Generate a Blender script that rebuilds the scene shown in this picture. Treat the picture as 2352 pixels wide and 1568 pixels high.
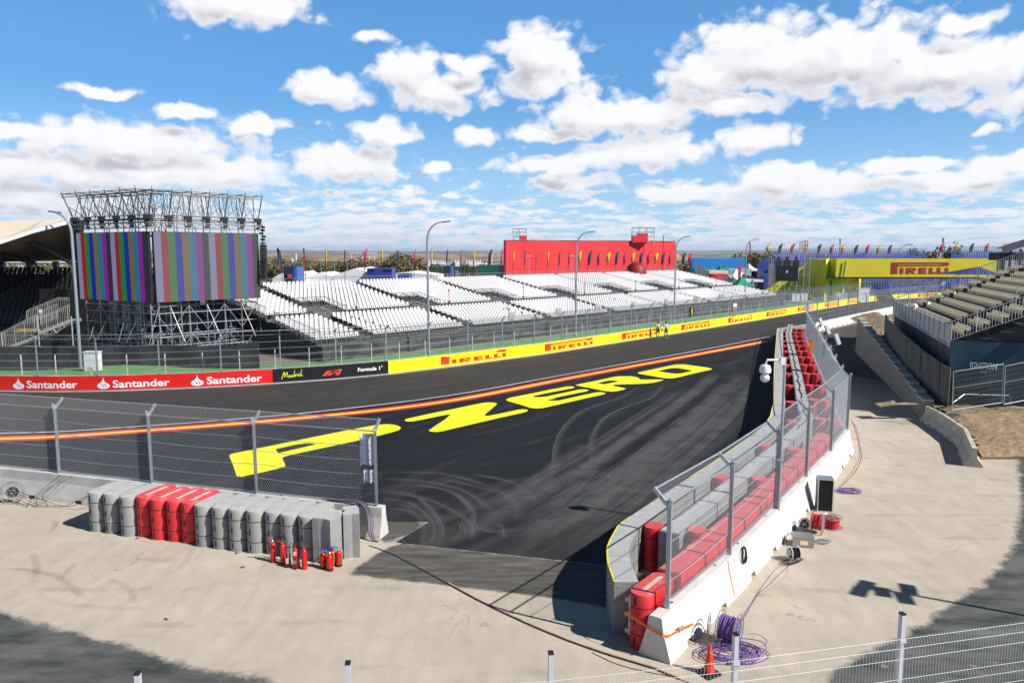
import bpy, bmesh, math, random
from mathutils import Vector, Matrix
from mathutils.geometry import tessellate_polygon
for _o in list(bpy.data.objects): bpy.data.objects.remove(_o)
SC = bpy.context.scene
COL = SC.collection
R = math.radians
rnd = random.Random(7)

# ------------------------------------------------------------------ camera, sky, sun, exposure
CAMH = 9.0
FD = 26 / 36 * 2352                       # focal length in reading pixels (2352 wide)
TH = math.atan((784.1 - 583) / FD)        # downward pitch
cam = bpy.data.cameras.new('camera')
cam.sensor_width = 36; cam.lens = 26; cam.clip_start = 0.1; cam.clip_end = 60000
camo = bpy.data.objects.new('camera', cam); COL.objects.link(camo)
camo.location = (0, 0, CAMH); camo.rotation_euler = (math.pi / 2 - TH, 0, 0)
SC.camera = camo
SC.view_settings.view_transform = 'Standard'; SC.view_settings.look = 'None'
SC.view_settings.exposure = 0.42; SC.view_settings.gamma = 1.0
SC.cycles.max_bounces = 6; SC.cycles.diffuse_bounces = 3; SC.cycles.glossy_bounces = 2
SC.cycles.transparent_max_bounces = 40; SC.cycles.caustics_reflective = False; SC.cycles.caustics_refractive = False
SC.cycles.volume_bounces = 0

SUN_EL, SUN_DIR = 41.0, Vector((0.89, -0.45, 0)).normalized()     # horizontal direction towards the sun
sl = bpy.data.lights.new('sun', 'SUN'); sl.energy = 5.0; sl.angle = R(0.5); sl.color = (1.0, 0.95, 0.88)
slo = bpy.data.objects.new('sun', sl); COL.objects.link(slo)
sd = Vector((SUN_DIR.x * math.cos(R(SUN_EL)), SUN_DIR.y * math.cos(R(SUN_EL)), math.sin(R(SUN_EL))))
slo.rotation_euler = sd.to_track_quat('Z', 'Y').to_euler(); slo.location = (40, -20, 60)

def ray(x, y):
    dx = (x - 1176) / FD; dy = (784.1 - y) / FD
    return Vector((dx, math.cos(TH) + dy * math.sin(TH), -math.sin(TH) + dy * math.cos(TH)))
def G(x, y, h=0.0):
    r = ray(x, y); t = (h - CAMH) / r.z
    return Vector((r.x * t, r.y * t, h))
def AT(x, y, Y):
    r = ray(x, y); t = Y / r.y
    return Vector((r.x * t, Y, CAMH + r.z * t))

def make_world():
    w = bpy.data.worlds.new('World'); SC.world = w; w.use_nodes = True
    nt = w.node_tree; N = nt.nodes; L = nt.links; N.clear()
    def nd(t, **k):
        n = N.new(t)
        for a, b in k.items(): setattr(n, a, b)
        return n
    def setin(n, i, v):
        if isinstance(v, bpy.types.NodeSocket): L.new(v, n.inputs[i])
        elif v is not None: n.inputs[i].default_value = v
    def M(op, a, b=None, c=None, clamp=False):
        n = nd('ShaderNodeMath', operation=op, use_clamp=clamp)
        setin(n, 0, a); setin(n, 1, b); setin(n, 2, c); return n.outputs[0]
    def V(op, a, b=None, c=None):
        n = nd('ShaderNodeVectorMath', operation=op); setin(n, 0, a); setin(n, 1, b); setin(n, 2, c); return n
    def MR(v, a, b, c=0.0, d=1.0, smooth=True):
        n = nd('ShaderNodeMapRange'); n.interpolation_type = 'SMOOTHSTEP' if smooth else 'LINEAR'
        setin(n, 0, v); n.inputs[1].default_value = a; n.inputs[2].default_value = b
        n.inputs[3].default_value = c; n.inputs[4].default_value = d; return n.outputs[0]
    def mixc(f, a, b):
        n = nd('ShaderNodeMix', data_type='RGBA'); setin(n, 0, f); setin(n, 6, a); setin(n, 7, b); return n.outputs[2]
    sky = nd('ShaderNodeTexSky', sky_type='NISHITA', sun_disc=False)
    sky.sun_elevation = R(SUN_EL); sky.sun_rotation = math.atan2(SUN_DIR.x, SUN_DIR.y)
    sky.altitude = 700; sky.air_density = 1.0; sky.dust_density = 0.6; sky.ozone_density = 1.5
    tc = nd('ShaderNodeTexCoord'); sep = nd('ShaderNodeSeparateXYZ'); L.new(tc.outputs['Generated'], sep.inputs[0])
    x, y, z = sep.outputs
    az = M('ARCTAN2', x, y); el = M('ARCSINE', z)
    blobs = [(545,8,165,46),(760,205,100,34),(940,170,80,60),(1010,205,125,50),(1235,135,105,75),(1250,190,120,40),(1080,148,90,20),
             (1630,175,110,62),(1760,135,180,88),(1950,135,200,88),(2180,160,240,68),(2190,62,62,20),(1330,260,110,48),(1450,265,160,45),
             (1660,240,190,28),(1250,310,110,18),(1290,375,170,26),(1480,350,150,42),(1725,318,90,34),(300,330,260,52),(90,385,150,45),
             (330,400,300,40),(60,450,180,40),(545,388,95,36),(745,390,110,30),(800,372,135,46),(575,285,80,24),(430,258,66,18),(885,300,70,34),(1085,311,46,24),
             (1005,382,34,17),(240,212,70,14),(900,318,60,26),(1790,400,110,30),(1300,415,110,24),(2080,380,110,20),(2200,415,160,26),(2300,375,90,22),
             (855,85,46,14),(1840,430,240,34),(1560,440,120,22),(2265,300,22,9),(20,300,90,22),(780,438,26,8),(-120,410,160,60),(2450,200,160,60)]
    def density(az_, el_, fine=True):
        P = nd('ShaderNodeCombineXYZ'); setin(P, 0, az_); setin(P, 1, el_); P = P.outputs[0]
        # billows: domain warped so that edges curl
        wn_ = nd('ShaderNodeTexNoise'); wn_.inputs['Scale'].default_value = 22; wn_.inputs['Detail'].default_value = 3; L.new(P, wn_.inputs['Vector'])
        W = V('MULTIPLY_ADD', wn_.outputs['Color'], (0.030, 0.022, 0), (-0.015, -0.011, 0)).outputs[0]; PW = V('ADD', P, W).outputs[0]
        cur = None
        for bx, by, bw, bh in blobs:
            r = ray(bx, by).normalized(); a = math.atan2(r.x, r.y); e = math.asin(r.z)
            sx = FD / bw; sy = FD / bh
            l = V('LENGTH', V('MULTIPLY_ADD', PW, (sx, sy, 0), (-a * sx, -e * sy, 0)).outputs[0]).outputs['Value']
            cur = l if cur is None else M('SMOOTH_MIN', cur, l, 0.18)
        n1 = nd('ShaderNodeTexNoise'); n1.inputs['Scale'].default_value = 26; n1.inputs['Detail'].default_value = 8 if fine else 4
        n1.inputs['Roughness'].default_value = 0.56
        L.new(V('MULTIPLY', PW, (1.0, 1.35, 1)).outputs[0], n1.inputs['Vector'])
        vr = nd('ShaderNodeTexVoronoi'); vr.feature = 'F1'; vr.voronoi_dimensions = '2D'; vr.inputs['Scale'].default_value = 40; L.new(V('MULTIPLY', PW, (1.0, 1.25, 1)).outputs[0], vr.inputs['Vector'])
        bil = M('SUBTRACT', 0.42, vr.outputs['Distance'])
        edge = M('SUBTRACT', 1.06, cur)
        d1 = M('ADD', M('ADD', M('MULTIPLY', edge, 1.0), M('MULTIPLY', M('SUBTRACT', n1.outputs[0], 0.5), 1.7)), M('MULTIPLY', bil, 0.5))
        # field of small flat clouds thickening towards the horizon
        ze = M('ADD', M('MAXIMUM', M('SINE', el_), 0.0), 0.030)
        qx = M('MULTIPLY', az_, 15.0); qy = M('MULTIPLY', M('LOGARITHM', ze, 2.718), -5.0)
        Q = nd('ShaderNodeCombineXYZ'); setin(Q, 0, qx); setin(Q, 1, qy)
        n2 = nd('ShaderNodeTexNoise'); n2.inputs['Scale'].default_value = 1.75; n2.inputs['Detail'].default_value = 7 if fine else 4
        n2.inputs['Roughness'].default_value = 0.60; L.new(Q.outputs[0], n2.inputs['Vector'])
        n3 = nd('ShaderNodeTexNoise'); n3.inputs['Scale'].default_value = 5; n3.inputs['Detail'].default_value = 2; L.new(P, n3.inputs['Vector'])
        bias = M('ADD', MR(el_, 0.03, 0.14, 0.12, -0.17, False), M('MULTIPLY', M('SUBTRACT', n3.outputs[0], 0.5), 0.30))
        d2 = M('MULTIPLY', M('ADD', M('SUBTRACT', n2.outputs[0], 0.5), bias), 3.4)
        return M('SMOOTH_MAX', d1, d2, 0.05), cur
    D, ca = density(az, el)
    D2, cb = density(M('ADD', az, 0.012), M('ADD', el, 0.024), False)
    alpha = M('MULTIPLY', MR(D, -0.08, 0.46), MR(el, 0.36, 0.48, 1.0, 0.0))
    lit_d = MR(M('SUBTRACT', D2, D), -0.46, 0.34, 1.0, 0.0, False)
    lit_s = MR(M('SUBTRACT', cb, ca), -0.30, 0.26, 0.0, 1.0)
    inb = MR(ca, 1.1, 1.5, 0.62, 0.0)
    lit = M('ADD', M('MULTIPLY', lit_s, inb), M('MULTIPLY', lit_d, M('SUBTRACT', 1.0, inb)))
    thick = MR(D, 0.15, 0.9, 0.0, 1.0)
    shade = M('MULTIPLY', M('SUBTRACT', 1.0, lit), M('ADD', 0.15, M('MULTIPLY', thick, 0.95)), clamp=True)
    ccol = mixc(shade, (1.0, 1.0, 1.02, 1), (0.57, 0.575, 0.64, 1))
    hz = MR(el, 0.0, 0.10, 0.45, 0.0)
    ccol = mixc(hz, ccol, (0.70, 0.80, 0.95, 1))
    skyc = V('MULTIPLY', sky.outputs[0], (0.070, 0.110, 0.150)).outputs[0]
    skyc = mixc(MR(el, -0.02, 0.30, 0.75, 0.5, False), skyc, mixc(MR(el, 0.02, 0.22), (0.54, 0.78, 1.0, 1), (0.13, 0.41, 0.82, 1)))
    skyc = mixc(MR(el, 0.31, 0.55, 0.0, 0.93), skyc, (0.012, 0.030, 0.080, 1))  # sky above the view darkened to cut fill light in the shadows
    below = MR(el, -0.03, -0.005, 1.0, 0.0)
    out = mixc(M('MULTIPLY', alpha, MR(el, -0.01, 0.01)), skyc, ccol)
    out = mixc(below, out, (0.25, 0.24, 0.22, 1))
    bg = nd('ShaderNodeBackground'); bg.inputs[1].default_value = 0.75
    # the Nishita sky is scaled by about 0.1 (SKY strength) before the clouds are laid over it
    L.new(out, bg.inputs[0]); wo = nd('ShaderNodeOutputWorld'); L.new(bg.outputs[0], wo.inputs[0])
    w.cycles.sampling_method = 'MANUAL'; w.cycles.sample_map_resolution = 256
make_world()

# ------------------------------------------------------------------ helpers
def lin(h):
    h = h.lstrip('#'); c = [int(h[i:i+2], 16) / 255 for i in (0, 2, 4)]
    return tuple((v / 12.92 if v <= 0.04045 else ((v + 0.055) / 1.055) ** 2.4) for v in c)
MATS = {}
def mat(name, col, rough=0.6, metal=0.0, var=0.0, scale=3.0, bump=0.0, bscale=60.0, col2=None, detail=5, spec=0.5, stretch=None, thr=(0.35, 0.65), emit=None, estr=1.0):
    if name in MATS: return MATS[name]
    m = bpy.data.materials.new(name); m.use_nodes = True; MATS[name] = m
    nt = m.node_tree; b = nt.nodes['Principled BSDF']
    b.inputs['Base Color'].default_value = (*col, 1); b.inputs['Roughness'].default_value = rough
    b.inputs['Metallic'].default_value = metal; b.inputs['Specular IOR Level'].default_value = spec
    if emit is not None:
        b.inputs['Emission Color'].default_value = (*emit, 1); b.inputs['Emission Strength'].default_value = estr
    if var or col2 is not None or bump:
        tc = nt.nodes.new('ShaderNodeTexCoord'); mp = nt.nodes.new('ShaderNodeMapping')
        nt.links.new(tc.outputs['Object'], mp.inputs[0])
        if stretch: mp.inputs['Scale'].default_value = stretch
    if var or col2 is not None:
        n = nt.nodes.new('ShaderNodeTexNoise'); n.inputs['Scale'].default_value = scale; n.inputs['Detail'].default_value = detail
        n.inputs['Roughness'].default_value = 0.6
        nt.links.new(mp.outputs[0], n.inputs['Vector'])
        r = nt.nodes.new('ShaderNodeMapRange'); nt.links.new(n.outputs[0], r.inputs[0])
        r.inputs[1].default_value = thr[0]; r.inputs[2].default_value = thr[1]
        mx = nt.nodes.new('ShaderNodeMix'); mx.data_type = 'RGBA'; nt.links.new(r.outputs[0], mx.inputs[0])
        c2 = col2 if col2 is not None else tuple(min(1, c * (1 + var)) for c in col)
        c1 = col if col2 is not None else tuple(c * (1 - var) for c in col)
        mx.inputs[6].default_value = (*c1, 1); mx.inputs[7].default_value = (*c2, 1)
        nt.links.new(mx.outputs[2], b.inputs['Base Color'])
    if bump:
        n2 = nt.nodes.new('ShaderNodeTexNoise'); n2.inputs['Scale'].default_value = bscale; n2.inputs['Detail'].default_value = 4
        nt.links.new(mp.outputs[0], n2.inputs['Vector'])
        bp = nt.nodes.new('ShaderNodeBump'); bp.inputs['Strength'].default_value = bump; bp.inputs['Distance'].default_value = 0.02
        nt.links.new(n2.outputs[0], bp.inputs['Height']); nt.links.new(bp.outputs[0], b.inputs['Normal'])
    return m

def tag(o, label=None, cat=None, group=None, kind=None):
    if label: o['label'] = label
    if cat: o['category'] = cat
    if group: o['group'] = group
    if kind: o['kind'] = kind
    return o
def thing(name, label, cat, loc=(0, 0, 0), rz=0.0, group=None):
    o = bpy.data.objects.new(name, None); COL.objects.link(o); o.empty_display_size = 0.2
    o.location = loc; o.rotation_euler = (0, 0, rz)
    return tag(o, label, cat, group)

class MB:
    """collects polygons and links them as one mesh object"""
    def __init__(s): s.v = []; s.f = []; s.m = []; s.mi = 0
    def poly(s, pts):
        i = len(s.v); s.v += [tuple(p) for p in pts]; s.f.append(tuple(range(i, i + len(pts)))); s.m.append(s.mi); return s
    def box(s, c, sz, ax=None):
        c = Vector(c); hx, hy, hz = sz[0] / 2, sz[1] / 2, sz[2] / 2
        if ax is None: ux, uy, uz = Vector((1, 0, 0)), Vector((0, 1, 0)), Vector((0, 0, 1))
        else:
            ux = Vector(ax[0]).normalized(); uy = Vector(ax[1]).normalized(); uz = ux.cross(uy).normalized()
        i = len(s.v)
        for a in (-1, 1):
            for b in (-1, 1):
                for d in (-1, 1): s.v.append(tuple(c + ux * a * hx + uy * b * hy + uz * d * hz))
        for q in ((0, 1, 3, 2), (4, 6, 7, 5), (0, 4, 5, 1), (2, 3, 7, 6), (0, 2, 6, 4), (1, 5, 7, 3)):
            s.f.append(tuple(i + k for k in q)); s.m.append(s.mi)
        return s
    def b2(s, lo, hi):
        return s.box([(a + b) / 2 for a, b in zip(lo, hi)], [b - a for a, b in zip(lo, hi)])
    def rot(s, c, sz, a):
        return s.box(c, sz, ((math.cos(a), math.sin(a), 0), (-math.sin(a), math.cos(a), 0)))
    def bar(s, p, q, w=0.05, h=None, up=(0, 0, 1)):
        p, q = Vector(p), Vector(q); d = q - p
        if d.length < 1e-6: return s
        u = Vector(up); side = d.cross(u)
        if side.length < 1e-4: side = d.cross(Vector((0, 1, 0)))
        return s.box((p + q) / 2, (d.length, w, h or w), (d, side))
    def tube(s, pts, r, n=6, closed=False, cap=True, r2=None):
        pts = [Vector(p) for p in pts]; k = len(pts); i0 = len(s.v); ref = Vector((0.13, 0.21, 1)).normalized(); prev = None
        for j, p in enumerate(pts):
            a = pts[(j - 1) % k] if (closed or j > 0) else p; b = pts[(j + 1) % k] if (closed or j < k - 1) else p
            d = (b - a).normalized() if (b - a).length > 1e-9 else Vector((0, 0, 1))
            if prev is None:
                e = d.cross(ref)
                if e.length < 1e-3: e = d.cross(Vector((1, 0, 0)))
            else:
                e = prev - d * prev.dot(d)
                if e.length < 1e-4: e = d.cross(ref)
            e.normalize(); prev = e; g = d.cross(e)
            rr = r if r2 is None else r + (r2 - r) * j / (k - 1)
            for t in range(n):
                an = 2 * math.pi * t / n; s.v.append(tuple(p + e * math.cos(an) * rr + g * math.sin(an) * rr))
        for j in range(k if closed else k - 1):
            for t in range(n):
                a = i0 + j * n + t; b = i0 + j * n + (t + 1) % n; c = i0 + ((j + 1) % k) * n + (t + 1) % n; d = i0 + ((j + 1) % k) * n + t
                s.f.append((a, b, c, d)); s.m.append(s.mi)
        if cap and not closed and n > 2:
            s.f.append(tuple(i0 + t for t in reversed(range(n)))); s.m.append(s.mi)
            s.f.append(tuple(i0 + (k - 1) * n + t for t in range(n))); s.m.append(s.mi)
        return s
    def lathe(s, c, prof, n=12, axis=None):
        c = Vector(c); i0 = len(s.v)
        if axis is None: ex, ey, ez = Vector((1, 0, 0)), Vector((0, 1, 0)), Vector((0, 0, 1))
        else:
            ez = Vector(axis).normalized(); ex = ez.cross(Vector((0, 0, 1)))
            if ex.length < 1e-3: ex = Vector((1, 0, 0))
            ex.normalize(); ey = ez.cross(ex)
        for r, z in prof:
            for t in range(n):
                an = 2 * math.pi * t / n; s.v.append(tuple(c + ex * math.cos(an) * r + ey * math.sin(an) * r + ez * z))
        for j in range(len(prof) - 1):
            for t in range(n):
                a = i0 + j * n + t; b = i0 + j * n + (t + 1) % n
                s.f.append((a, b, b + n, a + n)); s.m.append(s.mi)
        s.f.append(tuple(i0 + t for t in reversed(range(n)))); s.m.append(s.mi)
        e = i0 + (len(prof) - 1) * n; s.f.append(tuple(e + t for t in range(n))); s.m.append(s.mi)
        return s
    def prism(s, pts, o, ux, uy, uz, depth):
        """2D outline pts in the plane (ux, uy) at o, pushed along uz by depth"""
        o, ux, uy, uz = Vector(o), Vector(ux), Vector(uy), Vector(uz)
        a = [o + ux * p[0] + uy * p[1] for p in pts]; b = [p + uz * depth for p in a]
        i = len(s.v); n = len(pts); s.v += [tuple(p) for p in a] + [tuple(p) for p in b]
        for t in tessellate_polygon([a]):
            s.f.append(tuple(i + k for k in t)); s.m.append(s.mi); s.f.append(tuple(i + n + k for k in reversed(t))); s.m.append(s.mi)
        for k in range(n):
            s.f.append((i + k, i + (k + 1) % n, i + n + (k + 1) % n, i + n + k)); s.m.append(s.mi)
        return s
    def build(s, name, mats, parent=None, smooth=False, label=None, fix=True):
        me = bpy.data.meshes.new(name); off = parent.location if parent is not None and parent.parent is None and parent.type == 'EMPTY' else Vector((0, 0, 0))
        vs = s.v
        if parent is not None:
            mw = world_mat(parent).inverted(); vs = [tuple(mw @ Vector(p)) for p in s.v]
        me.from_pydata(vs, [], s.f)
        for m in (mats if isinstance(mats, (list, tuple)) else [mats]): me.materials.append(m)
        if any(s.m): me.polygons.foreach_set('material_index', s.m)
        if fix:
            bm = bmesh.new(); bm.from_mesh(me); bmesh.ops.recalc_face_normals(bm, faces=bm.faces); bm.to_mesh(me); bm.free()
        if smooth:
            me.polygons.foreach_set('use_smooth', [True] * len(me.polygons))
            try: me.set_sharp_from_angle(angle=R(38))
            except Exception: pass
        me.update()
        o = bpy.data.objects.new(name, me); COL.objects.link(o)
        if parent is not None: o.parent = parent
        if label: o['label'] = label
        return o
def world_mat(o):
    m = Matrix.LocRotScale(o.location, o.rotation_euler, o.scale)
    return (world_mat(o.parent) @ m) if o.parent is not None else m
KIDS = {}
def kids(o): return [c for c in bpy.data.objects if c.parent == o]
def snapshot(root):
    return (root, [(c, snapshot(c)[1]) for c in kids(root)])
def dup_tree(snap, parent=None):
    c = snap[0].copy(); COL.objects.link(c)
    if parent is not None: c.parent = parent
    for ch in snap[1]: dup_tree(ch, c)
    return c
def dup(snap, loc, rz=0.0, label=None, group=None):
    c = dup_tree(snap); c.location = loc; c.rotation_euler = (0, 0, rz)
    if label: c['label'] = label
    if group: c['group'] = group
    return c

def sheet(name, polys, m, z, kind='structure', holes=None):
    """flat painted or paved sheet(s) from outlines of (x, y)"""
    b = MB()
    for k, p in enumerate(polys):
        lists = [[Vector((q[0], q[1], z)) for q in p]]
        if holes and holes[k]: lists += [[Vector((q[0], q[1], z)) for q in h] for h in holes[k]]
        allv = [q for l in lists for q in l]; i = len(b.v); b.v += [tuple(q) for q in allv]
        for t in tessellate_polygon(lists): b.f.append(tuple(i + q for q in t)); b.m.append(0)
    for j, f in enumerate(b.f):   # face up
        a, c, d = [Vector(b.v[q]) for q in f[:3]]
        if (c - a).cross(d - a).z < 0: b.f[j] = tuple(reversed(f))
    o = b.build(name, m, fix=False)
    if kind: o['kind'] = kind
    return o
def strip(pts, w0, w1):
    """ribbon along pts between offsets w0 and w1 to the left of travel -> outline"""
    L_, R_ = [], []
    for j, p in enumerate(pts):
        a = pts[max(0, j - 1)]; c = pts[min(len(pts) - 1, j + 1)]
        d = Vector((c[0] - a[0], c[1] - a[1])).normalized(); n = Vector((-d.y, d.x))
        L_.append((p[0] + n.x * w0, p[1] + n.y * w0)); R_.append((p[0] + n.x * w1, p[1] + n.y * w1))
    return L_, R_
def ribbon(b, pts, w0, w1, z):
    L_, R_ = strip(pts, w0, w1)
    for j in range(len(pts) - 1):
        b.poly([(*L_[j], z), (*R_[j], z), (*R_[j + 1], z), (*L_[j + 1], z)])
def smooth_path(pts, step=0.5):
    """Catmull-Rom resampling"""
    P = [Vector(p) for p in pts]; out = []
    for j in range(len(P) - 1):
        p0 = P[max(0, j - 1)]; p1 = P[j]; p2 = P[j + 1]; p3 = P[min(len(P) - 1, j + 2)]
        n = max(1, int((p2 - p1).length / step))
        for k in range(n):
            t = k / n
            out.append(0.5 * ((2 * p1) + (p2 - p0) * t + (2 * p0 - 5 * p1 + 4 * p2 - p3) * t * t + (3 * p1 - p0 - 3 * p2 + p3) * t ** 3))
    out.append(P[-1]); return out
class Path:
    def __init__(s, pts):
        s.p = [Vector((q[0], q[1])) for q in pts]; s.c = [0.0]
        for a, b in zip(s.p, s.p[1:]): s.c.append(s.c[-1] + (b - a).length)
        s.L = s.c[-1]
    def at(s, t, off=0.0):
        """point at arc length t, shifted off to the left; returns point, direction"""
        j = 0
        while j < len(s.p) - 2 and s.c[j + 1] < t: j += 1
        a, b = s.p[j], s.p[j + 1]; d = (b - a).normalized(); q = a + d * (t - s.c[j])
        # blended normal so that offsets join
        def nrm(i):
            x = s.p[max(0, i - 1)]; y = s.p[min(len(s.p) - 1, i + 1)]; e = (y - x).normalized(); return Vector((-e.y, e.x))
        u = min(1, max(0, (t - s.c[j]) / max(1e-6, s.c[j + 1] - s.c[j]))); n = (nrm(j) * (1 - u) + nrm(j + 1) * u).normalized()
        return q + n * off, d
    def near(s, pt):
        best = None
        for j in range(len(s.p) - 1):
            a, b = s.p[j], s.p[j + 1]; d = b - a; u = min(1, max(0, (Vector(pt[:2]) - a).dot(d) / d.length_squared)); q = a + d * u
            e = (q - Vector(pt[:2])).length
            if best is None or e < best[0]: best = (e, s.c[j] + d.length * u)
        return best[1]
    def hitx(s, x, h=0.0):
        """arc length where the path crosses the viewing plane of reading column x"""
        k = (x - 1176) / FD; z = h - CAMH
        f = lambda q: q.x - k * (q.y * math.cos(TH) - z * math.sin(TH))
        for j in range(len(s.p) - 1):
            a, b = f(s.p[j]), f(s.p[j + 1])
            if a * b <= 0: return s.c[j] + (s.c[j + 1] - s.c[j]) * abs(a) / (abs(a) + abs(b) + 1e-9)
        a, b = f(s.p[0]), f(s.p[-1])
        return 0.0 if abs(a) < abs(b) else s.L

# materials used widely
GALV = mat('galvanised_steel', (0.40, 0.44, 0.48), 0.45, 0.55, var=0.18, scale=25)
WIRE = mat('fence_wire', (0.42, 0.45, 0.48), 0.5, 0.35)
WIRED = mat('fence_wire_aged', (0.30, 0.32, 0.34), 0.5, 0.35)
CONC = mat('precast_concrete', (0.60, 0.585, 0.54), 0.85, var=0.10, scale=1.6, bump=0.25, bscale=30)
CONCB = mat('cast_concrete_aged', (0.46, 0.43, 0.37), 0.9, var=0.18, scale=2.5, bump=0.4, bscale=25)
BLACKM = mat('black_metal', (0.012, 0.012, 0.013), 0.5)
DKSTEEL = mat('dark_steel', (0.10, 0.10, 0.11), 0.5, 0.5, var=0.3, scale=6)
SCAF = mat('scaffold_tube', (0.36, 0.37, 0.38), 0.45, 0.5, var=0.3, scale=4)
YEL = mat('yellow_paint', (0.92, 0.86, 0.0), 0.55, var=0.03, scale=2)
REDL = mat('red_print', (0.80, 0.055, 0.02), 0.5)
WHITE = mat('white_paint', (0.80, 0.80, 0.80), 0.5)
# ------------------------------------------------------------------ ground and paved surfaces
def sdist(poly, x, y):
    """signed distance to polygon, positive inside"""
    n = len(poly); d = 1e18; ins = False
    for i in range(n):
        ax, ay = poly[i]; bx, by = poly[(i + 1) % n]
        ex, ey = bx - ax, by - ay; t = ((x - ax) * ex + (y - ay) * ey) / (ex * ex + ey * ey + 1e-12); t = 0 if t < 0 else 1 if t > 1 else t
        qx, qy = ax + ex * t - x, ay + ey * t - y; q = qx * qx + qy * qy
        if q < d: d = q
        if (ay > y) != (by > y) and x < (bx - ax) * (y - ay) / (by - ay) + ax: ins = not ins
    return math.sqrt(d) if ins else -math.sqrt(d)
g2 = lambda *p: [tuple(G(*q)[:2]) for q in p]
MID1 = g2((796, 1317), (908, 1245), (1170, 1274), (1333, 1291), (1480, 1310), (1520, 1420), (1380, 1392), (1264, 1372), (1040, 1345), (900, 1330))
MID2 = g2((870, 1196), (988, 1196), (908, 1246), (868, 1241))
ASPH_L = [(-60, 5)] + [tuple(G(-900, 1280)[:2])] + g2((0, 1407), (156, 1448), (320, 1489), (441, 1530), (594, 1552), (640, 1580)) + [(-4, 10), (-4, 5)]
ASPH_R = g2((1881, 1568), (1961, 1514), (2089, 1450), (2169, 1399), (2259, 1341), (2326, 1258), (2345, 1150), (2335, 1040), (2300, 1000)) + [(60, 40), (60, 5), (6, 5)]
def make_ground():
    xs = [-30000, -9000, -3000, -900, -300, -130, -80, -60, -50, -44] + [-40 + 0.6 * i for i in range(0, 144)] + [50, 60, 80, 130, 300, 900, 3000, 9000, 30000]
    ys = [-3000, -600, -100, -20, 5] + [10 + 0.5 * i for i in range(0, 80)] + [50 + 2 * i for i in range(0, 25)] + [110, 140, 200, 320, 600, 1200, 3000, 9000, 30000]
    vs, fs, att = [], [], {'mid': [], 'asph': []}
    for y in ys:
        for x in xs:
            vs.append((x, y, 0))
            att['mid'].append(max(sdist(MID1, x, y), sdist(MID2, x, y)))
            att['asph'].append(max(sdist(ASPH_L, x, y), sdist(ASPH_R, x, y)))
    nx = len(xs)
    for j in range(len(ys) - 1):
        for i in range(nx - 1): fs.append((j * nx + i, j * nx + i + 1, (j + 1) * nx + i + 1, (j + 1) * nx + i))
    me = bpy.data.meshes.new('ground'); me.from_pydata(vs, [], fs)
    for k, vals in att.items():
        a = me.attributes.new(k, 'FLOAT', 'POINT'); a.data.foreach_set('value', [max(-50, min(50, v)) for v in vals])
    o = bpy.data.objects.new('ground', me); COL.objects.link(o); o['kind'] = 'structure'
    m = bpy.data.materials.new('apron_concrete'); m.use_nodes = True; nt = m.node_tree; N = nt.nodes; L = nt.links; b = N['Principled BSDF']
    b.inputs['Roughness'].default_value = 0.9; b.inputs['Specular IOR Level'].default_value = 0.3
    tc = N.new('ShaderNodeTexCoord')
    def noise(scale, detail=5, stretch=(1, 1, 1), rough=0.6, rot=0, dist=0):
        mp = N.new('ShaderNodeMapping'); mp.inputs['Scale'].default_value = stretch; mp.inputs['Rotation'].default_value = (0, 0, rot)
        L.new(tc.outputs['Object'], mp.inputs[0]); n = N.new('ShaderNodeTexNoise')
        n.inputs['Scale'].default_value = scale; n.inputs['Detail'].default_value = detail; n.inputs['Roughness'].default_value = rough
        n.inputs['Distortion'].default_value = dist
        L.new(mp.outputs[0], n.inputs['Vector']); return n.outputs[0]
    def mr(v, a, b_, c=0.0, d=1.0):
        n = N.new('ShaderNodeMapRange'); L.new(v, n.inputs[0]); n.inputs[1].default_value = a; n.inputs[2].default_value = b_
        n.inputs[3].default_value = c; n.inputs[4].default_value = d; return n.outputs[0]
    def mix(f, a, b_, typ='MIX'):
        n = N.new('ShaderNodeMix'); n.data_type = 'RGBA'; n.blend_type = typ
        for i, v in ((0, f), (6, a), (7, b_)):
            if isinstance(v, bpy.types.NodeSocket): L.new(v, n.inputs[i])
            else: n.inputs[i].default_value = v if i == 0 else (*v, 1)
        return n.outputs[2]
    def add(a, b_, op='ADD'):
        n = N.new('ShaderNodeMath'); n.operation = op
        for i, v in ((0, a), (1, b_)):
            if isinstance(v, bpy.types.NodeSocket): L.new(v, n.inputs[i])
            else: n.inputs[i].default_value = v
        return n.outputs[0]
    def attr(nm):
        a = N.new('ShaderNodeAttribute'); a.attribute_name = nm; return a.outputs['Fac']
    c = mix(mr(noise(0.35, 6), 0.35, 0.68), (0.45, 0.392, 0.318), (0.54, 0.472, 0.385))
    c = mix(mr(noise(2.2, 7, (1, 0.35, 1), rot=0.35), 0.42, 0.72, 0, 0.55), c, (0.33, 0.295, 0.25))
    c = mix(mr(noise(0.9, 8, (0.3, 1.6, 1), rot=-0.3, dist=0.6), 0.55, 0.8, 0, 0.5), c, (0.31, 0.285, 0.25))
    c = mix(mr(noise(9, 4), 0.62, 0.78, 0, 0.35), c, (0.56, 0.50, 0.42))
    c = mix(mr(noise(60, 3), 0.3, 0.7, 0, 0.22), c, (0.30, 0.27, 0.23))
    # stains, cracks and grit
    c = mix(mr(noise(0.8, 9, rough=0.72, dist=1.2), 0.60, 0.72, 0, 0.38), c, (0.26, 0.235, 0.20))
    c = mix(mr(noise(5.5, 6, rough=0.7), 0.68, 0.74, 0, 0.6), c, (0.17, 0.155, 0.13))
    c = mix(mr(noise(3.1, 5), 0.70, 0.76, 0, 0.6), c, (0.62, 0.58, 0.50))
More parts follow.
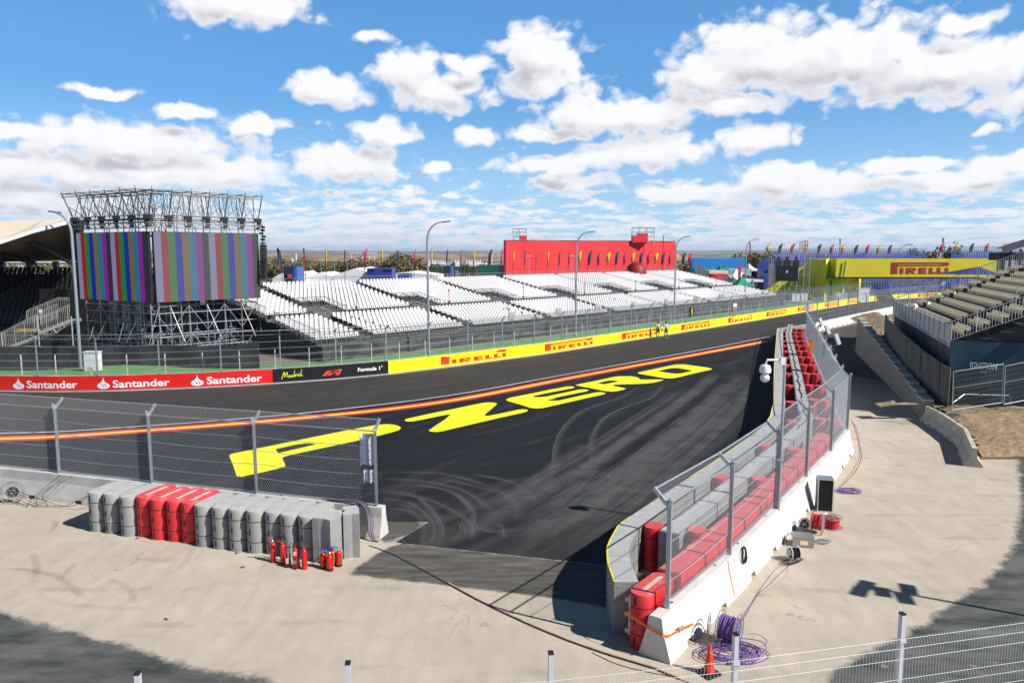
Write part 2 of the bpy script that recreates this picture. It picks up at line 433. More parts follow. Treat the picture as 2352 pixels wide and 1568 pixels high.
    vo = N.new('ShaderNodeTexVoronoi'); vo.feature = 'DISTANCE_TO_EDGE'; vo.inputs['Scale'].default_value = 0.16; mpv = N.new('ShaderNodeMapping'); L.new(tc.outputs['Object'], mpv.inputs[0])
    wv = N.new('ShaderNodeVectorMath'); wv.operation = 'MULTIPLY_ADD'; nv = N.new('ShaderNodeTexNoise'); nv.inputs['Scale'].default_value = 0.9; nv.inputs['Detail'].default_value = 6; L.new(tc.outputs['Object'], nv.inputs[0]); L.new(nv.outputs['Color'], wv.inputs[0]); wv.inputs[1].default_value = (2.2, 2.2, 0); L.new(mpv.outputs[0], wv.inputs[2]); L.new(wv.outputs[0], vo.inputs[0])
    crack = add(mr(vo.outputs['Distance'], 0.0, 0.0035, 1, 0), mr(noise(0.4, 3), 0.52, 0.58), 'MULTIPLY'); c = mix(add(crack, 0.55, 'MULTIPLY'), c, (0.13, 0.115, 0.095))
    # worn tyre sweeps
    w = N.new('ShaderNodeTexWave'); w.wave_type = 'RINGS'; w.inputs['Scale'].default_value = 0.16; w.inputs['Distortion'].default_value = 3.5
    w.inputs['Detail'].default_value = 3; w.inputs['Detail Scale'].default_value = 0.3
    mp = N.new('ShaderNodeMapping'); mp.inputs['Location'].default_value = (14, -14, 0); L.new(tc.outputs['Object'], mp.inputs[0]); L.new(mp.outputs[0], w.inputs[0])
    sweep = add(mr(w.outputs['Fac'], 0.90, 1.0), mr(noise(0.5, 3), 0.5, 0.62), 'MULTIPLY')
    c = mix(add(sweep, 0.35, 'MULTIPLY'), c, (0.22, 0.20, 0.18))
    # asphalt poured over the corners of the apron
    ea = add(attr('asph'), add(add(noise(1.6, 8, rough=0.7), -0.5), 0.9, 'MULTIPLY'))
    ca = mix(mr(noise(1.2, 8, (0.5, 1.4, 1), rot=0.4), 0.35, 0.7), (0.038, 0.044, 0.044), (0.14, 0.145, 0.135))
    ca = mix(mr(noise(2.5, 6), 0.66, 0.72, 0, 0.7), ca, (0.36, 0.30, 0.22))
    c = mix(mr(ea, -0.10, 0.12), c, ca)
    # darker strip in front of the run-off
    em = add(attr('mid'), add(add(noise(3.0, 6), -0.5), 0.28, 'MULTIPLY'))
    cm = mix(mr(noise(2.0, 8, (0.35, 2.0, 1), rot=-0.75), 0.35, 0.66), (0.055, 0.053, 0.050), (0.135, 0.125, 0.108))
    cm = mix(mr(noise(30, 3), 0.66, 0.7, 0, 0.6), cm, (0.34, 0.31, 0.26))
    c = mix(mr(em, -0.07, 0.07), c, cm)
    # land beyond the circuit
    sp = N.new('ShaderNodeSeparateXYZ'); L.new(tc.outputs['Object'], sp.inputs[0])
    far = mr(sp.outputs[1], 44, 52)
    cf = mix(mr(noise(0.03, 6), 0.4, 0.6), (0.20, 0.17, 0.13), (0.14, 0.13, 0.09))
    cf = mix(mr(noise(0.004, 5), 0.45, 0.6), cf, (0.30, 0.23, 0.16))
    c = mix(far, c, cf)
    L.new(c, b.inputs['Base Color'])
    bp = N.new('ShaderNodeBump'); bp.inputs['Strength'].default_value = 0.35; bp.inputs['Distance'].default_value = 0.02
    L.new(noise(12, 8, rough=0.7), bp.inputs['Height']); L.new(bp.outputs[0], b.inputs['Normal'])
    me.materials.append(m)
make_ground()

def asphalt(name, c1, c2, streak, sc=0.5, rot=0.0, dust=(0.2, 0.19, 0.17), dustamt=0.25, stretch=(0.12, 2.2, 1)):
    m = bpy.data.materials.new(name); m.use_nodes = True; nt = m.node_tree; N = nt.nodes; L = nt.links; b = N['Principled BSDF']
    b.inputs['Roughness'].default_value = 0.9; b.inputs['Specular IOR Level'].default_value = 0.22
    tc = N.new('ShaderNodeTexCoord')
    def noise(scale, st, rt, det=6):
        mp = N.new('ShaderNodeMapping'); mp.vector_type = 'TEXTURE'; mp.inputs['Rotation'].default_value = (0, 0, rt)
        mp2 = N.new('ShaderNodeMapping'); mp2.inputs['Scale'].default_value = st
        L.new(tc.outputs['Object'], mp.inputs[0]); L.new(mp.outputs[0], mp2.inputs[0]); n = N.new('ShaderNodeTexNoise')
        n.inputs['Scale'].default_value = scale; n.inputs['Detail'].default_value = det; L.new(mp2.outputs[0], n.inputs['Vector']); return n.outputs[0]
    def mix(f, a, b_, lo, hi, amt=1.0):
        r = N.new('ShaderNodeMapRange'); L.new(f, r.inputs[0]); r.inputs[1].default_value = lo; r.inputs[2].default_value = hi; r.inputs[4].default_value = amt
        n = N.new('ShaderNodeMix'); n.data_type = 'RGBA'; L.new(r.outputs[0], n.inputs[0])
        for i, v in ((6, a), (7, b_)):
            if isinstance(v, bpy.types.NodeSocket): L.new(v, n.inputs[i])
            else: n.inputs[i].default_value = (*v, 1)
        return n.outputs[2]
    c = mix(noise(sc, stretch, rot), c1, c2, 0.35, 0.65)
    c = mix(noise(streak, (0.06, 1, 1), rot, 4), c, dust, 0.58, 0.8, dustamt)
    c = mix(noise(0.12, (1, 1, 1), 0, 4), c, tuple(v * 1.25 for v in c2), 0.5, 0.7, 0.5)
    if name.startswith('runoff'):   # sand dragged on to the run-off at the opening
        sp = N.new('ShaderNodeSeparateXYZ'); L.new(tc.outputs['Object'], sp.inputs[0]); g_ = N.new('ShaderNodeMapRange'); L.new(sp.outputs[1], g_.inputs[0]); g_.inputs[1].default_value = 31; g_.inputs[2].default_value = 21; g_.inputs[3].default_value = 0; g_.inputs[4].default_value = 0.22
        ad = N.new('ShaderNodeMath'); ad.operation = 'ADD'; L.new(noise(1.1, (0.2, 1.2, 1), 0.9, 6), ad.inputs[0]); L.new(g_.outputs[0], ad.inputs[1]); c = mix(ad.outputs[0], c, (0.075, 0.072, 0.068), 0.55, 0.95, 0.75)
    c = mix(noise(90, (1, 1, 1), 0, 2), c, tuple(v * 1.9 for v in c2), 0.5, 0.85, 0.5)
    L.new(c, b.inputs['Base Color'])
    bp = N.new('ShaderNodeBump'); bp.inputs['Strength'].default_value = 0.3; bp.inputs['Distance'].default_value = 0.01
    L.new(noise(120, (1, 1, 1), 0, 3), bp.inputs['Height']); L.new(bp.outputs[0], b.inputs['Normal'])
    return m

FARB = Path([(-60, 53), (-45, 49.4), (-33.94, 48.3), (-30, 48.1), (-26, 48.4), (-21, 49.55), (-16.75, 51.04), (-13, 52.8), (-9.34, 55.1), (-4.6, 59.2), (0.0, 63.66), (2.96, 66.48), (9.02, 73.2),
             (17.19, 82.3), (30.38, 97.2), (45.72, 115.3), (56, 127.2), (65.5, 138.2), (75.5, 146.8), (88, 154.0), (110, 163)])
WL_D = [(0, 995.4), (335, 978), (441, 970.6), (722, 946), (1029, 908.7), (1283.5, 863), (1653.8, 795.7), (1784, 770.5)]
WL = [(-75, 40.3), (-50, 38.4), (-38, 37.6)] + [tuple(G(*q)[:2]) for q in WL_D] + [(34.5, 84.0)]
NEARB = [(33.2, 83.1), (36.3, 87.1), (45, 97.5), (58.4, 113.1), (75, 127), (110, 146)]
rt = math.atan2(15, 14)
TRK = asphalt('track_asphalt', (0.034, 0.033, 0.0315), (0.045, 0.0435, 0.041), 1.3, rot=0.75, dust=(0.075, 0.07, 0.064), dustamt=0.35)
RUN = asphalt('runoff_asphalt', (0.0075, 0.0088, 0.0115), (0.0115, 0.0132, 0.0165), 0.9, rot=1.05, dust=(0.048, 0.051, 0.053), dustamt=0.75, stretch=(0.10, 1.3, 1))
sheet('race_track', [[(p.x, p.y) for p in FARB.p] + list(reversed(WL + NEARB[0:]))], TRK, 0.004)
wallrun = [(-75, 43.0), (-18.6, 26.7), (-4.2, 22.6)]
RUNP = WL[:-1] + [(26.9, 73.6), (20, 54), (14.5, 38.5), (8.5, 28.2), (4.6, 22.6), (3.4, 20.9)] + g2((1400, 1299), (1333, 1291), (1170, 1274), (908, 1245), (986, 1198), (876, 1198)) + [(-4.4, 23.3), (-18.6, 27.3), (-75, 43.4 - 6.0)]
sheet('runoff_area', [RUNP], RUN, 0.004)
# white track edge line and the red-yellow-red stripe
WM = mat('road_marking_white', (0.66, 0.66, 0.66), 0.7, var=0.08, scale=3)
WLs = [tuple(p) for p in smooth_path([Vector(q) for q in WL], 2.0)]
b = MB(); ribbon(b, WLs[:-3], -0.08, 0.08, 0.009); b.build('track_edge_line', WM, fix=False)['kind'] = 'structure'
b = MB(); ribbon(b, [tuple(p) for p in smooth_path([Vector((q.x, q.y)) for q in FARB.p], 2.0)], -0.30, -0.16, 0.009); b.build('wall_foot_line', WM, fix=False)['kind'] = 'structure'
ST_D = [(0, 1007.5), (335, 988.5), (441, 981), (722, 957), (1029, 921), (1346, 861), (1709, 793.6), (1760, 783)]
STP = [(-50, 37.2), (-36, 36.2)] + [tuple(G(*q)[:2]) for q in ST_D]
STs = [tuple(p) for p in smooth_path([Vector(q) for q in STP], 1.5)]
RS = mat('stripe_red', (0.62, 0.03, 0.02), 0.7); YS = mat('stripe_yellow', (0.88, 0.66, 0.05), 0.7)
b = MB(); ribbon(b, STs, -0.60, -0.19, 0.009); ribbon(b, STs, 0.19, 0.60, 0.009); b.mi = 1; ribbon(b, STs, -0.19, 0.19, 0.009)
b.build('runoff_stripe', [RS, YS], fix=False)['kind'] = 'structure'
# painted letters P ZERO, outlines read on the ground plane
PZ = {
 'p': [[(562,1140),(573,1136),(648,1116),(720,1098)]],
}
def zr(ox, oy, s, pts): return [((ox + s * x) * 0.91875, (oy + s * y) * 0.91875) for x, y in pts]
s1 = 480 / 2352
Pout = zr(560, 1020, s1, [(68,600),(64,580),(85,565),(115,556),(345,508),(720,432),(1100,355),(1560,262),(1780,222),(1880,205),(2000,198),(2080,203),(2140,220),(2168,243),(2150,265),(2080,290),(1880,342),(1630,400),(1300,470),(1000,534),(780,584),(730,600),(716,618),(724,640),(746,680),(752,705),(735,718),(660,742),(430,796),(300,822),(240,838),(190,842),(160,836),(148,812),(120,725),(95,660)])
Pin = zr(560, 1020, s1, [(628,503),(900,444),(1000,432),(1070,432),(1120,443),(1100,452),(1060,460),(880,502),(665,552)])
s2 = 440 / 2352
Zout = zr(1000, 940, s2, [(62,592),(80,575),(130,562),(400,503),(700,443),(1000,380),(1120,357),(1180,352),(1260,355),(1298,366),(1285,385),(1140,510),(1135,532),(1180,532),(1300,510),(1580,450),(1640,444),(1700,449),(1710,460),(1690,475),(1640,490),(1300,565),(1000,635),(700,705),(560,738),(500,747),(430,744),(382,732),(400,715),(480,660),(600,580),(676,515),(650,512),(500,540),(300,582),(170,606),(110,607),(75,603)])
Eout = zr(1000, 940, s2, [(1418,318),(1430,305),(1470,290),(1560,272),(1800,225),(2050,172),(2200,142),(2280,138),(2335,148),(2310,162),(2150,190),(1980,225),(1800,262),(1770,272),(1810,282),(1880,282),(1950,275),(2130,238),(2352,192),(2540,152),(2700,118)]) 
s3 = 420 / 2352
Eout = zr(1000, 940, s2, [(1418,318),(1430,305),(1470,290),(1560,272),(1800,225),(2050,172)]) + zr(1380, 890, s3, [(0,468),(200,428),(260,424),(320,434),(300,448),(200,468),(0,504)]) + zr(1000, 940, s2, [(1980,225),(1800,262),(1772,272),(1810,282),(1890,282),(1960,274)]) + zr(1380, 890, s3, [(0,550),(380,470),(460,466),(516,478),(490,492),(300,530),(0,592)]) + zr(1000, 940, s2, [(2100,296),(1990,314),(1966,321),(2020,330),(2110,328)]) + zr(1380, 890, s3, [(0,628),(100,622),(600,512),(680,505),(756,518),(720,536),(500,585),(0,700)]) + zr(1000, 940, s2, [(2100,385),(1920,425),(1850,433),(1780,431),(1720,418),(1600,378),(1440,335)])
Rout = zr(1380, 890, s3, [(330,408),(360,398),(600,350),(860,292),(940,283),(1100,283),(1180,294),(1226,312),(1216,326),(1300,330),(1480,328),(1568,332),(1530,346),(1420,374),(1300,386),(1150,392),(980,396),(880,400),(852,410),(880,424),(1000,446),(1036,457),(1000,470),(920,490),(840,497),(740,490),(700,482),(500,440),(380,420)])
Rin = zr(1380, 890, s3, [(632,377),(800,343),(870,342),(930,352),(900,362),(730,396)])
Oout = zr(1380, 890, s3, [(1195,236),(1230,222),(1400,188),(1650,134),(1740,118),(1840,117),(1900,124),(2180,162),(2246,180),(2210,195),(1980,245),(1760,300),(1680,312),(1600,312),(1540,304),(1300,262),(1215,246)])
Oin = zr(1380, 890, s3, [(1480,210),(1640,174),(1720,167),(1790,172),(1960,203),(1940,214),(1800,244),(1720,247),(1650,240)])
YP = mat('letter_paint_yellow', (0.90, 0.87, 0.0), 0.6, col2=(0.66, 0.63, 0.03), scale=5, detail=9, thr=(0.56, 0.86), stretch=(1, 0.3, 1))
def gp(l): return [tuple(G(*q)[:2]) for q in l]
sheet('painted_letters', [gp(Pout), gp(Zout), gp(Eout), gp(Rout), gp(Oout)], YP, 0.010, holes=[[gp(Pin)], None, None, [gp(Rin)], [gp(Oin)]])

# tyre marks on the run-off and apron
def tyre_mat(name, col, dens):
    m = bpy.data.materials.new(name); m.use_nodes = True; nt = m.node_tree; N = nt.nodes; L = nt.links; b = N['Principled BSDF']
    b.inputs['Base Color'].default_value = (*col, 1); b.inputs['Roughness'].default_value = 0.95; b.inputs['Specular IOR Level'].default_value = 0.1
    tc = N.new('ShaderNodeTexCoord'); n = N.new('ShaderNodeTexNoise'); n.inputs['Scale'].default_value = 0.7; n.inputs['Detail'].default_value = 8; n.inputs['Roughness'].default_value = 0.7
    L.new(tc.outputs['Object'], n.inputs['Vector']); r = N.new('ShaderNodeMapRange'); L.new(n.outputs[0], r.inputs[0])
    r.inputs[1].default_value = 0.30; r.inputs[2].default_value = 0.62; r.inputs[3].default_value = 0.15 * dens; r.inputs[4].default_value = dens; L.new(r.outputs[0], b.inputs['Alpha']); return m
TM = tyre_mat('tyre_dust', (0.085, 0.085, 0.082), 0.40); TM2 = tyre_mat('tyre_rubber', (0.05, 0.05, 0.05), 0.5)
z4 = 1100 / 2352
arcs = [  # read in the 900,900 crop
 ([(100,790),(250,800),(330,850),(350,930),(330,1000)],2),([(100,740),(260,760),(380,850),(400,930),(370,990)],3),([(110,700),(350,740),(540,830),(600,900),(590,970)],3),
 ([(100,635),(350,650),(560,700),(680,790),(690,850)],2),([(180,600),(450,610),(700,680),(820,760),(840,860)],2),([(600,610),(800,650),(920,720),(935,770)],2),
 ([(250,660),(480,700),(600,800),(600,900),(520,980)],3),([(130,700),(300,730),(420,850),(440,940),(400,1000)],3),([(450,640),(640,680),(700,700),(810,715)],2),
 ([(1500,130),(1400,200),(1200,270),(1090,370),(1050,470),(1040,560),(1000,680),(930,770)],3),([(1620,130),(1560,200),(1340,290),(1250,400),(1240,500),(1250,580)],3),
 ([(1240,440),(1100,530),(950,640),(760,780),(600,940)],4),([(1330,470),(1250,590),(1100,740),(960,870),(850,1000)],4),
 ([(700,860),(760,900),(760,960)],2),([(540,860),(560,920),(480,980)],3),([(1900,60),(1750,200),(1500,380),(1250,560),(900,760),(650,900)],5),([(2060,60),(1800,300),(1600,450),(1300,640),(1100,740),(820,960)],5),
 ([(1960,120),(1760,330),(1500,520),(1350,620)],4),([(2100,140),(1950,330),(1700,560),(1300,830)],4),([(600,880),(700,920),(900,900)],2),([(100,780),(200,770),(300,800)],2)]
def soft_marks(name, runs, m):
    """ribbons whose density attribute falls off towards their edges and ends"""
    vs, fs, at = [], [], []
    for pth, o, wd, z, dn in runs:
        n = len(pth)
        for cols in ((-1.0, 0.0), (0.0, 1.0)):
            A, B = strip(pth, o + wd * cols[0], o + wd * cols[1]); i0 = len(vs)
            for k in range(n):
                e = min(1, k / max(1, n * .12), (n - 1 - k) / max(1, n * .12))
                vs.append((*A[k], z)); at.append(dn * e * (0 if cols[0] else 1)); vs.append((*B[k], z)); at.append(dn * e * (1 if cols[0] else 0))
            for k in range(n - 1): fs.append((i0 + 2 * k, i0 + 2 * k + 1, i0 + 2 * k + 3, i0 + 2 * k + 2))
    me = bpy.data.meshes.new(name); me.from_pydata(vs, [], fs); a = me.attributes.new('markfade', 'FLOAT', 'POINT'); a.data.foreach_set('value', at); me.materials.append(m)
    o = bpy.data.objects.new(name, me); COL.objects.link(o); o['kind'] = 'structure'
def mark_mat(name, col):
    m = tyre_mat(name, col, 1.0); nt = m.node_tree; N = nt.nodes; b = N['Principled BSDF']; src = b.inputs['Alpha'].links[0].from_socket
    a = N.new('ShaderNodeAttribute'); a.attribute_name = 'markfade'; mu = N.new('ShaderNodeMath'); mu.operation = 'MULTIPLY'; nt.links.new(src, mu.inputs[0]); nt.links.new(a.outputs['Fac'], mu.inputs[1]); nt.links.new(mu.outputs[0], b.inputs['Alpha']); return m
runs = []; zc_ = 0.0115
for pts, w in arcs:
    pth = [tuple(p[:2]) for p in smooth_path([G(*q) for q in zr(900, 900, z4, pts)], 0.35)]; broad = w > 3; zc_ += 0.0004
    runs.append((pth, 0, (0.55 if broad else 0.26), zc_, 0.34 if broad else 0.30))
    if w > 4:
        for k in range(3): zc_ += 0.0002; runs.append((pth[rnd.randint(0, len(pth) // 3):], rnd.uniform(-1.6, 1.6), rnd.uniform(.12, .5), zc_, rnd.uniform(.25, .5)))
    for k in range(w):
        zc_ += 0.0002; o = (k - w / 2) * (0.15 if broad else 0.075) + rnd.uniform(-0.03, 0.03); c0 = rnd.randint(0, max(1, len(pth) // 4)); c1 = len(pth) - rnd.randint(0, max(1, len(pth) // 5))
        if c1 - c0 > 3: runs.append((pth[c0:c1], o, rnd.uniform(0.02, 0.05), zc_, rnd.uniform(0.35, 0.8)))
for k in range(18):   # dusty sweep of the racing entry beside the cushion row
    t = k / 17; q = [(2140 - 60 * t, 60), (2080 - 330 * t, 250 + 40 * t), (1850 - 420 * t, 480 + 60 * t), (1500 - 420 * t, 760 + 50 * t), (1230 - 470 * t, 960)]; q = [(a + rnd.uniform(-18, 18), c + rnd.uniform(-10, 10)) for a, c in q]
    pth = [tuple(p[:2]) for p in smooth_path([G(*u) for u in zr(900, 900, z4, q)], 0.5)]; zc_ += 0.0002; c0 = rnd.randint(0, len(pth) // 2); runs.append((pth[c0:], 0, rnd.uniform(0.08, 0.45), zc_, rnd.uniform(0.2, 0.5)))
soft_marks('tyre_marks', runs, mark_mat('tyre_dust', (0.15, 0.155, 0.16)))
# faint seams and worn lines on the race track
runs = []
for pts_, dn in (([(-40, 46.2), (-20, 47.6), (-8, 53.0), (2, 62.0), (18, 79.6), (34, 98.5), (50, 117)], 0.5), ([tuple(G(*q)[:2]) for q in ((905, 910), (1040, 892), (1180, 870), (1262, 838), (1330, 818), (1440, 806), (1560, 786), (1720, 760))], 0.7), ([(-40, 43.5), (-18, 44.0), (0, 53.5), (20, 75), (30, 87)], 0.3)):
    pth = [tuple(p) for p in smooth_path([Vector(q) for q in pts_], 0.8)]; runs.append((pth, 0, 0.10, 0.0095, dn))
for k in range(22):
    o_ = rnd.uniform(1.0, 12.5); s0_ = rnd.uniform(15, 70); pth = [tuple(FARB.at(s0_ + 1.2 * t, -o_ - 0.6 * math.sin(t * .08))[0]) for t in range(rnd.randint(16, 46))]; runs.append((pth, 0, rnd.uniform(.15, .7), 0.0098 + 0.0001 * k, rnd.uniform(.15, .35)))
soft_marks('track_seams', runs, mark_mat('track_dust', (0.12, 0.105, 0.09)))
runs = []; z1_ = 1000 / 2352
for q_, dn in (([(0, 285), (150, 290), (330, 330), (420, 390), (490, 460)], .5), ([(455, 238), (400, 300), (340, 365)], .35), ([(640, 340), (740, 390), (785, 440), (780, 495)], .35), ([(330, 0), (310, 60), (230, 90)], .6), ([(180, 190), (215, 250), (205, 330), (140, 345)], .5), ([(1040, 430), (1100, 405), (1190, 398)], .5), ([(770, 410), (850, 405), (905, 400)], .6), ([(200, 430), (420, 500), (900, 520)], .25), ([(1500, 0), (1560, 250), (1400, 600)], .2), ([(1180, 60), (1120, 200), (1040, 300)], .3)):
    pth = [tuple(p[:2]) for p in smooth_path([G(x * z1_ * .91875, (1300 + y * z1_) * .91875) for x, y in q_], 0.25)]
    for k in range(2): runs.append((pth, (k - .5) * 0.10, 0.09, 0.006 + 0.0003 * len(runs), dn * 0.42))
soft_marks('apron_tyre_marks', runs, mark_mat('apron_rubber', (0.15, 0.135, 0.115)))
# expansion channel running across the apron
ch = [tuple(G(*q)[:2]) for q in ((848, 1253), (900, 1272), (1000, 1325), (1100, 1380), (1200, 1428), (1300, 1470), (1400, 1505), (1500, 1535), (1560, 1560))]
b = MB(); ribbon(b, [tuple(p) for p in smooth_path([Vector(q) for q in ch], 0.4)], -0.022, 0.022, 0.012); b.build('channel_joint', mat('joint_black', (0.012, 0.012, 0.012), 0.6), fix=False)['kind'] = 'structure'
b = MB(); ribbon(b, [tuple(p) for p in smooth_path([Vector(q) for q in ch], 0.4)][8:], 0.04, 0.085, 0.012); b.build('channel_joint_edge', mat('joint_dust', (0.42, 0.27, 0.16), 0.9, var=0.3, scale=4), fix=False)['kind'] = 'structure'
# service road beyond the barrier and its continuation
SRV = asphalt('service_asphalt', (0.055, 0.047, 0.041), (0.078, 0.067, 0.058), 1.0, rot=1.2)
sheet('service_road', [[(24, 56), (33.6, 82.0), (36.8, 86.2), (47, 98), (50, 96), (33.0, 72), (26.6, 52)]], SRV, 0.006)
# green strip behind the far wall
GRN = mat('grass_carpet', (0.075, 0.21, 0.065), 0.95, col2=(0.14, 0.30, 0.10), scale=1.3, bump=0.6, bscale=40)
def make_grass():
    b = MB(); n = 60; rows = [0.35, 1.5, 3.0, 4.5, 6.0, 7.5, 8.8]
    def hgt(s, o):
        q, _ = FARB.at(s, o); mound = 0.55 * math.exp(-((q.x + 30) / 5) ** 2) * max(0, math.sin(min(1, (o - 0.35) / 6) * math.pi * 0.7)); return 0.015 + mound + 0.03 * abs(math.sin(q.x * 0.9)) * (o > 1)
    for j in range(n):
        for k in range(len(rows) - 1):
            q = []
            for (jj, kk) in ((j, k), (j + 1, k), (j + 1, k + 1), (j, k + 1)):
                s = FARB.L * 0.86 * jj / n; p, _ = FARB.at(s, rows[kk]); q.append((p.x, p.y, hgt(s, rows[kk])))
            b.poly(q)
    o = b.build('grass', GRN, smooth=True); tag(o, 'bright green grass strip between the advertising walls and the white grandstand', 'grass', kind='stuff')
make_grass()
# terrace carrying the near mesh fence, under the viewpoint
b = MB(); b.b2((-40, -30, 0.0), (40, 10.9, 1.65)); b.build('terrace', CONCB)['kind'] = 'structure'
# ------------------------------------------------------------------ concrete walls
def wall_segment(name, p, q, label, cat, group, m=CONC, h=1.0, half=(0.32, 0.30, 0.16, 0.14), zs=(0.0, 0.14, 0.66), notch=True, gap=0.012):
    p, q = Vector((p[0], p[1], 0)), Vector((q[0], q[1], 0)); d = (q - p).normalized(); n = Vector((-d.y, d.x, 0)); Z = Vector((0, 0, 1))
    root = thing(name, label, cat, ((p + q) / 2)[:], math.atan2(d.y, d.x), group)
    b = MB(); L_ = (q - p).length - gap; o = p + d * gap / 2
    prof = [(-half[1], zs[1]), (-half[2], zs[2]), (-half[3], h - 0.02), (-half[3] + 0.02, h), (half[3] - 0.02, h), (half[3], h - 0.02), (half[2], zs[2]), (half[1], zs[1])]
    b.prism(prof, o, n, Z, d, L_)
    low = [(-half[0], 0), (-half[1], zs[1]), (half[1], zs[1]), (half[0], 0)]
    if notch:
        for a, c in ((0, 0.22), (0.30, 0.70), (0.78, 1.0)): b.prism(low, o + d * L_ * a, n, Z, d, L_ * (c - a))
    else: b.prism(low, o, n, Z, d, L_)
    b.build('concrete_body', m, root)
    for t in (0.2, 0.8):
        b = MB(); b.box(o + d * L_ * t + Z * (h + 0.002), (0.08, 0.05, 0.006), (d, n)); b.build('lifting_socket', BLACKM, root)
    return root

RW = [(3.48, 16.02), (5.78, 19.05), (8.33, 22.73), (10.61, 26.07), (12.99, 29.54), (15.37, 33.33), (16.2, 36.0)]
far = Vector((33.21, 83.08)); nr = Vector((16.2, 36.0)); nseg = 12
mid = [(20.09, 47.3), (28.26, 70.4)]
RWfar = Path([(16.2, 36.0), (20.15, 47.2), (28.26, 70.6), (33.2, 83.0), (36.3, 87.1), (45, 97.5), (58.35, 113.1), (75, 128.5)])
k = int(RWfar.L / 4)
RWALL = RW + [tuple(RWfar.at(RWfar.L * j / k)[0]) for j in range(1, k + 1)]
RP = Path(RWALL)
pre = (RW[0][0] - 0.30, RW[0][1] - 0.42)
for j in range(len(RWALL) - 1):
    a = pre if j == 0 else RWALL[j]
    lab = ('white concrete barrier block at the near end of the wall with an orange strap' if j == 0 else
           'pale concrete barrier block carrying the catch fence along the red and grey cushion rows' if j < 18 else
           'white concrete barrier block of the distant wall curving along the far track bend')
    wall_segment('concrete_barrier', a, RWALL[j + 1], lab, 'barrier', None if j == 0 else ('wall blocks beside the cushion rows' if j < 18 else 'distant white wall blocks'),
                 m=mat('white_wall_concrete', (0.60, 0.585, 0.54), 0.85, var=0.09, scale=1.3, bump=0.2, bscale=30), h=1.0,
                 half=(0.40, 0.36, 0.20, 0.16), zs=(0, 0.14, 0.70))
LP = [(-32.5, 31.1), (-28.6, 29.95), (-24.7, 28.8), (-20.7, 27.65), (-16.66, 26.5), (-12.67, 25.3), (-8.6, 24.15), (-4.34, 22.93)]
LWALL = [(-44.2, 34.6), (-40.3, 33.4), (-36.4, 32.25)] + LP[:-1] + [(-4.10, 22.86)]
for j in range(len(LWALL) - 1):
    last = j == len(LWALL) - 2
    wall_segment('concrete_barrier', LWALL[j], LWALL[j + 1],
                 'concrete barrier block at the opening with bundled cables hanging down its end' if last else 'light grey concrete barrier block under the left catch fence',
                 'barrier', None if last else 'wall blocks under the left catch fence', m=mat('grey_wall_concrete', (0.52, 0.51, 0.48), 0.85, var=0.12, scale=1.5, bump=0.3, bscale=30))

# ------------------------------------------------------------------ catch fences
def tri(b, p, q, r):
    p, q = Vector(p), Vector(q); d = (q - p).normalized(); e = d.cross(Vector((0, 1, 0.01))).normalized(); g = d.cross(e); i = len(b.v)
    for a in (p, q):
        for t in range(3):
            an = 2.094 * t; b.v.append(tuple(a + e * math.cos(an) * r + g * math.sin(an) * r))
    for t in range(3):
        b.f.append((i + t, i + (t + 1) % 3, i + 3 + (t + 1) % 3, i + 3 + t)); b.m.append(0)
def diag(b, w, z0, z1, pitch, slope, r, fy=lambda z: 0.0, fz=lambda z: z):
    h = z1 - z0; run = h * slope; n = int((w + run) / pitch) + 1
    for sgn in (1, -1):
        for k in range(n):
            u0 = k * pitch - run; u1 = u0 + run
            if sgn < 0: u0, u1 = u1, u0
            # clip to 0..w
            t0, t1 = 0.0, 1.0; du = u1 - u0
            if abs(du) > 1e-9:
                ta, tb = (0 - u0) / du, (w - u0) / du
                t0 = max(t0, min(ta, tb)); t1 = min(t1, max(ta, tb))
            if t1 - t0 < 0.02: continue
            za, zb = z0 + h * t0, z0 + h * t1
            tri(b, (u0 + du * t0, fy(za), fz(za)), (u0 + du * t1, fy(zb), fz(zb)), r)
HV, CY, CZ = 2.45, 0.34, 0.30     # post height above the wall, crank reach and rise
def link_mesh(name, w, pitch, r, m):
    b = MB(); diag(b, w, 0.04, HV, pitch, 0.55, r)
    cl = math.hypot(CY, CZ); diag(b, w, 0.0, cl, pitch, 0.55, r, fy=lambda z: CY * z / cl, fz=lambda z: HV + CZ * z / cl)
    me = bpy.data.meshes.new(name); me.from_pydata(b.v, [], b.f); me.materials.append(m); return me
LINKN = link_mesh('chain_link_near', 4.0, 0.075, 0.0024, WIRE)
LINKF = link_mesh('chain_link_far', 4.0, 0.17, 0.0030, WIRED)
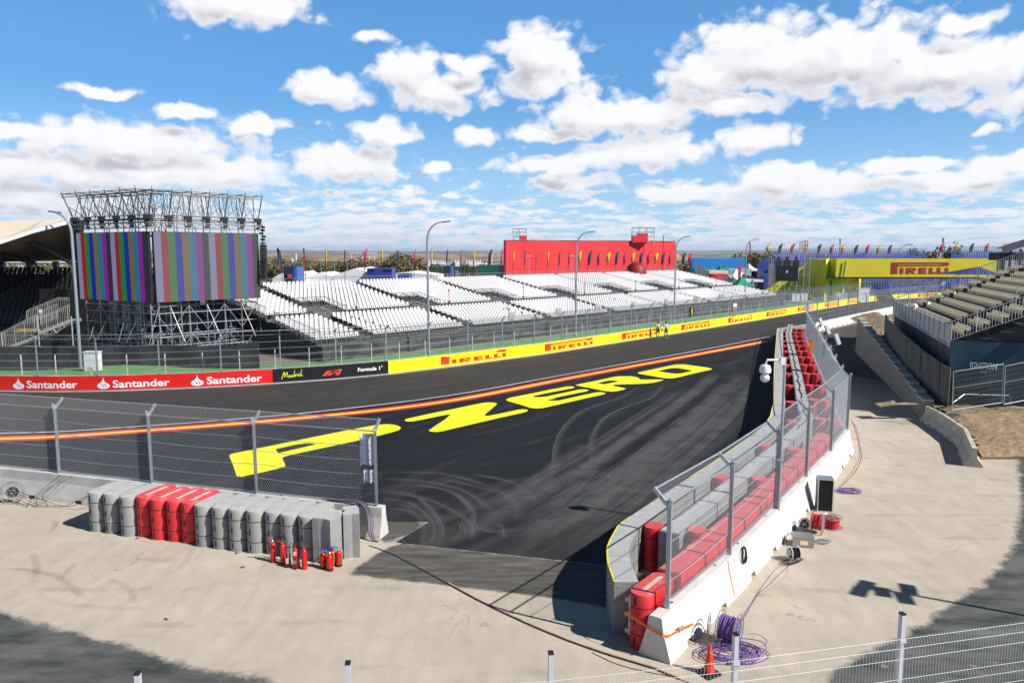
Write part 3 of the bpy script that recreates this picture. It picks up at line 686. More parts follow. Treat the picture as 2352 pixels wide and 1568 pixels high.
def debris_fence(name, posts, side, label, group=None, near=True, h0=1.0, cables=4, white_lug=True, post_group=None):
    P = [Vector((p[0], p[1], 0)) for p in posts]; root = thing(name, label, 'catch fence', (P[0].x, P[0].y, h0), 0, group)
    nrm = []
    for j in range(len(P)):
        d = (P[min(len(P) - 1, j + 1)] - P[max(0, j - 1)]).normalized(); nrm.append((Vector((-d.y, d.x, 0)) * side, d))
    Z = Vector((0, 0, 1))
    for p, (n, d) in zip(P, nrm):
        b = MB(); a = p + Z * (h0 - (0.45 if near else 0.0)); t = p + Z * (h0 + HV)
        off = -n * 0.05
        if near:   # channel section: web and two flanges, with bolt heads
            hh = (t - a).length
            b.box((a + t) / 2 + off, (0.012, 0.10, hh), (d, n)); 
            for s_ in (-1, 1): b.box((a + t) / 2 + off + n * 0.045 * s_ + d * 0.025, (0.05, 0.012, hh), (d, n))
            b.box(p + off + Z * (h0 - 0.2) , (0.14, 0.16, 0.02), (d, n))
            for k in range(9): b.box(a + off + Z * (0.25 + k * (hh - 0.4) / 8) + d * 0.066, (0.014, 0.03, 0.03), (d, n))
            tip = t + n * CY + Z * CZ; b.bar(t - Z * 0.06 + off, tip, 0.085, 0.07, up=d)
            b.prism([(-0.05, -0.12), (0.05, -0.12), (0.06, 0.06), (0.0, 0.12), (-0.05, 0.06)], t + off, n, Z, d, 0.02)
        else:
            b.box((a + t) / 2 + off, (0.075, 0.09, (t - a).length), (d, n)); tip = t + n * CY + Z * CZ; b.bar(t - Z * 0.04 + off, tip, 0.07, 0.06, up=d)
        po = b.build('post', GALV, root)
        if near:
            b = MB(); c = t + off - n * 0.03 + Z * 0.10; ring = [c + (n * math.cos(a_) + Z * math.sin(a_)) * 0.045 for a_ in [k * math.pi / 5 for k in range(10)]]
            b.tube(ring, 0.014, 5, closed=True); b.box(c - Z * 0.10, (0.02, 0.07, 0.13), (d, n)); b.build('lifting_eye', mat('pale_galvanised', (0.6, 0.62, 0.64), 0.4, 0.4), po)
    me = LINKN if near else LINKF
    for j in range(len(P) - 1):
        o = bpy.data.objects.new('chain_link_panel', me); COL.objects.link(o); o.parent = root
        d = P[j + 1] - P[j]; o.location = P[j] - P[0]; o.rotation_euler = (0, 0, math.atan2(d.y, d.x)); o.scale = (d.length / 4.0, side, 1)
    def run(nm, f, r, n=6, sag=0.0, m=GALV):
        b = MB(); pts = []
        for j in range(len(P)):
            pts.append(f(P[j], nrm[j][0]))
            if sag and j < len(P) - 1:
                for t in (0.25, 0.5, 0.75):
                    q = f(P[j].lerp(P[j + 1], t), nrm[j][0].lerp(nrm[j + 1][0], t)); pts.append(q - Z * sag * 4 * t * (1 - t))
        b.tube(pts, r, n); b.build(nm, m, root)
    k = 1.0 if near else 0.9
    run('top_rail', lambda p, n: p + n * (CY - 0.02) + Z * (h0 + HV + CZ - 0.02), 0.022 * k)
    run('knee_rail', lambda p, n: p + n * 0.02 + Z * (h0 + HV - 0.03), 0.022 * k)
    run('bottom_rail', lambda p, n: p + n * 0.02 + Z * (h0 + 0.06), 0.022 * k)
    for c in range(cables):
        zz = h0 + 0.06 + (HV - 0.1) * (c + 1) / (cables + 1)
        run('cable', lambda p, n: p + n * 0.03 + Z * zz, 0.009 if near else 0.011, 4, sag=0.05 if near else 0.02, m=WIRE)
    return root
debris_fence('catch_fence', LP, 1, 'galvanised catch fence on the left wall behind the grey and red blocks')
debris_fence('catch_fence', RW[:-1], 1, 'galvanised catch fence with cranked posts above the nearest red cushion row')
debris_fence('catch_fence', [RW[-2]] + RWALL[6:18], 1, 'catch fence seen edge-on along the far half of the cushion rows')
debris_fence('catch_fence', [tuple(RWfar.at(RWfar.L * 0.0 + s)[0]) for s in [RWfar.L * (11 + j) / k for j in range(0, k - 10)]], 1,
             'distant catch fence on the white wall at the right bend', near=False)
fs = [4.05 * j + 14.7 for j in range(0, 46)]
s0 = FARB.near((-9.55, 55.3, 0))
fs = [s0 + 3.9 * j for j in range(-9, 36)]
debris_fence('catch_fence', [tuple(FARB.at(s, 0.10)[0]) for s in fs if s < FARB.L - 1], -1, 'long catch fence above the advertising walls in front of the white grandstand', near=False)
# flat white plates wired to the last post of the left fence
b = MB(); d = (Vector(LP[-1]) - Vector(LP[-2])).normalized(); o3 = Vector((LP[-1][0], LP[-1][1], 0)) + Vector((0, 0.04, 0))
fold = thing('warning_banner', 'crumpled white and grey sheet tied to the last post of the left fence', 'banner', (o3.x - 0.3, o3.y, 2.0))
b = MB()
for (z0, z1, w) in ((2.33, 3.3, 0.50), (1.75, 2.12, 0.42)):
    n = 5
    for k in range(n):
        u0, u1 = -0.06 - w * k / n, -0.06 - w * (k + 1) / n
        y0, y1 = 0.05 + 0.05 * math.sin(k * 2.1), 0.05 + 0.05 * math.sin((k + 1) * 2.1)
        z0a, z0b = z0 - 0.03 * math.sin(k * 1.3) - 0.10 * k / n, z0 - 0.03 * math.sin((k + 1) * 1.3) - 0.10 * (k + 1) / n
        P0 = Vector((o3.x, o3.y, 0)); f = lambda u, y, z: P0 + Vector((d.x, d.y, 0)) * u + Vector((0, 1, 0)) * y + Vector((0, 0, z))
        b.mi = 1 if k < 3 else 0
        b.poly([f(u0, y0, z0a), f(u1, y1, z0b), f(u1, y1 + .03, z1), f(u0, y0 + .03, z1)])
b.build('sheet', [mat('banner_white', (0.75, 0.76, 0.80), 0.6), mat('banner_grey', (0.40, 0.40, 0.46), 0.6)], fold, smooth=True)

# ------------------------------------------------------------------ welded panel fences
def welded_mesh(name, w, h, r, pitch, bends, m, hp=0.2):
    b = MB(); n = int(w / pitch)
    def prof(z):
        for zb in bends:
            if abs(z - zb) < 0.07: return -(0.07 - abs(z - zb)) * 0.5
        return 0.0
    zs = sorted(set([0.0, h] + [v for zb in bends for v in (zb - 0.07, zb, zb + 0.07)]))
    zs = [z for z in zs if 0 <= z <= h]
    for k in range(n + 1):
        u = w * k / n
        for a, c in zip(zs, zs[1:]): tri(b, (u, prof(a), a), (u, prof(c), c + 0.002), r)
    hz = set()
    for zb in bends: hz |= {zb - 0.07, zb + 0.07}
    z = 0.1
    while z < h: 
        if all(abs(z - q) > 0.1 for q in hz): hz.add(z)
        z += hp
    for z in hz: tri(b, (0, -r, z), (w, -r, z), r * 1.15)
    me = bpy.data.meshes.new(name); me.from_pydata(b.v, [], b.f); me.materials.append(m); return me
def panel_fence(name, posts, label, zb, h, me, w0, pw, ztop, m, group=None, cap=None):
    P = [Vector((p[0], p[1], 0)) for p in posts]; root = thing(name, label, 'mesh fence', (P[0].x, P[0].y, zb), 0, group)
    for j, p in enumerate(P):
        d = (P[min(len(P) - 1, j + 1)] - P[max(0, j - 1)]).normalized(); n = Vector((-d.y, d.x, 0))
        b = MB(); b.box((p.x, p.y, (zb + ztop) / 2), (pw, pw * 1.2, ztop - zb), (d, n)); po = b.build('post', m, root)
        if cap:
            b = MB(); b.box((p.x, p.y, ztop + 0.012), (pw * 1.1, pw * 1.3, 0.024), (d, n)); b.build('post_cap', cap, po)
            b = MB()
            for z in (ztop - 0.38, ztop - 1.2): b.box((p.x - n.x * pw * .7, p.y - n.y * pw * .7, z), (pw * 1.6, 0.02, 0.05), (d, n))
            b.build('clamp', m, po)
    for j in range(len(P) - 1):
        o = bpy.data.objects.new('mesh_panel', me); COL.objects.link(o); o.parent = root
        d = P[j + 1] - P[j]; n = Vector((-d.y, d.x, 0)).normalized(); o.location = P[j] - P[0] - n * pw * 0.5; o.rotation_euler = (0, 0, math.atan2(d.y, d.x)); o.scale = (d.length / w0, 1, 1)
    return root
NP = [tuple(G(x, y, 4.0)[:2]) for x, y in ((316, 1547), (799, 1523), (1265, 1500), (1690, 1457), (2073, 1410))]
NP = [(NP[0][0] - 2.5, NP[0][1] - 0.2)] + NP + [(NP[-1][0] + 2.4, NP[-1][1] + 0.55), (NP[-1][0] + 4.8, NP[-1][1] + 1.1)]
WN = welded_mesh('welded_panel_near', 2.5, 2.03, 0.0024, 0.05, (1.93, 1.33, 0.7, 0.15), mat('galv_wire_bright', (0.62, 0.64, 0.66), 0.4, 0.3))
panel_fence('mesh_fence', NP, 'grey welded wire mesh fence with square posts crossing the bottom of the view', 1.65, 2.03, WN, 2.5, 0.06, 4.0,
            mat('grey_post_paint', (0.50, 0.51, 0.55), 0.45, 0.2), cap=BLACKM)
WF = welded_mesh('welded_panel_far', 2.5, 1.9, 0.0035, 0.12, (1.8, 1.25, 0.65, 0.2), WIRED, hp=0.6)
panel_fence('mesh_fence', [tuple(FARB.at(FARB.near((-36, 48.3, 0)) + 2.5 * j, 1.5)[0]) for j in range(58)], 'low white-posted mesh fence on the grass behind the advertising walls',
            0.0, 1.9, WF, 2.5, 0.055, 2.2, mat('pale_post', (0.62, 0.63, 0.64), 0.5, 0.1))

# ------------------------------------------------------------------ cushion barriers
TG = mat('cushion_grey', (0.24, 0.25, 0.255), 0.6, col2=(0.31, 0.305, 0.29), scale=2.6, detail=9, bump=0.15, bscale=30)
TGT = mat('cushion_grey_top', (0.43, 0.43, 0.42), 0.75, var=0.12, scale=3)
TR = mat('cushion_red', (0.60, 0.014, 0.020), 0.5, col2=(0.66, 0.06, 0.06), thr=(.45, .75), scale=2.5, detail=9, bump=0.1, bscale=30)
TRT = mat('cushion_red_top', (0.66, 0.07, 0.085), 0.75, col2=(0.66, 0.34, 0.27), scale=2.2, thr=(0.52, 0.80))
TDK = mat('cushion_groove', (0.01, 0.01, 0.01), 0.8)
TGD = mat('cushion_dust', (0.62, 0.50, 0.38), 0.9, var=0.2, scale=9)
def stadium(l, w, n=6, rr=0.9):
    pts = []
    for sx in (1, -1):
        for k in range(n + 1):
            a = -math.pi / 2 + math.pi * k / n
            x = (l / 2 - w / 2 * rr) + w / 2 * rr * math.cos(a); y = w / 2 * math.sin(a); pts.append((x * sx, y * sx))
    return pts
def loft(b, outl, zs, mi_side, mi_top):
    """outl(z)->points; rings"""
    rings = []
    for z, sc, mi in zs:
        i = len(b.v); o = outl; b.v += [(x * sc if True else x, y * sc, z) for x, y in o]; rings.append((i, mi))
    n = len(outl)
    for (i, mi), (j, mj) in zip(rings, rings[1:]):
        for k in range(n): b.f.append((i + k, i + (k + 1) % n, j + (k + 1) % n, j + k)); b.m.append(mj)
    i = rings[-1][0]; b.f.append(tuple(i + k for k in range(n))); b.m.append(mi_top)
def tec_proto(name, l, w, h, side, top, label, dust=True):
    b = MB(); out = stadium(l, w)
    g = 0.012; zs = [(0.0, 0.99, 0)]
    for zg in (0.345, 1.0 * h - 0.32):
        zs += [(zg - g, 1.0, 0), (zg - g, 0.985, 2), (zg + g, 0.985, 2), (zg + g, 1.0, 2)]
    zs += [(h - 0.03, 1.0, 0), (h, 0.97, 0)]
    loft(b, out, zs, 0, 1)
    b.mi = 2
    for s in (1, -1):
        for zc in (0.18, 0.66, h - 0.17): b.box((s * (l / 2 - 0.004), -0.05 * s, zc), (0.02, 0.035, 0.17))
        b.box((s * (l / 2 - 0.035), 0.10, 0.62), (0.02, 0.22, 0.014))
    b.mi = 3
    if dust: b.box((l * 0.02, 0, h + 0.001), (l * 0.62, w * 0.20, 0.006))
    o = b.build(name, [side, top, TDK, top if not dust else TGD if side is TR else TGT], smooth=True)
    tag(o, label, 'barrier block'); return o
gp_ = tec_proto('barrier_block', 1.5, 0.565, 1.3, TG, TGT, '', True)
rp_ = tec_proto('barrier_block', 1.5, 0.565, 1.3, TR, TRT, '', True)
crossp = tec_proto('barrier_block', 0.56, 0.62, 1.28, TR, TRT, '', False)
ld = Vector((LP[-1][0] - LP[0][0], LP[-1][1] - LP[0][1], 0)).normalized(); ln = Vector((-ld.y, ld.x, 0))
cols = 'gggrrrrggggggg'
xb = [545, 637, 732, 830, 915, 1007, 1093, 1177, 1278, 1375, 1480, 1590, 1683, 1792]
yb = [70, 80, 98, 100, 118, 127, 138, 158, 172, 185, 197, 203, 222, 235]
first = {}
for k, c in enumerate(cols):
    f = G(0.4252 * xb[k] * 0.91875, (1300 + 0.4252 * yb[k]) * 0.91875); 
    o = (gp_ if c == 'g' else rp_)
    if c in first: o = o.copy(); COL.objects.link(o)
    first[c] = 1
    ctr = f + ln * 0.75; o.location = (ctr.x, ctr.y, 0); o.rotation_euler = (0, 0, math.atan2(ln.y, ln.x) + rnd.uniform(-0.03, 0.03))
    if c == 'r': lab = 'red plastic barrier block in the stacked row below the left fence'; gr = 'red blocks in the left row'
    elif k < 3: lab = 'grey plastic barrier block at the left end of the row, left of the red ones'; gr = 'grey blocks left of the red ones'
    else: lab = 'grey plastic barrier block in the row right of the red ones'; gr = 'grey blocks right of the red ones'
    tag(o, lab, 'barrier block', gr)
# two blocks standing side-on at the end of the row, with flat waisted faces
def waisted(name, ctr, ang, l, w, h, label):
    pts = [(-l / 2, -w / 2), (-l * 0.18, -w / 2 + 0.02), (l * 0.05, -w / 2 + 0.05), (l / 2, -w / 2 - 0.01), (l / 2 + 0.03, w * 0.1), (l / 2 - 0.05, w / 2), (0, w / 2 - 0.07), (-l / 2 + 0.04, w / 2), (-l / 2 - 0.03, 0)]
    b = MB(); loft(b, pts, [(0, 1, 0), (h * 0.5, 1, 0), (h - 0.03, 1.0, 0), (h, 0.97, 0)], 0, 1); b.mi = 2
    for (u, z) in ((0.1, 0.75), (-0.12, 0.68)): b.box((u, -w / 2 + 0.025, z), (0.03, 0.02, 0.03))
    o = b.build(name, [TG, TGT, mat('bolt_rust', (0.5, 0.2, 0.06), 0.6)]); o.location = (ctr.x, ctr.y, 0); o.rotation_euler = (0, 0, ang); tag(o, label, 'barrier block'); return o
f1 = G(0.4252 * 1915 * 0.91875, (1300 + 0.4252 * 258) * 0.91875); f2 = G(0.4252 * 2030 * 0.91875, (1300 + 0.4252 * 225) * 0.91875)
waisted('barrier_block', f1 + Vector((0.05, 0.45, 0)), -0.35, 0.62, 0.9, 1.36, 'grey waisted block turned side-on behind the short red extinguishers')
waisted('barrier_block', f2 + Vector((0.10, 0.42, 0)), 0.25, 0.46, 0.8, 1.36, 'last grey waisted block standing beside the concrete wall end')

# right-hand rows, built along the outer edge line
OUTE = Path([(2.42, 16.70), (2.40, 17.93), (2.53, 18.93), (3.06, 20.46), (4.64, 22.86), (7.32, 26.56), (8.63, 28.51), (10.2, 30.9), (11.5, 32.95), (12.37, 34.75), (13.75, 38.2),
             (17.55, 49.0), (22.5, 62.6), (26.5, 73.6), (27.6, 76.6)] + [tuple(G(1805, 751.5, 1.3)[:2]), tuple(G(1850, 744.5, 1.3)[:2])])
def row_block(path, s0, s1, o0, o1, h, mats, label, group, edge=None, strap=False, cat='barrier block', name='barrier_block'):
    b = MB(); n = max(1, int((s1 - s0) / 0.5)); g = 0.006
    S = [s0 + g + (s1 - s0 - 2 * g) * k / n for k in range(n + 1)]
    zs = [0.0, 0.33, 0.35, h - 0.34, h - 0.32, h]
    org = path.at((s0 + s1) / 2, (o0 + o1) / 2)[0]
    def pt(s, o, z): q, _ = path.at(s, o); return (q.x - org.x, q.y - org.y, z)
    for a, c in zip(S, S[1:]):
        for o in (o0, o1):
            for z0, z1 in zip(zs, zs[1:]):
                b.mi = 2 if z1 - z0 < 0.03 else 0; b.poly([pt(a, o, z0), pt(c, o, z0), pt(c, o, z1), pt(a, o, z1)])
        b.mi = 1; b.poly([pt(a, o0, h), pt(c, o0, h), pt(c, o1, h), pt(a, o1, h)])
    for s in (S[0], S[-1]):
        b.mi = 0; b.poly([pt(s, o0, 0), pt(s, o1, 0), pt(s, o1, h), pt(s, o0, h)])
    if edge is not None:
        b.mi = 3
        for a, c in zip(S, S[1:]):
            b.poly([pt(a, o0 + 0.012, h - 0.02), pt(c, o0 + 0.012, h - 0.02), pt(c, o0 + 0.012, h + 0.012), pt(a, o0 + 0.012, h + 0.012)])
            b.poly([pt(a, o0 + 0.012, h + 0.012), pt(c, o0 + 0.012, h + 0.012), pt(c, o0 - 0.03, h + 0.012), pt(a, o0 - 0.03, h + 0.012)])
    mm = list(mats) + ([edge] if edge is not None else [])
    if strap:
        b.mi = 2; sm = S[0] + 0.05
        for a, c in ((o0, o1),):
            p0, p1 = Vector(pt(sm, a, h + 0.004)), Vector(pt(sm, c, h + 0.004)); b.bar(p0, p1, 0.045, 0.008)
            for o in (o0 + 0.006 * (1 if o0 > o1 else -1), o1 - 0.006 * (1 if o0 > o1 else -1)): 
                q = Vector(pt(sm, o, h / 2)); b.box(q, (0.045, 0.012, h))
    if mats[0] is TG and len(S) > 1:   # moulded oval on the top
        pass
    o = b.build(name, mm); o.location = (org.x, org.y, 0); tag(o, label, cat, group); return o
YE = mat('edge_yellow', (0.85, 0.72, 0.03), 0.6); OE = mat('edge_orange', (0.85, 0.17, 0.05), 0.6)
n = int(OUTE.L / 1.55)
for j in range(n):
    a, c = OUTE.L * j / n, OUTE.L * (j + 1) / n
    lab = 'nearest grey cushion block curling round the front of the outer row' if j == 0 else ('grey cushion block of the outer row with an orange top edge' if 5.2 < a < 9 else 'grey cushion block of the outer row facing the run-off')
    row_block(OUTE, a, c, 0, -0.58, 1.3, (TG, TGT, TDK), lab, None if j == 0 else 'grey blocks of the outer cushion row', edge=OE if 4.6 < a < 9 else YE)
MIDP = Path([RP.at(s, 1.62)[0] for s in [3.6 + 1.5 * k for k in range(46)]])
n = int(MIDP.L / 1.55)
for j in range(n):
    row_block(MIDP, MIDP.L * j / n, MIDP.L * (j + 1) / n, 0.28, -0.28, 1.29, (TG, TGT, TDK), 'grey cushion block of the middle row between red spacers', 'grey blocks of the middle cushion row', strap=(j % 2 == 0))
b = MB(); cp = [Vector((*MIDP.at(MIDP.L * (0.22 + 0.78 * k / 80), 0.05 * math.sin(k * 1.3))[0], 1.32)) for k in range(81)]; b.tube(cp, 0.022, 5)
tag(b.build('cable', BLACKM), 'thick black cable lying along the top of the middle grey row', 'cable')
q, d = RP.at(0.33, 0.51); o = rp_.copy(); COL.objects.link(o); dd_ = (RP.p[1] - RP.p[0]).normalized(); c_ = RP.p[0] + dd_ * 0.36 + Vector((-dd_.y, dd_.x)) * 0.51; o.location = (c_.x, c_.y, 0); o.rotation_euler = (0, 0, math.atan2(dd_.y, dd_.x)); o.pop('group', None) if 'group' in o else None; tag(o, 'front red block with a rounded nose beside the wall end, orange strap round it', 'barrier block')
for j in range(1, 12):
    row_block(RP, -0.35 + 1.56 * j, -0.35 + 1.56 * (j + 1), 0.22, 0.80, 1.28, (TR, TRT, TDK), 'front red cushion block beside the concrete wall with the orange strap' if j == 0 else 'red cushion block in the long row against the concrete wall',
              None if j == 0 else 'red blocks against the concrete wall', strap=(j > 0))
# red spacer blocks between the rows
def spacer(s, off, label, group):
    global crossp
    o = crossp if not first.get('x') else crossp.copy()
    if first.get('x'): COL.objects.link(o)
    first['x'] = 1
    q, d = RP.at(s, off); o.location = (q.x, q.y, 0); o.rotation_euler = (0, 0, math.atan2(d.y, d.x) + math.pi / 2); tag(o, label, 'barrier block', group)
z8 = lambda x, y: G((1800 + .2933 * x) * .91875, (760 + .2933 * y) * .91875, 1.3)
for x, y in ((1648, 1091), (1488, 1202), (1753, 1019), (1822, 963)):
    spacer(RP.near(G(x, y, 1.3)), 2.22, 'red spacer block between the outer and middle grey rows, near half', 'near red spacers of the outer gap')
for x, y in ((640, 830), (620, 690), (605, 590), (600, 515), (588, 450), (582, 398), (578, 350), (572, 310), (565, 270), (565, 228)):
    spacer(RP.near(z8(x, y)), 2.20, 'red spacer block between the outer and middle grey rows, far half', 'far red spacers of the outer gap')
for x, y in ((1826, 1028), (1741, 1095), (1600, 1213)):
    spacer(RP.near(G(x, y, 1.3)), 1.06, 'red spacer block between the middle grey row and the red row', 'near red spacers of the inner gap')
for x, y in ((860, 975), (840, 810), (820, 690), (780, 590), (760, 515), (730, 450), (710, 398), (690, 350), (680, 310), (670, 270), (670, 240), (690, 210)):
    s = RP.near(z8(x, y))
    for off in (1.04, 0.48):
        if off < 1 and s < 19.5: continue
        spacer(s, off, 'red spacer block between the middle grey row and the far wall', 'far red spacers of the inner gap')
# ------------------------------------------------------------------ lettering
def text_polys(txt, bold=0.0, shear=0.0):
    """text as flat mesh data scaled to cap height 1, left edge 0; returns verts2d, faces, width"""
    cu = bpy.data.curves.new('t', 'FONT'); cu.body = txt; cu.size = 1; cu.offset = bold; cu.shear = shear; cu.resolution_u = 3; cu.fill_mode = 'FRONT'
    o = bpy.data.objects.new('t', cu); COL.objects.link(o); dg = bpy.context.evaluated_depsgraph_get(); dg.update()
    me = bpy.data.meshes.new_from_object(o.evaluated_get(dg)); v = [(p.co.x, p.co.y) for p in me.vertices]; f = [tuple(p.vertices) for p in me.polygons]
    bpy.data.objects.remove(o); bpy.data.curves.remove(cu); bpy.data.meshes.remove(me)
    x0 = min(p[0] for p in v); x1 = max(p[0] for p in v)
    cap = 0.73
    v = [((p[0] - x0) / cap, p[1] / cap) for p in v]; return v, f, (x1 - x0) / cap
def tri2(outer, holes=()):
    lists = [[Vector((p[0], p[1], 0)) for p in l] for l in [outer] + list(holes)]
    v = [tuple(p[:2]) for l in lists for p in l]; return v, [tuple(t) for t in tessellate_polygon(lists)]
def pirelli():
    """logo outlines, width 1, height measured so that the tall stem is 0.6*wallheight; x 0..1, y 0..1"""
    parts = []
    cap = [(0.955 + 0.045 * math.sin(a), 0.84 + 0.16 * math.cos(a)) for a in [math.pi * k / 8 for k in range(9)]]
    outer = [(0, 0), (0, 1.0)] + cap + [(0.955, 0.68), (0.885, 0.66), (0.115, 0.60), (0.115, 0)]
    outer = [(0, 0), (0, 1.0)] + cap + [(0.116, 0.68), (0.116, 0)]
    hole = [(0.116, 0.765), (0.116, 0.90), (0.87, 0.90), (0.88, 0.83), (0.87, 0.765)]
    outer = [(0, 0), (0, 1.0)] + cap + [(0.116, 0.66), (0.116, 0)]
    parts.append(tri2(outer, [[(0.118, 0.79), (0.118, 0.865), (0.862, 0.865), (0.872, 0.83), (0.862, 0.79)]]))
    H = 0.53
    R_ = lambda x0, x1, y0, y1: parts.append(tri2([(x0, y0), (x1, y0), (x1, y1), (x0, y1)]))
    R_(0.155, 0.218, 0, H)
    bowl = [(0.400 + 0.035 * math.sin(a), 0.375 + (H - 0.375) * math.cos(a)) for a in [math.pi * k / 6 for k in range(7)]]
    parts.append(tri2([(0.258, 0), (0.258, H)] + bowl + [(0.37, 0.19), (0.44, 0), (0.37, 0), (0.325, 0.17), (0.322, 0.17), (0.322, 0)], [[(0.322, 0.33), (0.322, 0.40), (0.372, 0.40), (0.38, 0.365), (0.372, 0.33)]]))
    parts.append(tri2([(0.475, 0), (0.475, H), (0.615, H), (0.615, H - 0.135), (0.545, H - 0.135), (0.545, H - 0.195), (0.61, H - 0.195), (0.61, H - 0.325), (0.545, H - 0.325), (0.545, 0.145), (0.62, 0.145), (0.62, 0)]))
    for x0 in (0.655, 0.790): parts.append(tri2([(x0, 0), (x0, H), (x0 + 0.065, H), (x0 + 0.065, 0.16), (x0 + 0.122, 0.16), (x0 + 0.122, 0)]))
    R_(0.928, 0.99, 0, H)
    return parts
PIR = pirelli()
def place(b, parts, f):
    """map flat outlines through f(x, y) -> world point"""
    for v, fc in parts:
        i = len(b.v); b.v += [tuple(f(*p)) for p in v]
        for t in fc: b.f.append(tuple(i + k for k in t)); b.m.append(b.mi)

# ------------------------------------------------------------------ advertising walls of the far side
def on_wall(s, z, o=-0.026): q, _ = FARB.at(s, o); return Vector((q.x, q.y, z))
def adwall(sa, sb, m, label, group=None, n=None):
    c = FARB.at((sa + sb) / 2, 0.15)[0]; root = thing('advertising_wall', label, 'advertising wall', (c.x, c.y, 0), 0, group)
    pts = [sa] + [s for s in FARB.c if sa < s < sb] + [sb]; b = MB()
    for a, e in zip(pts, pts[1:]):
        q = [FARB.at(s, o)[0] for s, o in ((a, 0), (e, 0), (e, 0.30), (a, 0.30))]; b.mi = 0
        for z in (0, 0.98): b.poly([(p.x, p.y, z) for p in q])
        b.poly([(*q[3], 0), (*q[2], 0), (*q[2], 0.98), (*q[3], 0.98)]); b.poly([(*q[0], 0), (*q[1], 0), (*q[1], 0.98), (*q[0], 0.98)])
    for s, (o0, o1) in ((pts[0], (0, .3)), (pts[-1], (0, .3))):
        a, e = FARB.at(s, o0)[0], FARB.at(s, o1)[0]; b.poly([(a.x, a.y, 0), (e.x, e.y, 0), (e.x, e.y, .98), (a.x, a.y, .98)])
    b.build('concrete_core', CONC, root)
    b = MB()
    for a, e in zip(pts, pts[1:]):
        p, q = FARB.at(a, -0.02)[0], FARB.at(e, -0.02)[0]; b.poly([(p.x, p.y, 0.06), (q.x, q.y, 0.06), (q.x, q.y, 1.0), (p.x, p.y, 1.0)])
        r, t = FARB.at(a, 0.0)[0], FARB.at(e, 0.0)[0]; b.poly([(p.x, p.y, 1.0), (q.x, q.y, 1.0), (t.x, t.y, 1.0), (r.x, r.y, 1.0)])
    b.build('printed_face', m, root); return root
hx = lambda x: FARB.hitx(x, 0.5)
SRED = mat('banner_red', (0.70, 0.014, 0.008), 0.45, var=0.05, scale=0.4); SBLK = mat('banner_black', (0.010, 0.010, 0.012), 0.4)
SYEL = mat('banner_yellow', (0.90, 0.82, 0.01), 0.45, var=0.03, scale=0.4); PRED = mat('logo_red', (0.78, 0.035, 0.012), 0.45); PW = mat('print_white', (0.82, 0.82, 0.82), 0.5)
sR, sB = hx(626), hx(891.7)
red = adwall(0.5, sR, SRED, 'red advertising wall with white flame logos and lettering, left end of the track wall')
blk = adwall(sR + 0.01, sB - 0.01, SBLK, 'black advertising wall with a yellow script, an orange logo and white lettering')
def logo_text(root, x0, x1):
    a, e = hx(x0), hx(x1); w = e - a; fl = 0.18 * w
    b = MB(); cx = a + fl * 0.5
    ell = [(math.cos(t) * 0.5, math.sin(t) * 0.21) for t in [2 * math.pi * k / 20 for k in range(20)]]
    place(b, [tri2(ell)], lambda x, y: on_wall(cx + x * fl, 0.33 + y, -0.026))
    flame = [(-0.02, 0.0), (-0.16, 0.12), (-0.20, 0.25), (-0.10, 0.36), (-0.02, 0.46), (-0.03, 0.60), (0.05, 0.50), (0.08, 0.36), (0.20, 0.24), (0.26, 0.12), (0.28, 0.02)]
    place(b, [tri2(flame)], lambda x, y: on_wall(cx + x * fl, 0.30 + y, -0.030)); b.mi = 1
    for dx in (-0.10, 0.11):
        slit = [(0.02, -0.10), (-0.03, 0.10), (0.10, 0.22), (0.07, 0.06), (0.16, -0.08), (0.08, -0.12)]
        slit = [(0.06, -0.06), (-0.04, 0.12), (-0.05, 0.24), (0.01, 0.12), (0.12, -0.02), (0.12, -0.10)]
        place(b, [tri2([(p[0] + dx, p[1]) for p in slit])], lambda x, y: on_wall(cx + x * fl, 0.32 + y, -0.034))
    b.build('flame_logo', [PW, SRED], root, fix=False)
    v, f, tw = text_polys('Santander', 0.022); x0_ = a + fl * 1.22; sc = (e - x0_) / tw
    b = MB(); place(b, [(v, f)], lambda x, y: on_wall(x0_ + x * sc, 0.21 + y * 0.50, -0.028)); b.build('lettering', PW, root, fix=False)
for x0, x1 in ((30, 178), (223, 390), (438, 602)): logo_text(red, x0, x1)
def zpt(zx, zy):
    """point of the second crop on the black wall -> (s, height)"""
    t = (zx - 150) / 1065; top = 1345 - 88 * t; bot = 1470 - 92 * t
    return hx((640 + .2721 * zx) * .91875), 0.03 + 0.97 * (bot - zy) / (bot - top)
b = MB()
mad = [[(235,1432),(250,1385),(262,1368),(262,1412),(275,1385),(288,1370),(284,1412)], [(318,1398),(303,1396),(294,1408),(300,1416),(312,1408),(320,1396),(322,1412),(330,1410)],
       [(348,1388),(333,1394),(329,1406),(338,1410),(350,1398),(356,1345),(351,1400),(356,1408)], [(362,1385),(364,1406),(368,1390),(376,1382)], [(383,1382),(383,1402)], [(386,1368),(387,1366)],
       [(408,1380),(395,1385),(391,1398),(398,1402),(410,1390),(420,1338),(412,1394),(418,1400),(430,1392)]]
for st in mad:
    p = [zpt(*q) for q in st]
    p = [tuple(q) for q in smooth_path([Vector(q) for q in p], 0.04)]
    L_, R_ = strip(p, 0.022, -0.022)
    for j in range(len(p) - 1): b.poly([on_wall(*L_[j]), on_wall(*R_[j]), on_wall(*R_[j + 1]), on_wall(*L_[j + 1])])
b.build('script_lettering', mat('script_yellow', (0.72, 0.80, 0.05), 0.5), blk, fix=False)
b = MB()
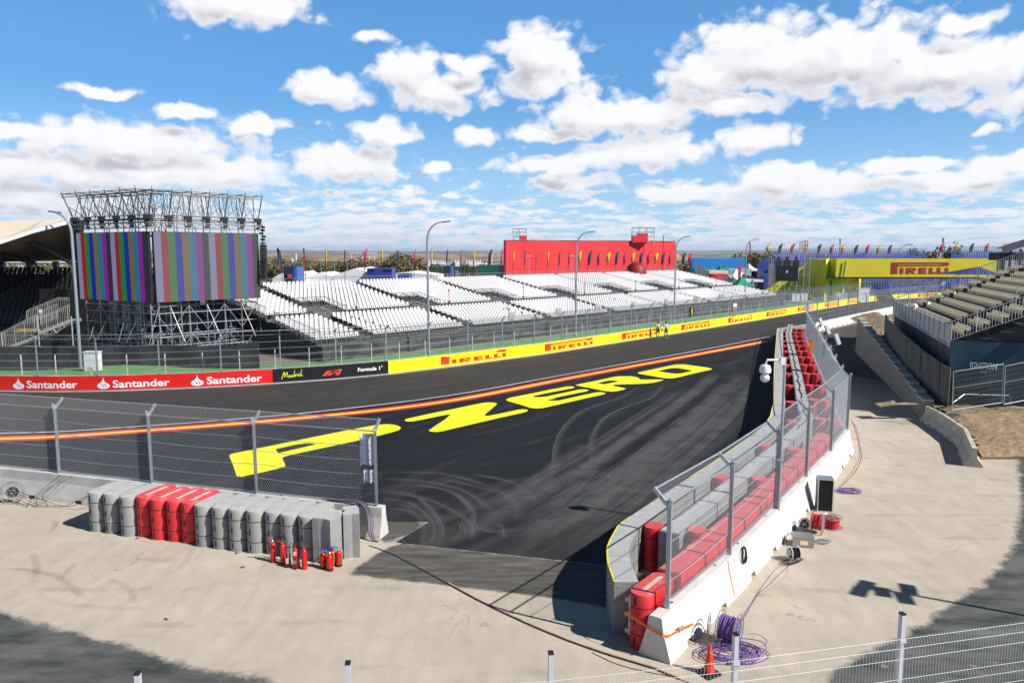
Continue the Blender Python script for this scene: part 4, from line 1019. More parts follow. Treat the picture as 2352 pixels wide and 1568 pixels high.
for pl in ([(608,1396),(648,1353),(682,1337),(786,1331),(772,1346),(702,1349),(674,1362),(640,1394)], [(652,1392),(678,1367),(704,1360),(752,1357),(738,1370),(706,1372),(684,1390)], [(728,1388),(768,1349),(790,1331),(786,1346),(757,1386)], [(760,1380),(768,1380),(768,1373),(760,1374)]):
    place(b, [tri2([zpt(*q) for q in pl])], lambda x, y: on_wall(x, y))
b.build('racing_logo', mat('logo_orange', (0.80, 0.07, 0.015), 0.5), blk, fix=False)
v, f, tw = text_polys('Formula 1', 0.03); a, e = zpt(935, 1340)[0], zpt(1138, 1320)[0]
b = MB(); place(b, [(v, f)], lambda x, y: on_wall(a + x * (e - a) / tw, 0.40 + y * 0.27)); 
rg = [(math.cos(t) * .05, math.sin(t) * .05) for t in [2 * math.pi * k / 10 for k in range(10)]]
place(b, [tri2(rg)], lambda x, y: on_wall(e + 0.15 + x, 0.64 + y)); b.build('lettering', PW, blk, fix=False)
cuts = [sB, hx(1205), hx(1395), hx(1540), hx(1650), hx(1745), hx(1818), hx(1882), hx(1934), FARB.near(G(1990, 691, 0)), FARB.near((76, 147, 0)), FARB.L - 0.5]
lg = [(1012, 1163), (1251, 1362), (1428, 1508), (1564, 1630), (1672, 1727), (1760, 1805), (1832, 1869), (1894, 1925), (1946, 1973), (2011, 2035), None]
names = ['yellow advertising wall joined to the black one, largest of the red tyre logos', 'second yellow advertising wall from the black one, under the second lamp', 'yellow advertising wall with the two walking people in front of it',
         'yellow advertising wall just right of the two walking people', 'yellow advertising wall under the black vertical sign', 'yellow advertising wall behind the far end of the cushion rows']
for j in range(len(cuts) - 1):
    lab = names[j] if j < len(names) else 'yellow advertising wall with a red logo on the distant bend'
    w = adwall(cuts[j] + 0.005, cuts[j + 1] - 0.005, SYEL, lab, None if j < len(names) else 'yellow walls on the distant bend')
    if lg[j]:
        a, e = hx(lg[j][0]), hx(lg[j][1])
        if j < 3: e = min(e, a + 9)
        if abs(e - a) < 1.2: a, e = (cuts[j] + cuts[j + 1]) / 2 - 3, (cuts[j] + cuts[j + 1]) / 2 + 3
    else: a, e = cuts[j] + 8, cuts[j] + 15
    b = MB(); place(b, PIR, lambda x, y: on_wall(a + x * (e - a), 0.22 + y * 0.66)); b.build('logo', PRED, w, fix=False)

# ------------------------------------------------------------------ lamps, signs and lights on the far side
def lamp(x, yb, xt, yt, label, hd=-1):
    p = G(x, yb); top = AT(xt, yt, p.y + 0.3); h = top.z; root = thing('street_lamp', label, 'street lamp', p[:], 0, 'street lamps along the track')
    b = MB(); pts = [p, p + Vector((0, 0, h * 0.5)), p + Vector((0, 0, h - 1.7))]; reach = top.x - p.x; sg = 1 if reach > 0 else -1
    for k in range(1, 9):
        a = math.pi / 2 * k / 8 * 0.92; pts.append(p + Vector((sg * 1.3 * (1 - math.cos(a)), 0, h - 1.7 + 1.55 * math.sin(a))))
    pts.append(Vector((top.x - sg * 0.7, top.y, h - 0.08))); b.tube(pts, 0.115, 8, r2=0.045); b.lathe(p, [(0.16, 0), (0.16, 0.25), (0.12, 0.3)], 10); b.build('pole', mat('lamp_pole', (0.34, 0.37, 0.41), 0.4, 0.4), root, smooth=True)
    b = MB(); e = Vector((top.x, top.y, h)); s = Vector((top.x - sg * 0.85, top.y, h - 0.10)); d = (e - s).normalized(); u = Vector((0, 1, 0))
    b.prism([(0, -0.10), (0.2, -0.16), (0.75, -0.13), (0.92, -0.04), (0.92, 0.04), (0.75, 0.13), (0.2, 0.16), (0, 0.10)], s, d, u, Vector((0, 0, -1)), 0.10); b.build('lamp_head', mat('lamp_head_grey', (0.09, 0.10, 0.11), 0.4, 0.3), root)
for a in ((187, 860, 113, 484, 'tall street lamp crossing the left edge of the video screens, its arm pointing left'), (985, 812, 1034, 507, 'street lamp standing behind the black and yellow wall joint, arm pointing right'),
          (1322, 773, 1365, 531, 'street lamp in front of the red scaffold hoarding'), (1548, 741, 1585, 542, 'street lamp at the right end of the red scaffold hoarding'),
          (1710, 705, 1742, 548, 'street lamp between the blue hoarding and the right end of the white stand'), (1817, 688, 1851, 553, 'street lamp in front of the black screen by the yellow bridge')): lamp(*a)
FL_ = []
def flood(p, face, label, size=0.42, group=None, h=0.5):
    """rectangular floodlight on a bracket, face = direction"""
    p = Vector(p); root = thing('floodlight', label, 'floodlight', p[:], 0, group); FL_.append(root); f = Vector(face).normalized(); s = f.cross(Vector((0, 0, 1))).normalized()
    b = MB(); b.box(p + Vector((0, 0, h)), (size, 0.10, size * 0.85), (s, f)); b.build('housing', mat('floodlight_grey', (0.50, 0.52, 0.54), 0.4, 0.3), root)
    b = MB(); b.tube([p, p + Vector((0, 0, h * 0.6)), p + Vector((0, 0, h)) - f * 0.12], 0.03, 6); b.box(p + Vector((0, 0, h * 0.5)) - f * 0.15, (0.2, 0.16, 0.14), (s, f)); b.build('bracket', DKSTEEL, root)
for (zx, zy, lab) in ((860, 155, 'floodlight farthest of three clamped to the edge-on fence'), (915, 218, 'floodlight second of three clamped to the edge-on fence'), (995, 300, 'largest pale floodlight clamped to the edge-on catch fence')):
    X_, Y_ = (1800 + .2933 * zx) * .91875, (760 + .2933 * zy) * .91875
    # distance along the fence where a lamp 0.6 m outside it at 3.1 m height shows in this column
    best = min((abs(1176 + FD * (q_.x) / (q_.y * math.cos(TH) + 5.9 * math.sin(TH)) - X_), s_, q_) for s_ in [22 + 0.5 * k_ for k_ in range(110)] for q_ in [RP.at(s_, -0.75)[0]]); q = best[2]; zz = AT(X_, Y_, q.y).z
    flood((q.x, q.y, zz - 0.5), (0.75, -0.55, 0.35), lab, 0.85)
    b = MB(); q2, _ = RP.at(best[1], 0); b.tube([(q.x, q.y, zz - 0.4), (q2.x, q2.y, zz - 0.5)], 0.03, 6); b.build('clamp_arm', GALV, FL_[-1])
for x, y in ((1180, 733), (1287, 718), (1376, 714), (1460, 703), (1535, 700), (1601, 694), (1665, 682), (1605 + 0, 690), (1658, 688), (1757, 676)):
    s = FARB.hitx(x, 3.4); q, d = FARB.at(s, 0.25); flood((q.x, q.y, 3.25), (-d.y * -1, d.x * -1, -0.1), 'small grey floodlight fixed on top of the long far catch fence', 0.7, 'floodlights on the far catch fence', 0.45)
def small_sign(x, yt, yb, name, label, cat, w, m, txt=None, tm=None, frame=None, h0=None):
    s = FARB.hitx(x, 2.5); q, d = FARB.at(s, -0.12); Y = q.y; za = AT(x, yt, Y).z; zb = AT(x, yb, Y).z
    root = thing(name, label, cat, (q.x, q.y, zb)); dd = Vector((d.x, d.y, 0)); n = Vector((-d.y, d.x, 0)); b = MB()
    if frame:
        for u in (-w / 2, w / 2): b.box(Vector((q.x, q.y, (za + zb) / 2)) + dd * u, (0.14, 0.06, za - zb), (dd, n))
        for z in (za, zb): b.box(Vector((q.x, q.y, z)), (w + 0.14, 0.06, 0.12), (dd, n))
        b.build('frame', m, root)
    else: b.box(Vector((q.x, q.y, (za + zb) / 2)), (w, 0.05, za - zb), (dd, n)); b.build('board', m, root)
    if txt:
        v, f, tw = text_polys(txt, 0.02); H = za - zb; b = MB(); sc = H * 0.8 / tw
        place(b, [(v, f)], lambda u, y: Vector((q.x, q.y, 0)) - n * 0.03 + dd * (0.14 - y * 0.3) * -1 + Vector((0, 0, zb + H * 0.1 + u * sc))); b.build('lettering', tm, root, fix=False)
    return root
small_sign(1587, 703, 725, 'marker_board', 'black vertical board with yellow letters on the far fence above the walking people', 'sign', 0.85, SBLK, 'PIRELLI', SYEL)
small_sign(1885 - 26, 671, 686, 'marker_board', 'black vertical board with yellow letters near the far end of the cushion rows', 'sign', 0.9, SBLK, 'PIRELLI', SYEL)
small_sign(1686, 697, 704.5, 'notice_board', 'small white notice on the far fence left of the orange frame', 'sign', 1.0, WHITE)
small_sign(1685.5, 711, 725, 'marker_gate', 'orange rectangular frame standing on the yellow wall behind the fence', 'marker', 0.6, mat('frame_orange', (0.75, 0.20, 0.02), 0.5), frame=True)
q = min((abs(1176 + FD * q_.x / (q_.y * math.cos(TH) + 6.5 * math.sin(TH)) - 1875), q_.x, q_) for s_ in range(40, 75) for q_ in [RP.at(s_, 0.6)[0]])[2]; 
b = MB(); b.box((q.x, q.y, 2.6), (0.22, 0.10, 0.95)); tag(b.build('marker_gate', mat('frame_orange', (0.75, 0.2, 0.02), 0.5)), 'narrow orange board fixed to the edge-on fence above the red spacers', 'marker')
# cabinet on the grass
c = G(216, 866, 0.0); root = thing('electrical_cabinet', 'white electrical cabinet standing on the green grass behind the red wall', 'cabinet', c[:])
c.z = 0.35
b = MB(); b.box(c + Vector((0, 0, 0.75)), (1.05, 0.5, 1.5)); b.box(c + Vector((0, 0, 1.53)), (1.15, 0.6, 0.06)); b.build('housing', mat('cabinet_white', (0.70, 0.71, 0.73), 0.5, var=.05), root)
b = MB(); b.box(c + Vector((-0.1, -0.26, 0.3)), (0.35, 0.01, 0.4)); b.build('warning_sticker', mat('sticker', (0.7, 0.15, 0.12), 0.5, col2=(0.8, 0.8, 0.8), scale=9), root)
b = MB(); b.box(c + Vector((0, 0, -0.15)), (1.2, 0.65, 0.35)); b.build('plinth', CONC, root)

# ------------------------------------------------------------------ fire extinguishers
RX = mat('extinguisher_red', (0.62, 0.008, 0.010), 0.22, spec=0.6); BR = mat('valve_brass', (0.55, 0.45, 0.25), 0.3, 0.8); RUB = mat('rubber_black', (0.012, 0.012, 0.012), 0.6)
def extinguisher(r, h, label, group, tall):
    root = thing('fire_extinguisher', label, 'fire extinguisher', (0, 0, 0), 0, group); b = MB()
    prof = [(r * 0.9, 0), (r, 0.02), (r, h - r)] + [(r * math.cos(a), h - r + r * math.sin(a)) for a in (0.4, 0.8, 1.15, 1.4)]
    b.lathe((0, 0, 0), prof, 16); b.build('cylinder', RX, root, smooth=True)
    b = MB(); b.lathe((0, 0, h - 0.01), [(0.022, 0), (0.022, 0.06), (0.015, 0.07)], 8); b.build('valve', BR, root)
    b = MB(); hm = RX if tall else mat('handle_blue', (0.02, 0.12, 0.5), 0.4)
    b.bar((-0.02, 0, h + 0.05), (-0.13, 0, h + 0.10), 0.03, 0.012); b.bar((-0.01, 0, h + 0.08), (-0.12, 0, h + 0.15), 0.03, 0.012); b.bar((0.0, 0, h + 0.04), (0.03, 0, h + 0.10), 0.02); b.build('handle', hm, root)
    if tall:
        b = MB(); b.tube([tuple(p) for p in smooth_path([Vector(q) for q in ((0.02, 0, h + 0.05), (0.10, 0.04, h + 0.16), (0.16, 0.08, h + 0.02), (0.12, 0.10, h - 0.2))], 0.04)], 0.010, 5); b.build('hose', RUB, root)
        b = MB(); b.lathe((0.12, 0.10, h - 0.16), [(0.02, 0), (0.025, -0.12), (0.045, -0.32)][::-1], 8); b.build('horn', RUB, root)
    else:
        b = MB(); b.tube([tuple(p) for p in smooth_path([Vector(q) for q in ((0.02, 0, h + 0.05), (0.11, -0.03, h + 0.05), (0.13, -0.05, h - 0.12), (0.10, -0.04, 0.12))], 0.04)], 0.011, 5); b.build('hose', mat('hose_green', (0.05, 0.45, 0.10), 0.4), root)
        b = MB(); b.lathe((0, 0, 0.0), [(r * 1.04, 0), (r * 1.04, 0.07)], 16); b.build('base_ring', RUB, root)
    return root
z6g = lambda x, y: G((480 + .30608 * x) * .91875, (960 + .30608 * y) * .91875)
tall0 = extinguisher(0.078, 0.60, 'tall slim fire extinguisher leftmost of the four, horn sticking up beside it', 'fire extinguishers by the grey blocks', True); sn = snapshot(tall0)
tall0.location = z6g(665, 1450); tall0.rotation_euler = (0, 0, 0.2)
for (x, y, rz, lab) in ((745, 1466, 0.6, 'tall slim fire extinguisher second from left, with a blue rag at its foot'), (848, 1500, 2.6, 'tall slim fire extinguisher with white labels, third from left'), (920, 1508, 2.9, 'tall slim plain fire extinguisher rightmost of the four tall ones')):
    o = dup(sn, z6g(x, y), rz, lab)
    if 'labels' in lab:
        for z, hh in ((0.16, 0.10), (0.40, 0.12)):
            b = MB()
            for k in range(4):
                a0 = -2.2 + k * 0.3; a1 = a0 + 0.3; c = o.location
                b.poly([(c.x + math.cos(a) * 0.080, c.y + math.sin(a) * 0.080, zz) for a, zz in ((a0, z), (a1, z), (a1, z + hh), (a0, z + hh))])
            b.build('paper_label', PW, o, fix=False)
sh0 = extinguisher(0.092, 0.47, 'short stout fire extinguisher leftmost of the cluster of four', 'fire extinguishers by the grey blocks', False); sn = snapshot(sh0)
sh0.location = z6g(1072, 1500)
for (x, y, rz, lab) in ((1128, 1518, 0.2, 'short stout fire extinguisher at the front of the cluster of four'), (1150, 1478, 1.2, 'short stout fire extinguisher hidden at the back of the cluster'), (1200, 1483, 0.1, 'short stout fire extinguisher rightmost of the cluster, hose hanging down')):
    dup(sn, z6g(x, y), rz, lab)

# ------------------------------------------------------------------ traffic cone, cases, reels and cables near the right wall
z7g = lambda x, y, h=0.0: G((1480 + .34878 * x) * .91875, (1160 + .34878 * y) * .91875, h)
c = z7g(838, 1500); root = thing('traffic_cone', 'red traffic cone on a black base by the purple cable reel', 'traffic cone', c[:])
b = MB(); b.rot((c.x, c.y, 0.025), (0.38, 0.38, 0.05), 0.5); b.rot((c.x, c.y, 0.06), (0.3, 0.3, 0.03), 0.5); b.build('base', RUB, root)
b = MB(); b.lathe(c, [(0.125, 0.06), (0.085, 0.30), (0.055, 0.50), (0.030, 0.66), (0.024, 0.68)], 18); b.build('cone', mat('cone_red', (0.75, 0.035, 0.015), 0.45), root, smooth=True)
b = MB(); b.lathe(c, [(0.062, 0.47), (0.052, 0.545)], 18); b.build('reflective_band', mat('cone_band', (0.70, 0.10, 0.06), 0.35), root, smooth=True)
def ring(c, ax, r, n=28):
    ax = Vector(ax).normalized(); e = ax.cross(Vector((0, 0, 1)))
    if e.length < 1e-3: e = Vector((1, 0, 0))
    e.normalize(); g = ax.cross(e); return [Vector(c) + (e * math.cos(2 * math.pi * k / n) + g * math.sin(2 * math.pi * k / n)) * r for k in range(n)]
def reel(c, ax, r, w, cm, label, spokes=6, steel=None, fill=0.72):
    """cable reel: c = centre, ax = axle direction"""
    steel = steel or mat('reel_steel', (0.45, 0.46, 0.48), 0.3, 0.7); c = Vector(c); ax = Vector(ax).normalized()
    root = thing('cable_reel', label, 'cable reel', (c.x, c.y, 0))
    for s in (-1, 1):
        b = MB(); cc = c + ax * s * w / 2; b.tube(ring(cc, ax, r), 0.014, 6, closed=True); b.tube(ring(cc, ax, r * 0.35, 14), 0.010, 5, closed=True)
        for p in ring(cc, ax, r, spokes): b.tube([cc, p], 0.009, 5)
        b.build('flange', steel, root)
    b = MB(); b.tube([c - ax * w * 0.65, c + ax * w * 0.65], 0.025, 8); b.build('axle', steel, root)
    b = MB(); n = int(w / 0.035)
    for k in range(n):
        t = -w / 2 + w * (k + 0.5) / n; b.tube(ring(c + ax * t, ax, r * fill * (1 - 0.06 * ((k * 7) % 3)), 20), 0.019, 5, closed=True)
    b.tube([c - ax * w * 0.46, c + ax * w * 0.46], r * fill * 0.93, 16); b.build('wound_cable', cm, root)
    return root
PUR = mat('cable_purple', (0.16, 0.085, 0.30), 0.45); RCB = mat('cable_red', (0.55, 0.02, 0.03), 0.4); BCB = mat('cable_black', (0.012, 0.012, 0.014), 0.5); GCB = mat('cable_grey', (0.22, 0.22, 0.24), 0.5)
p = z7g(985, 1300); reel((p.x, p.y + 0.05, 0.40), (0.80, -0.55, 0), 0.38, 0.42, PUR, 'large cable reel of purple cable standing by the near wall end')
p = z7g(870, 1245); b = MB()
for cc, r_ in (((p.x - 0.08, p.y + 0.12, 0.30), 0.24),): 
    b.tube(ring(cc, (0.9, -0.4, 0), r_), 0.012, 5, closed=True)
    for q in ring(cc, (0.9, -0.4, 0), r_, 5): b.tube([cc, q], 0.008, 4)
tag(b.build('empty_reel_flange', mat('reel_steel', (0.45, .46, .48), .3, .7)), 'empty wire flange leaning on the wall behind the purple reel', 'cable reel')
p = z7g(1612, 490); reel((p.x, p.y, 0.36), (0.85, -0.5, 0), 0.35, 0.34, RCB, 'upright reel of red cable next to the flight case', spokes=8)
p = z7g(1738, 470); reel((p.x, p.y + 0.25, 0.18), (0, 0, 1), 0.34, 0.34, RCB, 'reel of red cable lying flat next to the flight case', spokes=8)
p = z7g(1445, 690); reel((p.x, p.y, 0.24), (0.95, 0.1, 0), 0.20, 0.26, BCB, 'small black cable drum in front of the steel box', steel=mat('drum_white', (0.7, 0.7, 0.7), 0.4, 0.2))
p = z7g(1520, 470); reel((p.x, p.y, 0.22), (0.3, 0.9, 0), 0.17, 0.12, BCB, 'tiny cable reel leaning between the wall and the red reel')
p = G(30, 1155); reel((p.x, p.y, 0.40), (0.35, -0.9, 0.05), 0.38, 0.22, BCB, 'open wire cable reel against the left concrete wall', fill=0.45)
def cable(pts, r, m, name, label, step=0.12, zf=None, group=None, jitter=0.0):
    P = [Vector(p) if len(p) == 3 else Vector((p[0], p[1], r)) for p in pts]; sp = smooth_path(P, step); b = MB(); b.tube(sp, r, 5)
    return tag(b.build(name, m), label, 'cable', group)
def tangle(c, rx, ry, turns, r, m, label, seed=1, ang=0.0, out=None):
    g = random.Random(seed); pts = []; n = turns * 14
    for k in range(n):
        a = 2 * math.pi * k / 14; f = 0.72 + 0.28 * math.sin(k * 0.37 + seed) + g.uniform(-0.05, 0.05)
        x = math.cos(a) * rx * f + 0.12 * math.sin(k * 0.11); y = math.sin(a) * ry * f
        pts.append(Vector((c[0] + x * math.cos(ang) - y * math.sin(ang), c[1] + x * math.sin(ang) + y * math.cos(ang), r + 0.012 * (k / 14) + 0.02 * g.random())))
    b = MB(); b.tube(smooth_path(pts, 0.08), r, 5); return tag(b.build('coiled_cable', m), label, 'cable')
p = z7g(1000, 1370); tangle((p.x, p.y), 0.72, 0.45, 14, 0.011, PUR, 'loose coil of purple cable on the ground under the large reel', 3, 0.1)
p = z7g(1160, 1250); cable([z7g(1060, 1220), z7g(1180, 1215), z7g(1255, 1270), z7g(1200, 1310), z7g(1090, 1290)], 0.010, PUR, 'loose_cable', 'thin loop of purple cable swinging out right of the large reel')
p = z7g(1840, 200); tangle((p.x, p.y), 0.55, 0.28, 8, 0.010, PUR, 'loose purple cable loops on the ground behind the flight case', 5)
p = z7g(1650, 560); tangle((p.x, p.y), 0.28, 0.2, 5, 0.009, GCB, 'grey cable coil lying right of the steel box', 6)
p = z7g(1440, 700); tangle((p.x, p.y), 0.45, 0.18, 4, 0.009, BCB, 'black cables heaped on the ground round the small drum', 7, 0.5)
cable([z7g(1445, 700), z7g(1330, 740), z7g(1230, 860), z7g(1130, 1010), z7g(1060, 1130), z7g(1000, 1240)], 0.010, PUR, 'loose_cable', 'purple cable running along the wall foot from drum to reel')
cable([z7g(1430, 710), z7g(1350, 780), z7g(1250, 880), z7g(1190, 930), z7g(1100, 1080), z7g(1020, 1200)], 0.008, BCB, 'loose_cable', 'black cable running along the wall foot from drum to reel')
cable([z7g(1400, 715), z7g(1390, 800), z7g(1290, 880), z7g(1180, 950), z7g(1100, 1050)], 0.007, GCB, 'loose_cable', 'grey cable wandering along the foot of the right wall')
z8g = lambda x, y, h=0.0: G((1800 + .2933 * x) * .91875, (760 + .2933 * y) * .91875, h)
cable([z8g(1118, 985), z8g(1150, 1060), z8g(1178, 1180), z8g(1190, 1300), z8g(1130, 1420), z8g(1060, 1510), z8g(1010, 1560)], 0.016, mat('cable_pink', (0.45, 0.10, 0.13), 0.5), 'loose_cable', 'reddish cable snaking along the wall foot from the bend to the flight case')
cable([z8g(1112, 980), z8g(1160, 1055), z8g(1190, 1190), z8g(1205, 1310), z8g(1150, 1430), z8g(1080, 1510), z8g(1020, 1565)], 0.011, BCB, 'loose_cable', 'thin dark cable beside the reddish cable at the wall bend')
cable([z8g(1190, 1300), z8g(1240, 1312), z8g(1275, 1320)], 0.008, BCB, 'loose_cable', 'short dark cable end sticking out from the wall bend')
cable([z7g(700, 1568), z7g(560, 1520), z7g(400, 1490), z7g(200, 1440), z7g(60, 1380), z7g(0, 1350)], 0.014, BCB, 'loose_cable', 'dark cable lying along the joint in front of the wall end')
# flight case
p0 = z7g(1612, 338); p1 = z7g(1745, 358); u = (p1 - p0); w = 0.56; u = Vector((0.97, -0.24, 0)).normalized(); n = Vector((0.24, 0.97, 0)).normalized()
root = thing('flight_case', 'tall black flight case with aluminium edges standing open by the right wall', 'flight case', p0[:]); H = 1.18; W = 0.52; D_ = 0.50; c = p0 + u * W / 2 + n * D_ / 2
AL = mat('aluminium_edge', (0.62, 0.63, 0.65), 0.3, 0.7)
b = MB(); b.box(c + Vector((0, 0, H / 2)) + n * 0.04, (W - 0.03, D_ - 0.09, H - 0.03), (u, n)); b.build('case_body', mat('case_laminate', (0.05, 0.055, 0.06), 0.45), root)
b = MB()
for su in (-1, 1):
    for sn_ in (-1, 1): b.box(c + u * su * (W / 2 - .015) + n * sn_ * (D_ / 2 - .015) + Vector((0, 0, H / 2)), (0.035, 0.035, H), (u, n))
    for z in (0.018, H - 0.018): b.box(c + u * su * (W / 2 - .015) + Vector((0, 0, z)), (0.034, D_ - 0.08, 0.036), (u, n))
for sn_ in (-1, 1):
    for z in (0.018, H - 0.018): b.box(c + n * sn_ * (D_ / 2 - .015) + Vector((0, 0, z)), (W - 0.07, 0.034, 0.036), (u, n))
b.build('edge_frame', AL, root)
b = MB(); b.box(c - n * (D_ / 2 - 0.02) + Vector((0, 0, H / 2)), (W - 0.075, 0.02, H - 0.08), (u, n)); b.build('front_opening', mat('foam_black', (0.004, 0.004, 0.004), 0.9), root)
b = MB(); b.box(c + Vector((0, 0, H + 0.003)), (W - 0.08, D_ - 0.08, 0.012), (u, n)); b.build('top_panel', mat('case_top_blue', (0.16, 0.22, 0.27), 0.3), root)
for z in (0.3, 0.6, 0.9):
    b = MB(); b.box(c + u * (W / 2 + 0.008) + Vector((0, 0, z)), (0.016, 0.10, 0.07), (u, n)); b.build('latch', AL, root)
# stainless box
p0 = z7g(1432, 590); root = thing('equipment_box', 'stainless steel equipment box with a white label lying by the wall', 'box', p0[:]); c = p0 + u * 0.33 + n * 0.24; SS = mat('stainless', (0.42, 0.40, 0.36), 0.28, 0.75)
b = MB(); b.box(c + Vector((0, 0, 0.16)), (0.62, 0.46, 0.28), (u, n)); b.build('box_body', SS, root)
b = MB(); b.box(c + Vector((0, 0, 0.312)), (0.65, 0.49, 0.02), (u, n)); b.build('lid', SS, root)
b = MB(); b.box(c - n * 0.233 + Vector((0, 0, 0.15)) + u * 0.02, (0.22, 0.006, 0.13), (u, n)); b.build('white_label', PW, root)
b = MB(); b.box(c - n * 0.233 + Vector((0, 0, 0.235)) + u * 0.02, (0.22, 0.006, 0.03), (u, n)); b.build('orange_label', mat('strap_orange', (0.85, 0.16, 0.02), 0.5), root)
b = MB(); b.tube([tuple(q) for q in smooth_path([c - u * 0.30 + Vector((0, 0, .30)), c - u * 0.42 + Vector((0, 0, .33)), c - u * 0.50 - n * .1 + Vector((0, 0, .15)), c - u * 0.52 - n * .2 + Vector((0, 0, .02))], 0.05)], 0.02, 6); b.build('power_lead', GCB, root)
# black coil hanging on the wall top, straps, bottle
p = z7g(1095, 600, 1.0); pts = []
q, d = RP.at(RP.near(p), -0.20)
for k in range(7 * 16):
    a = 2 * math.pi * k / 16; pts.append(Vector((q.x, q.y, 0.80)) + Vector((d.x, d.y, 0)) * (math.cos(a) * 0.17 + 0.02 * math.sin(k * .3)) + Vector((0, 0, 1)) * math.sin(a) * (0.22 + 0.01 * math.sin(k * 0.21)) + Vector((d.y, -d.x, 0)) * (0.02 + 0.0005 * k - 0.20 * (math.sin(a) * 0.22) * 0.5))
b = MB(); b.tube(pts, 0.010, 5); tag(b.build('cable_coil', BCB), 'coil of black cable hanging over the edge of the right wall', 'cable')
ORS = mat('strap_orange', (0.85, 0.16, 0.02), 0.5)
def band(pts, w, m, name, label, cat='strap', up=(0, 0, 1)):
    b = MB(); P = smooth_path([Vector(p) for p in pts], 0.15)
    for a, c in zip(P, P[1:]):
        u_ = Vector(up) * w / 2; b.poly([a - u_, c - u_, c + u_, a + u_]); 
    o = b.build(name, m, fix=False); return tag(o, label, cat)
s_ = RP.near(z7g(1020, 700, 1.0)); q, d = RP.at(s_, 0); nn = Vector((d.y, -d.x)); dd = Vector((d.x, d.y, 0))
wl = lambda o, z: Vector((q.x + nn.x * o, q.y + nn.y * o, z))
band([wl(0.17, 1.0), wl(0.20, 0.8), wl(0.235, 0.66), wl(0.32, 0.35), wl(0.40, 0.1)], 0.035, ORS, 'orange_strap', 'orange strap hanging down the face of the right wall', up=dd)
SP_ = [((-0.30, 0.86), 0.84), ((-0.46, 0.80), 0.83), ((-0.52, 0.50), 0.80), ((-0.55, 0.20), 0.74), ((-0.57, 0.02), 0.70), ((-0.56, -0.22), 0.64), ((-0.42, -0.30), 0.60), ((0.2, -0.34), 0.52), ((0.75, -0.38), 0.42)]
band([(*RP.at(s_, 0)[0] + Vector((-RP.at(0, 0)[1].y, RP.at(0, 0)[1].x)) * o_ + (RP.at(0, 0)[1] * s_ if s_ < 0 else Vector((0, 0))), z_) if False else (*(RP.p[0] + (RP.p[1] - RP.p[0]).normalized() * s_ + Vector((-(RP.p[1] - RP.p[0]).normalized().y, (RP.p[1] - RP.p[0]).normalized().x)) * o_), z_) for (s_, o_), z_ in SP_], 0.06, ORS, 'orange_strap', 'orange ratchet strap pulled round the red block and wall end')
a7 = RP.p[0] + (RP.p[1] - RP.p[0]).normalized() * 0.0 + Vector((0.34, -0.12))
b = MB(); b.rot((a7.x, a7.y, 0.56), (0.14, 0.05, 0.07), 0.95); b.rot((a7.x + .06, a7.y + .08, 0.54), (0.08, 0.06, 0.10), 0.95); tag(b.build('ratchet', mat('ratchet_metal', (0.6, 0.35, 0.25), 0.4, 0.3)), 'ratchet buckle on the orange strap at the wall end', 'strap')
p = Vector((*RP.at(0.12, -0.05)[0], 1.0)); root = thing('water_bottle', 'clear water bottle with a blue label on top of the wall end', 'bottle', p[:])
b = MB(); b.lathe(p, [(0.034, 0), (0.036, 0.02), (0.036, 0.17), (0.014, 0.215)], 12); b.build('bottle_body', mat('bottle_clear', (0.62, 0.70, 0.74), 0.15), root, smooth=True)
b = MB(); b.lathe(p, [(0.0375, 0.07), (0.0375, 0.14)], 12); b.build('paper_label', mat('label_blue', (0.05, 0.2, 0.6), 0.4), root, smooth=True)
b = MB(); b.lathe(p, [(0.015, 0.212), (0.015, 0.235)], 10); b.build('cap', mat('label_blue', (0.05, 0.2, 0.6), 0.4), root)
# hinge bracket between outer row and wall
p = z7g(268, 1290); b = MB(); b.tube([(p.x, p.y, 0.25), (p.x, p.y, 1.22)], 0.035, 8)
for z in (0.35, 0.75, 1.1): b.box((p.x - 0.05, p.y + 0.02, z), (0.12, 0.08, 0.10))
tag(b.build('hinge_post', GALV), 'steel hinge post on the end of the nearest grey block', 'bracket')
# bundle hanging at the left wall end
for k, (m_, lab) in enumerate(((BCB, 'black'), (PUR, 'purple'), (GCB, 'grey'), (BCB, 'black'), (GCB, 'grey'), (BCB, 'black'))):
    o = 0.05 * k; cable([(-6.2 + o, 23.42 - .03, 1.04), (-5.2 + o, 23.05 - 0.02, 1.08 + 0.02 * k), (-4.75 + 0.03 * k, 22.86, 0.98), (-4.62 + 0.04 * k, 22.68, 0.6), (-4.55 + 0.03 * k, 22.52, 0.25), (-4.40 + 0.02 * k, 22.42, 0.03), (-4.2, 22.35 + .02 * k, 0.02)], 0.012, m_,
          'hanging_cable', lab + ' cable in the bundle hanging over the left wall end', group='cables hanging over the left wall end')
p = G(30, 1155); reelp = Vector((p.x, p.y, 0.4))
for k in range(5):
    t = k * 0.35; e = Vector((-14.8 + 0.25 * k - (1.6 if k < 3 else 0), 0, 1.03)); e.y = 26.35 - (e.x + 16.66) * 0.289 - 0.10
    cable([reelp + Vector((0.2, -0.1, -0.3 + 0.1 * k)), reelp + Vector((0.9 + t, -0.55, -0.33)), (e.x - 0.9, e.y - 0.40, 0.25 + 0.1 * k), (e.x, e.y - 0.03, e.z)], 0.010, BCB, 'hanging_cable', 'black cable looping from the wire reel up to the left wall', group='cables from the left wire reel')
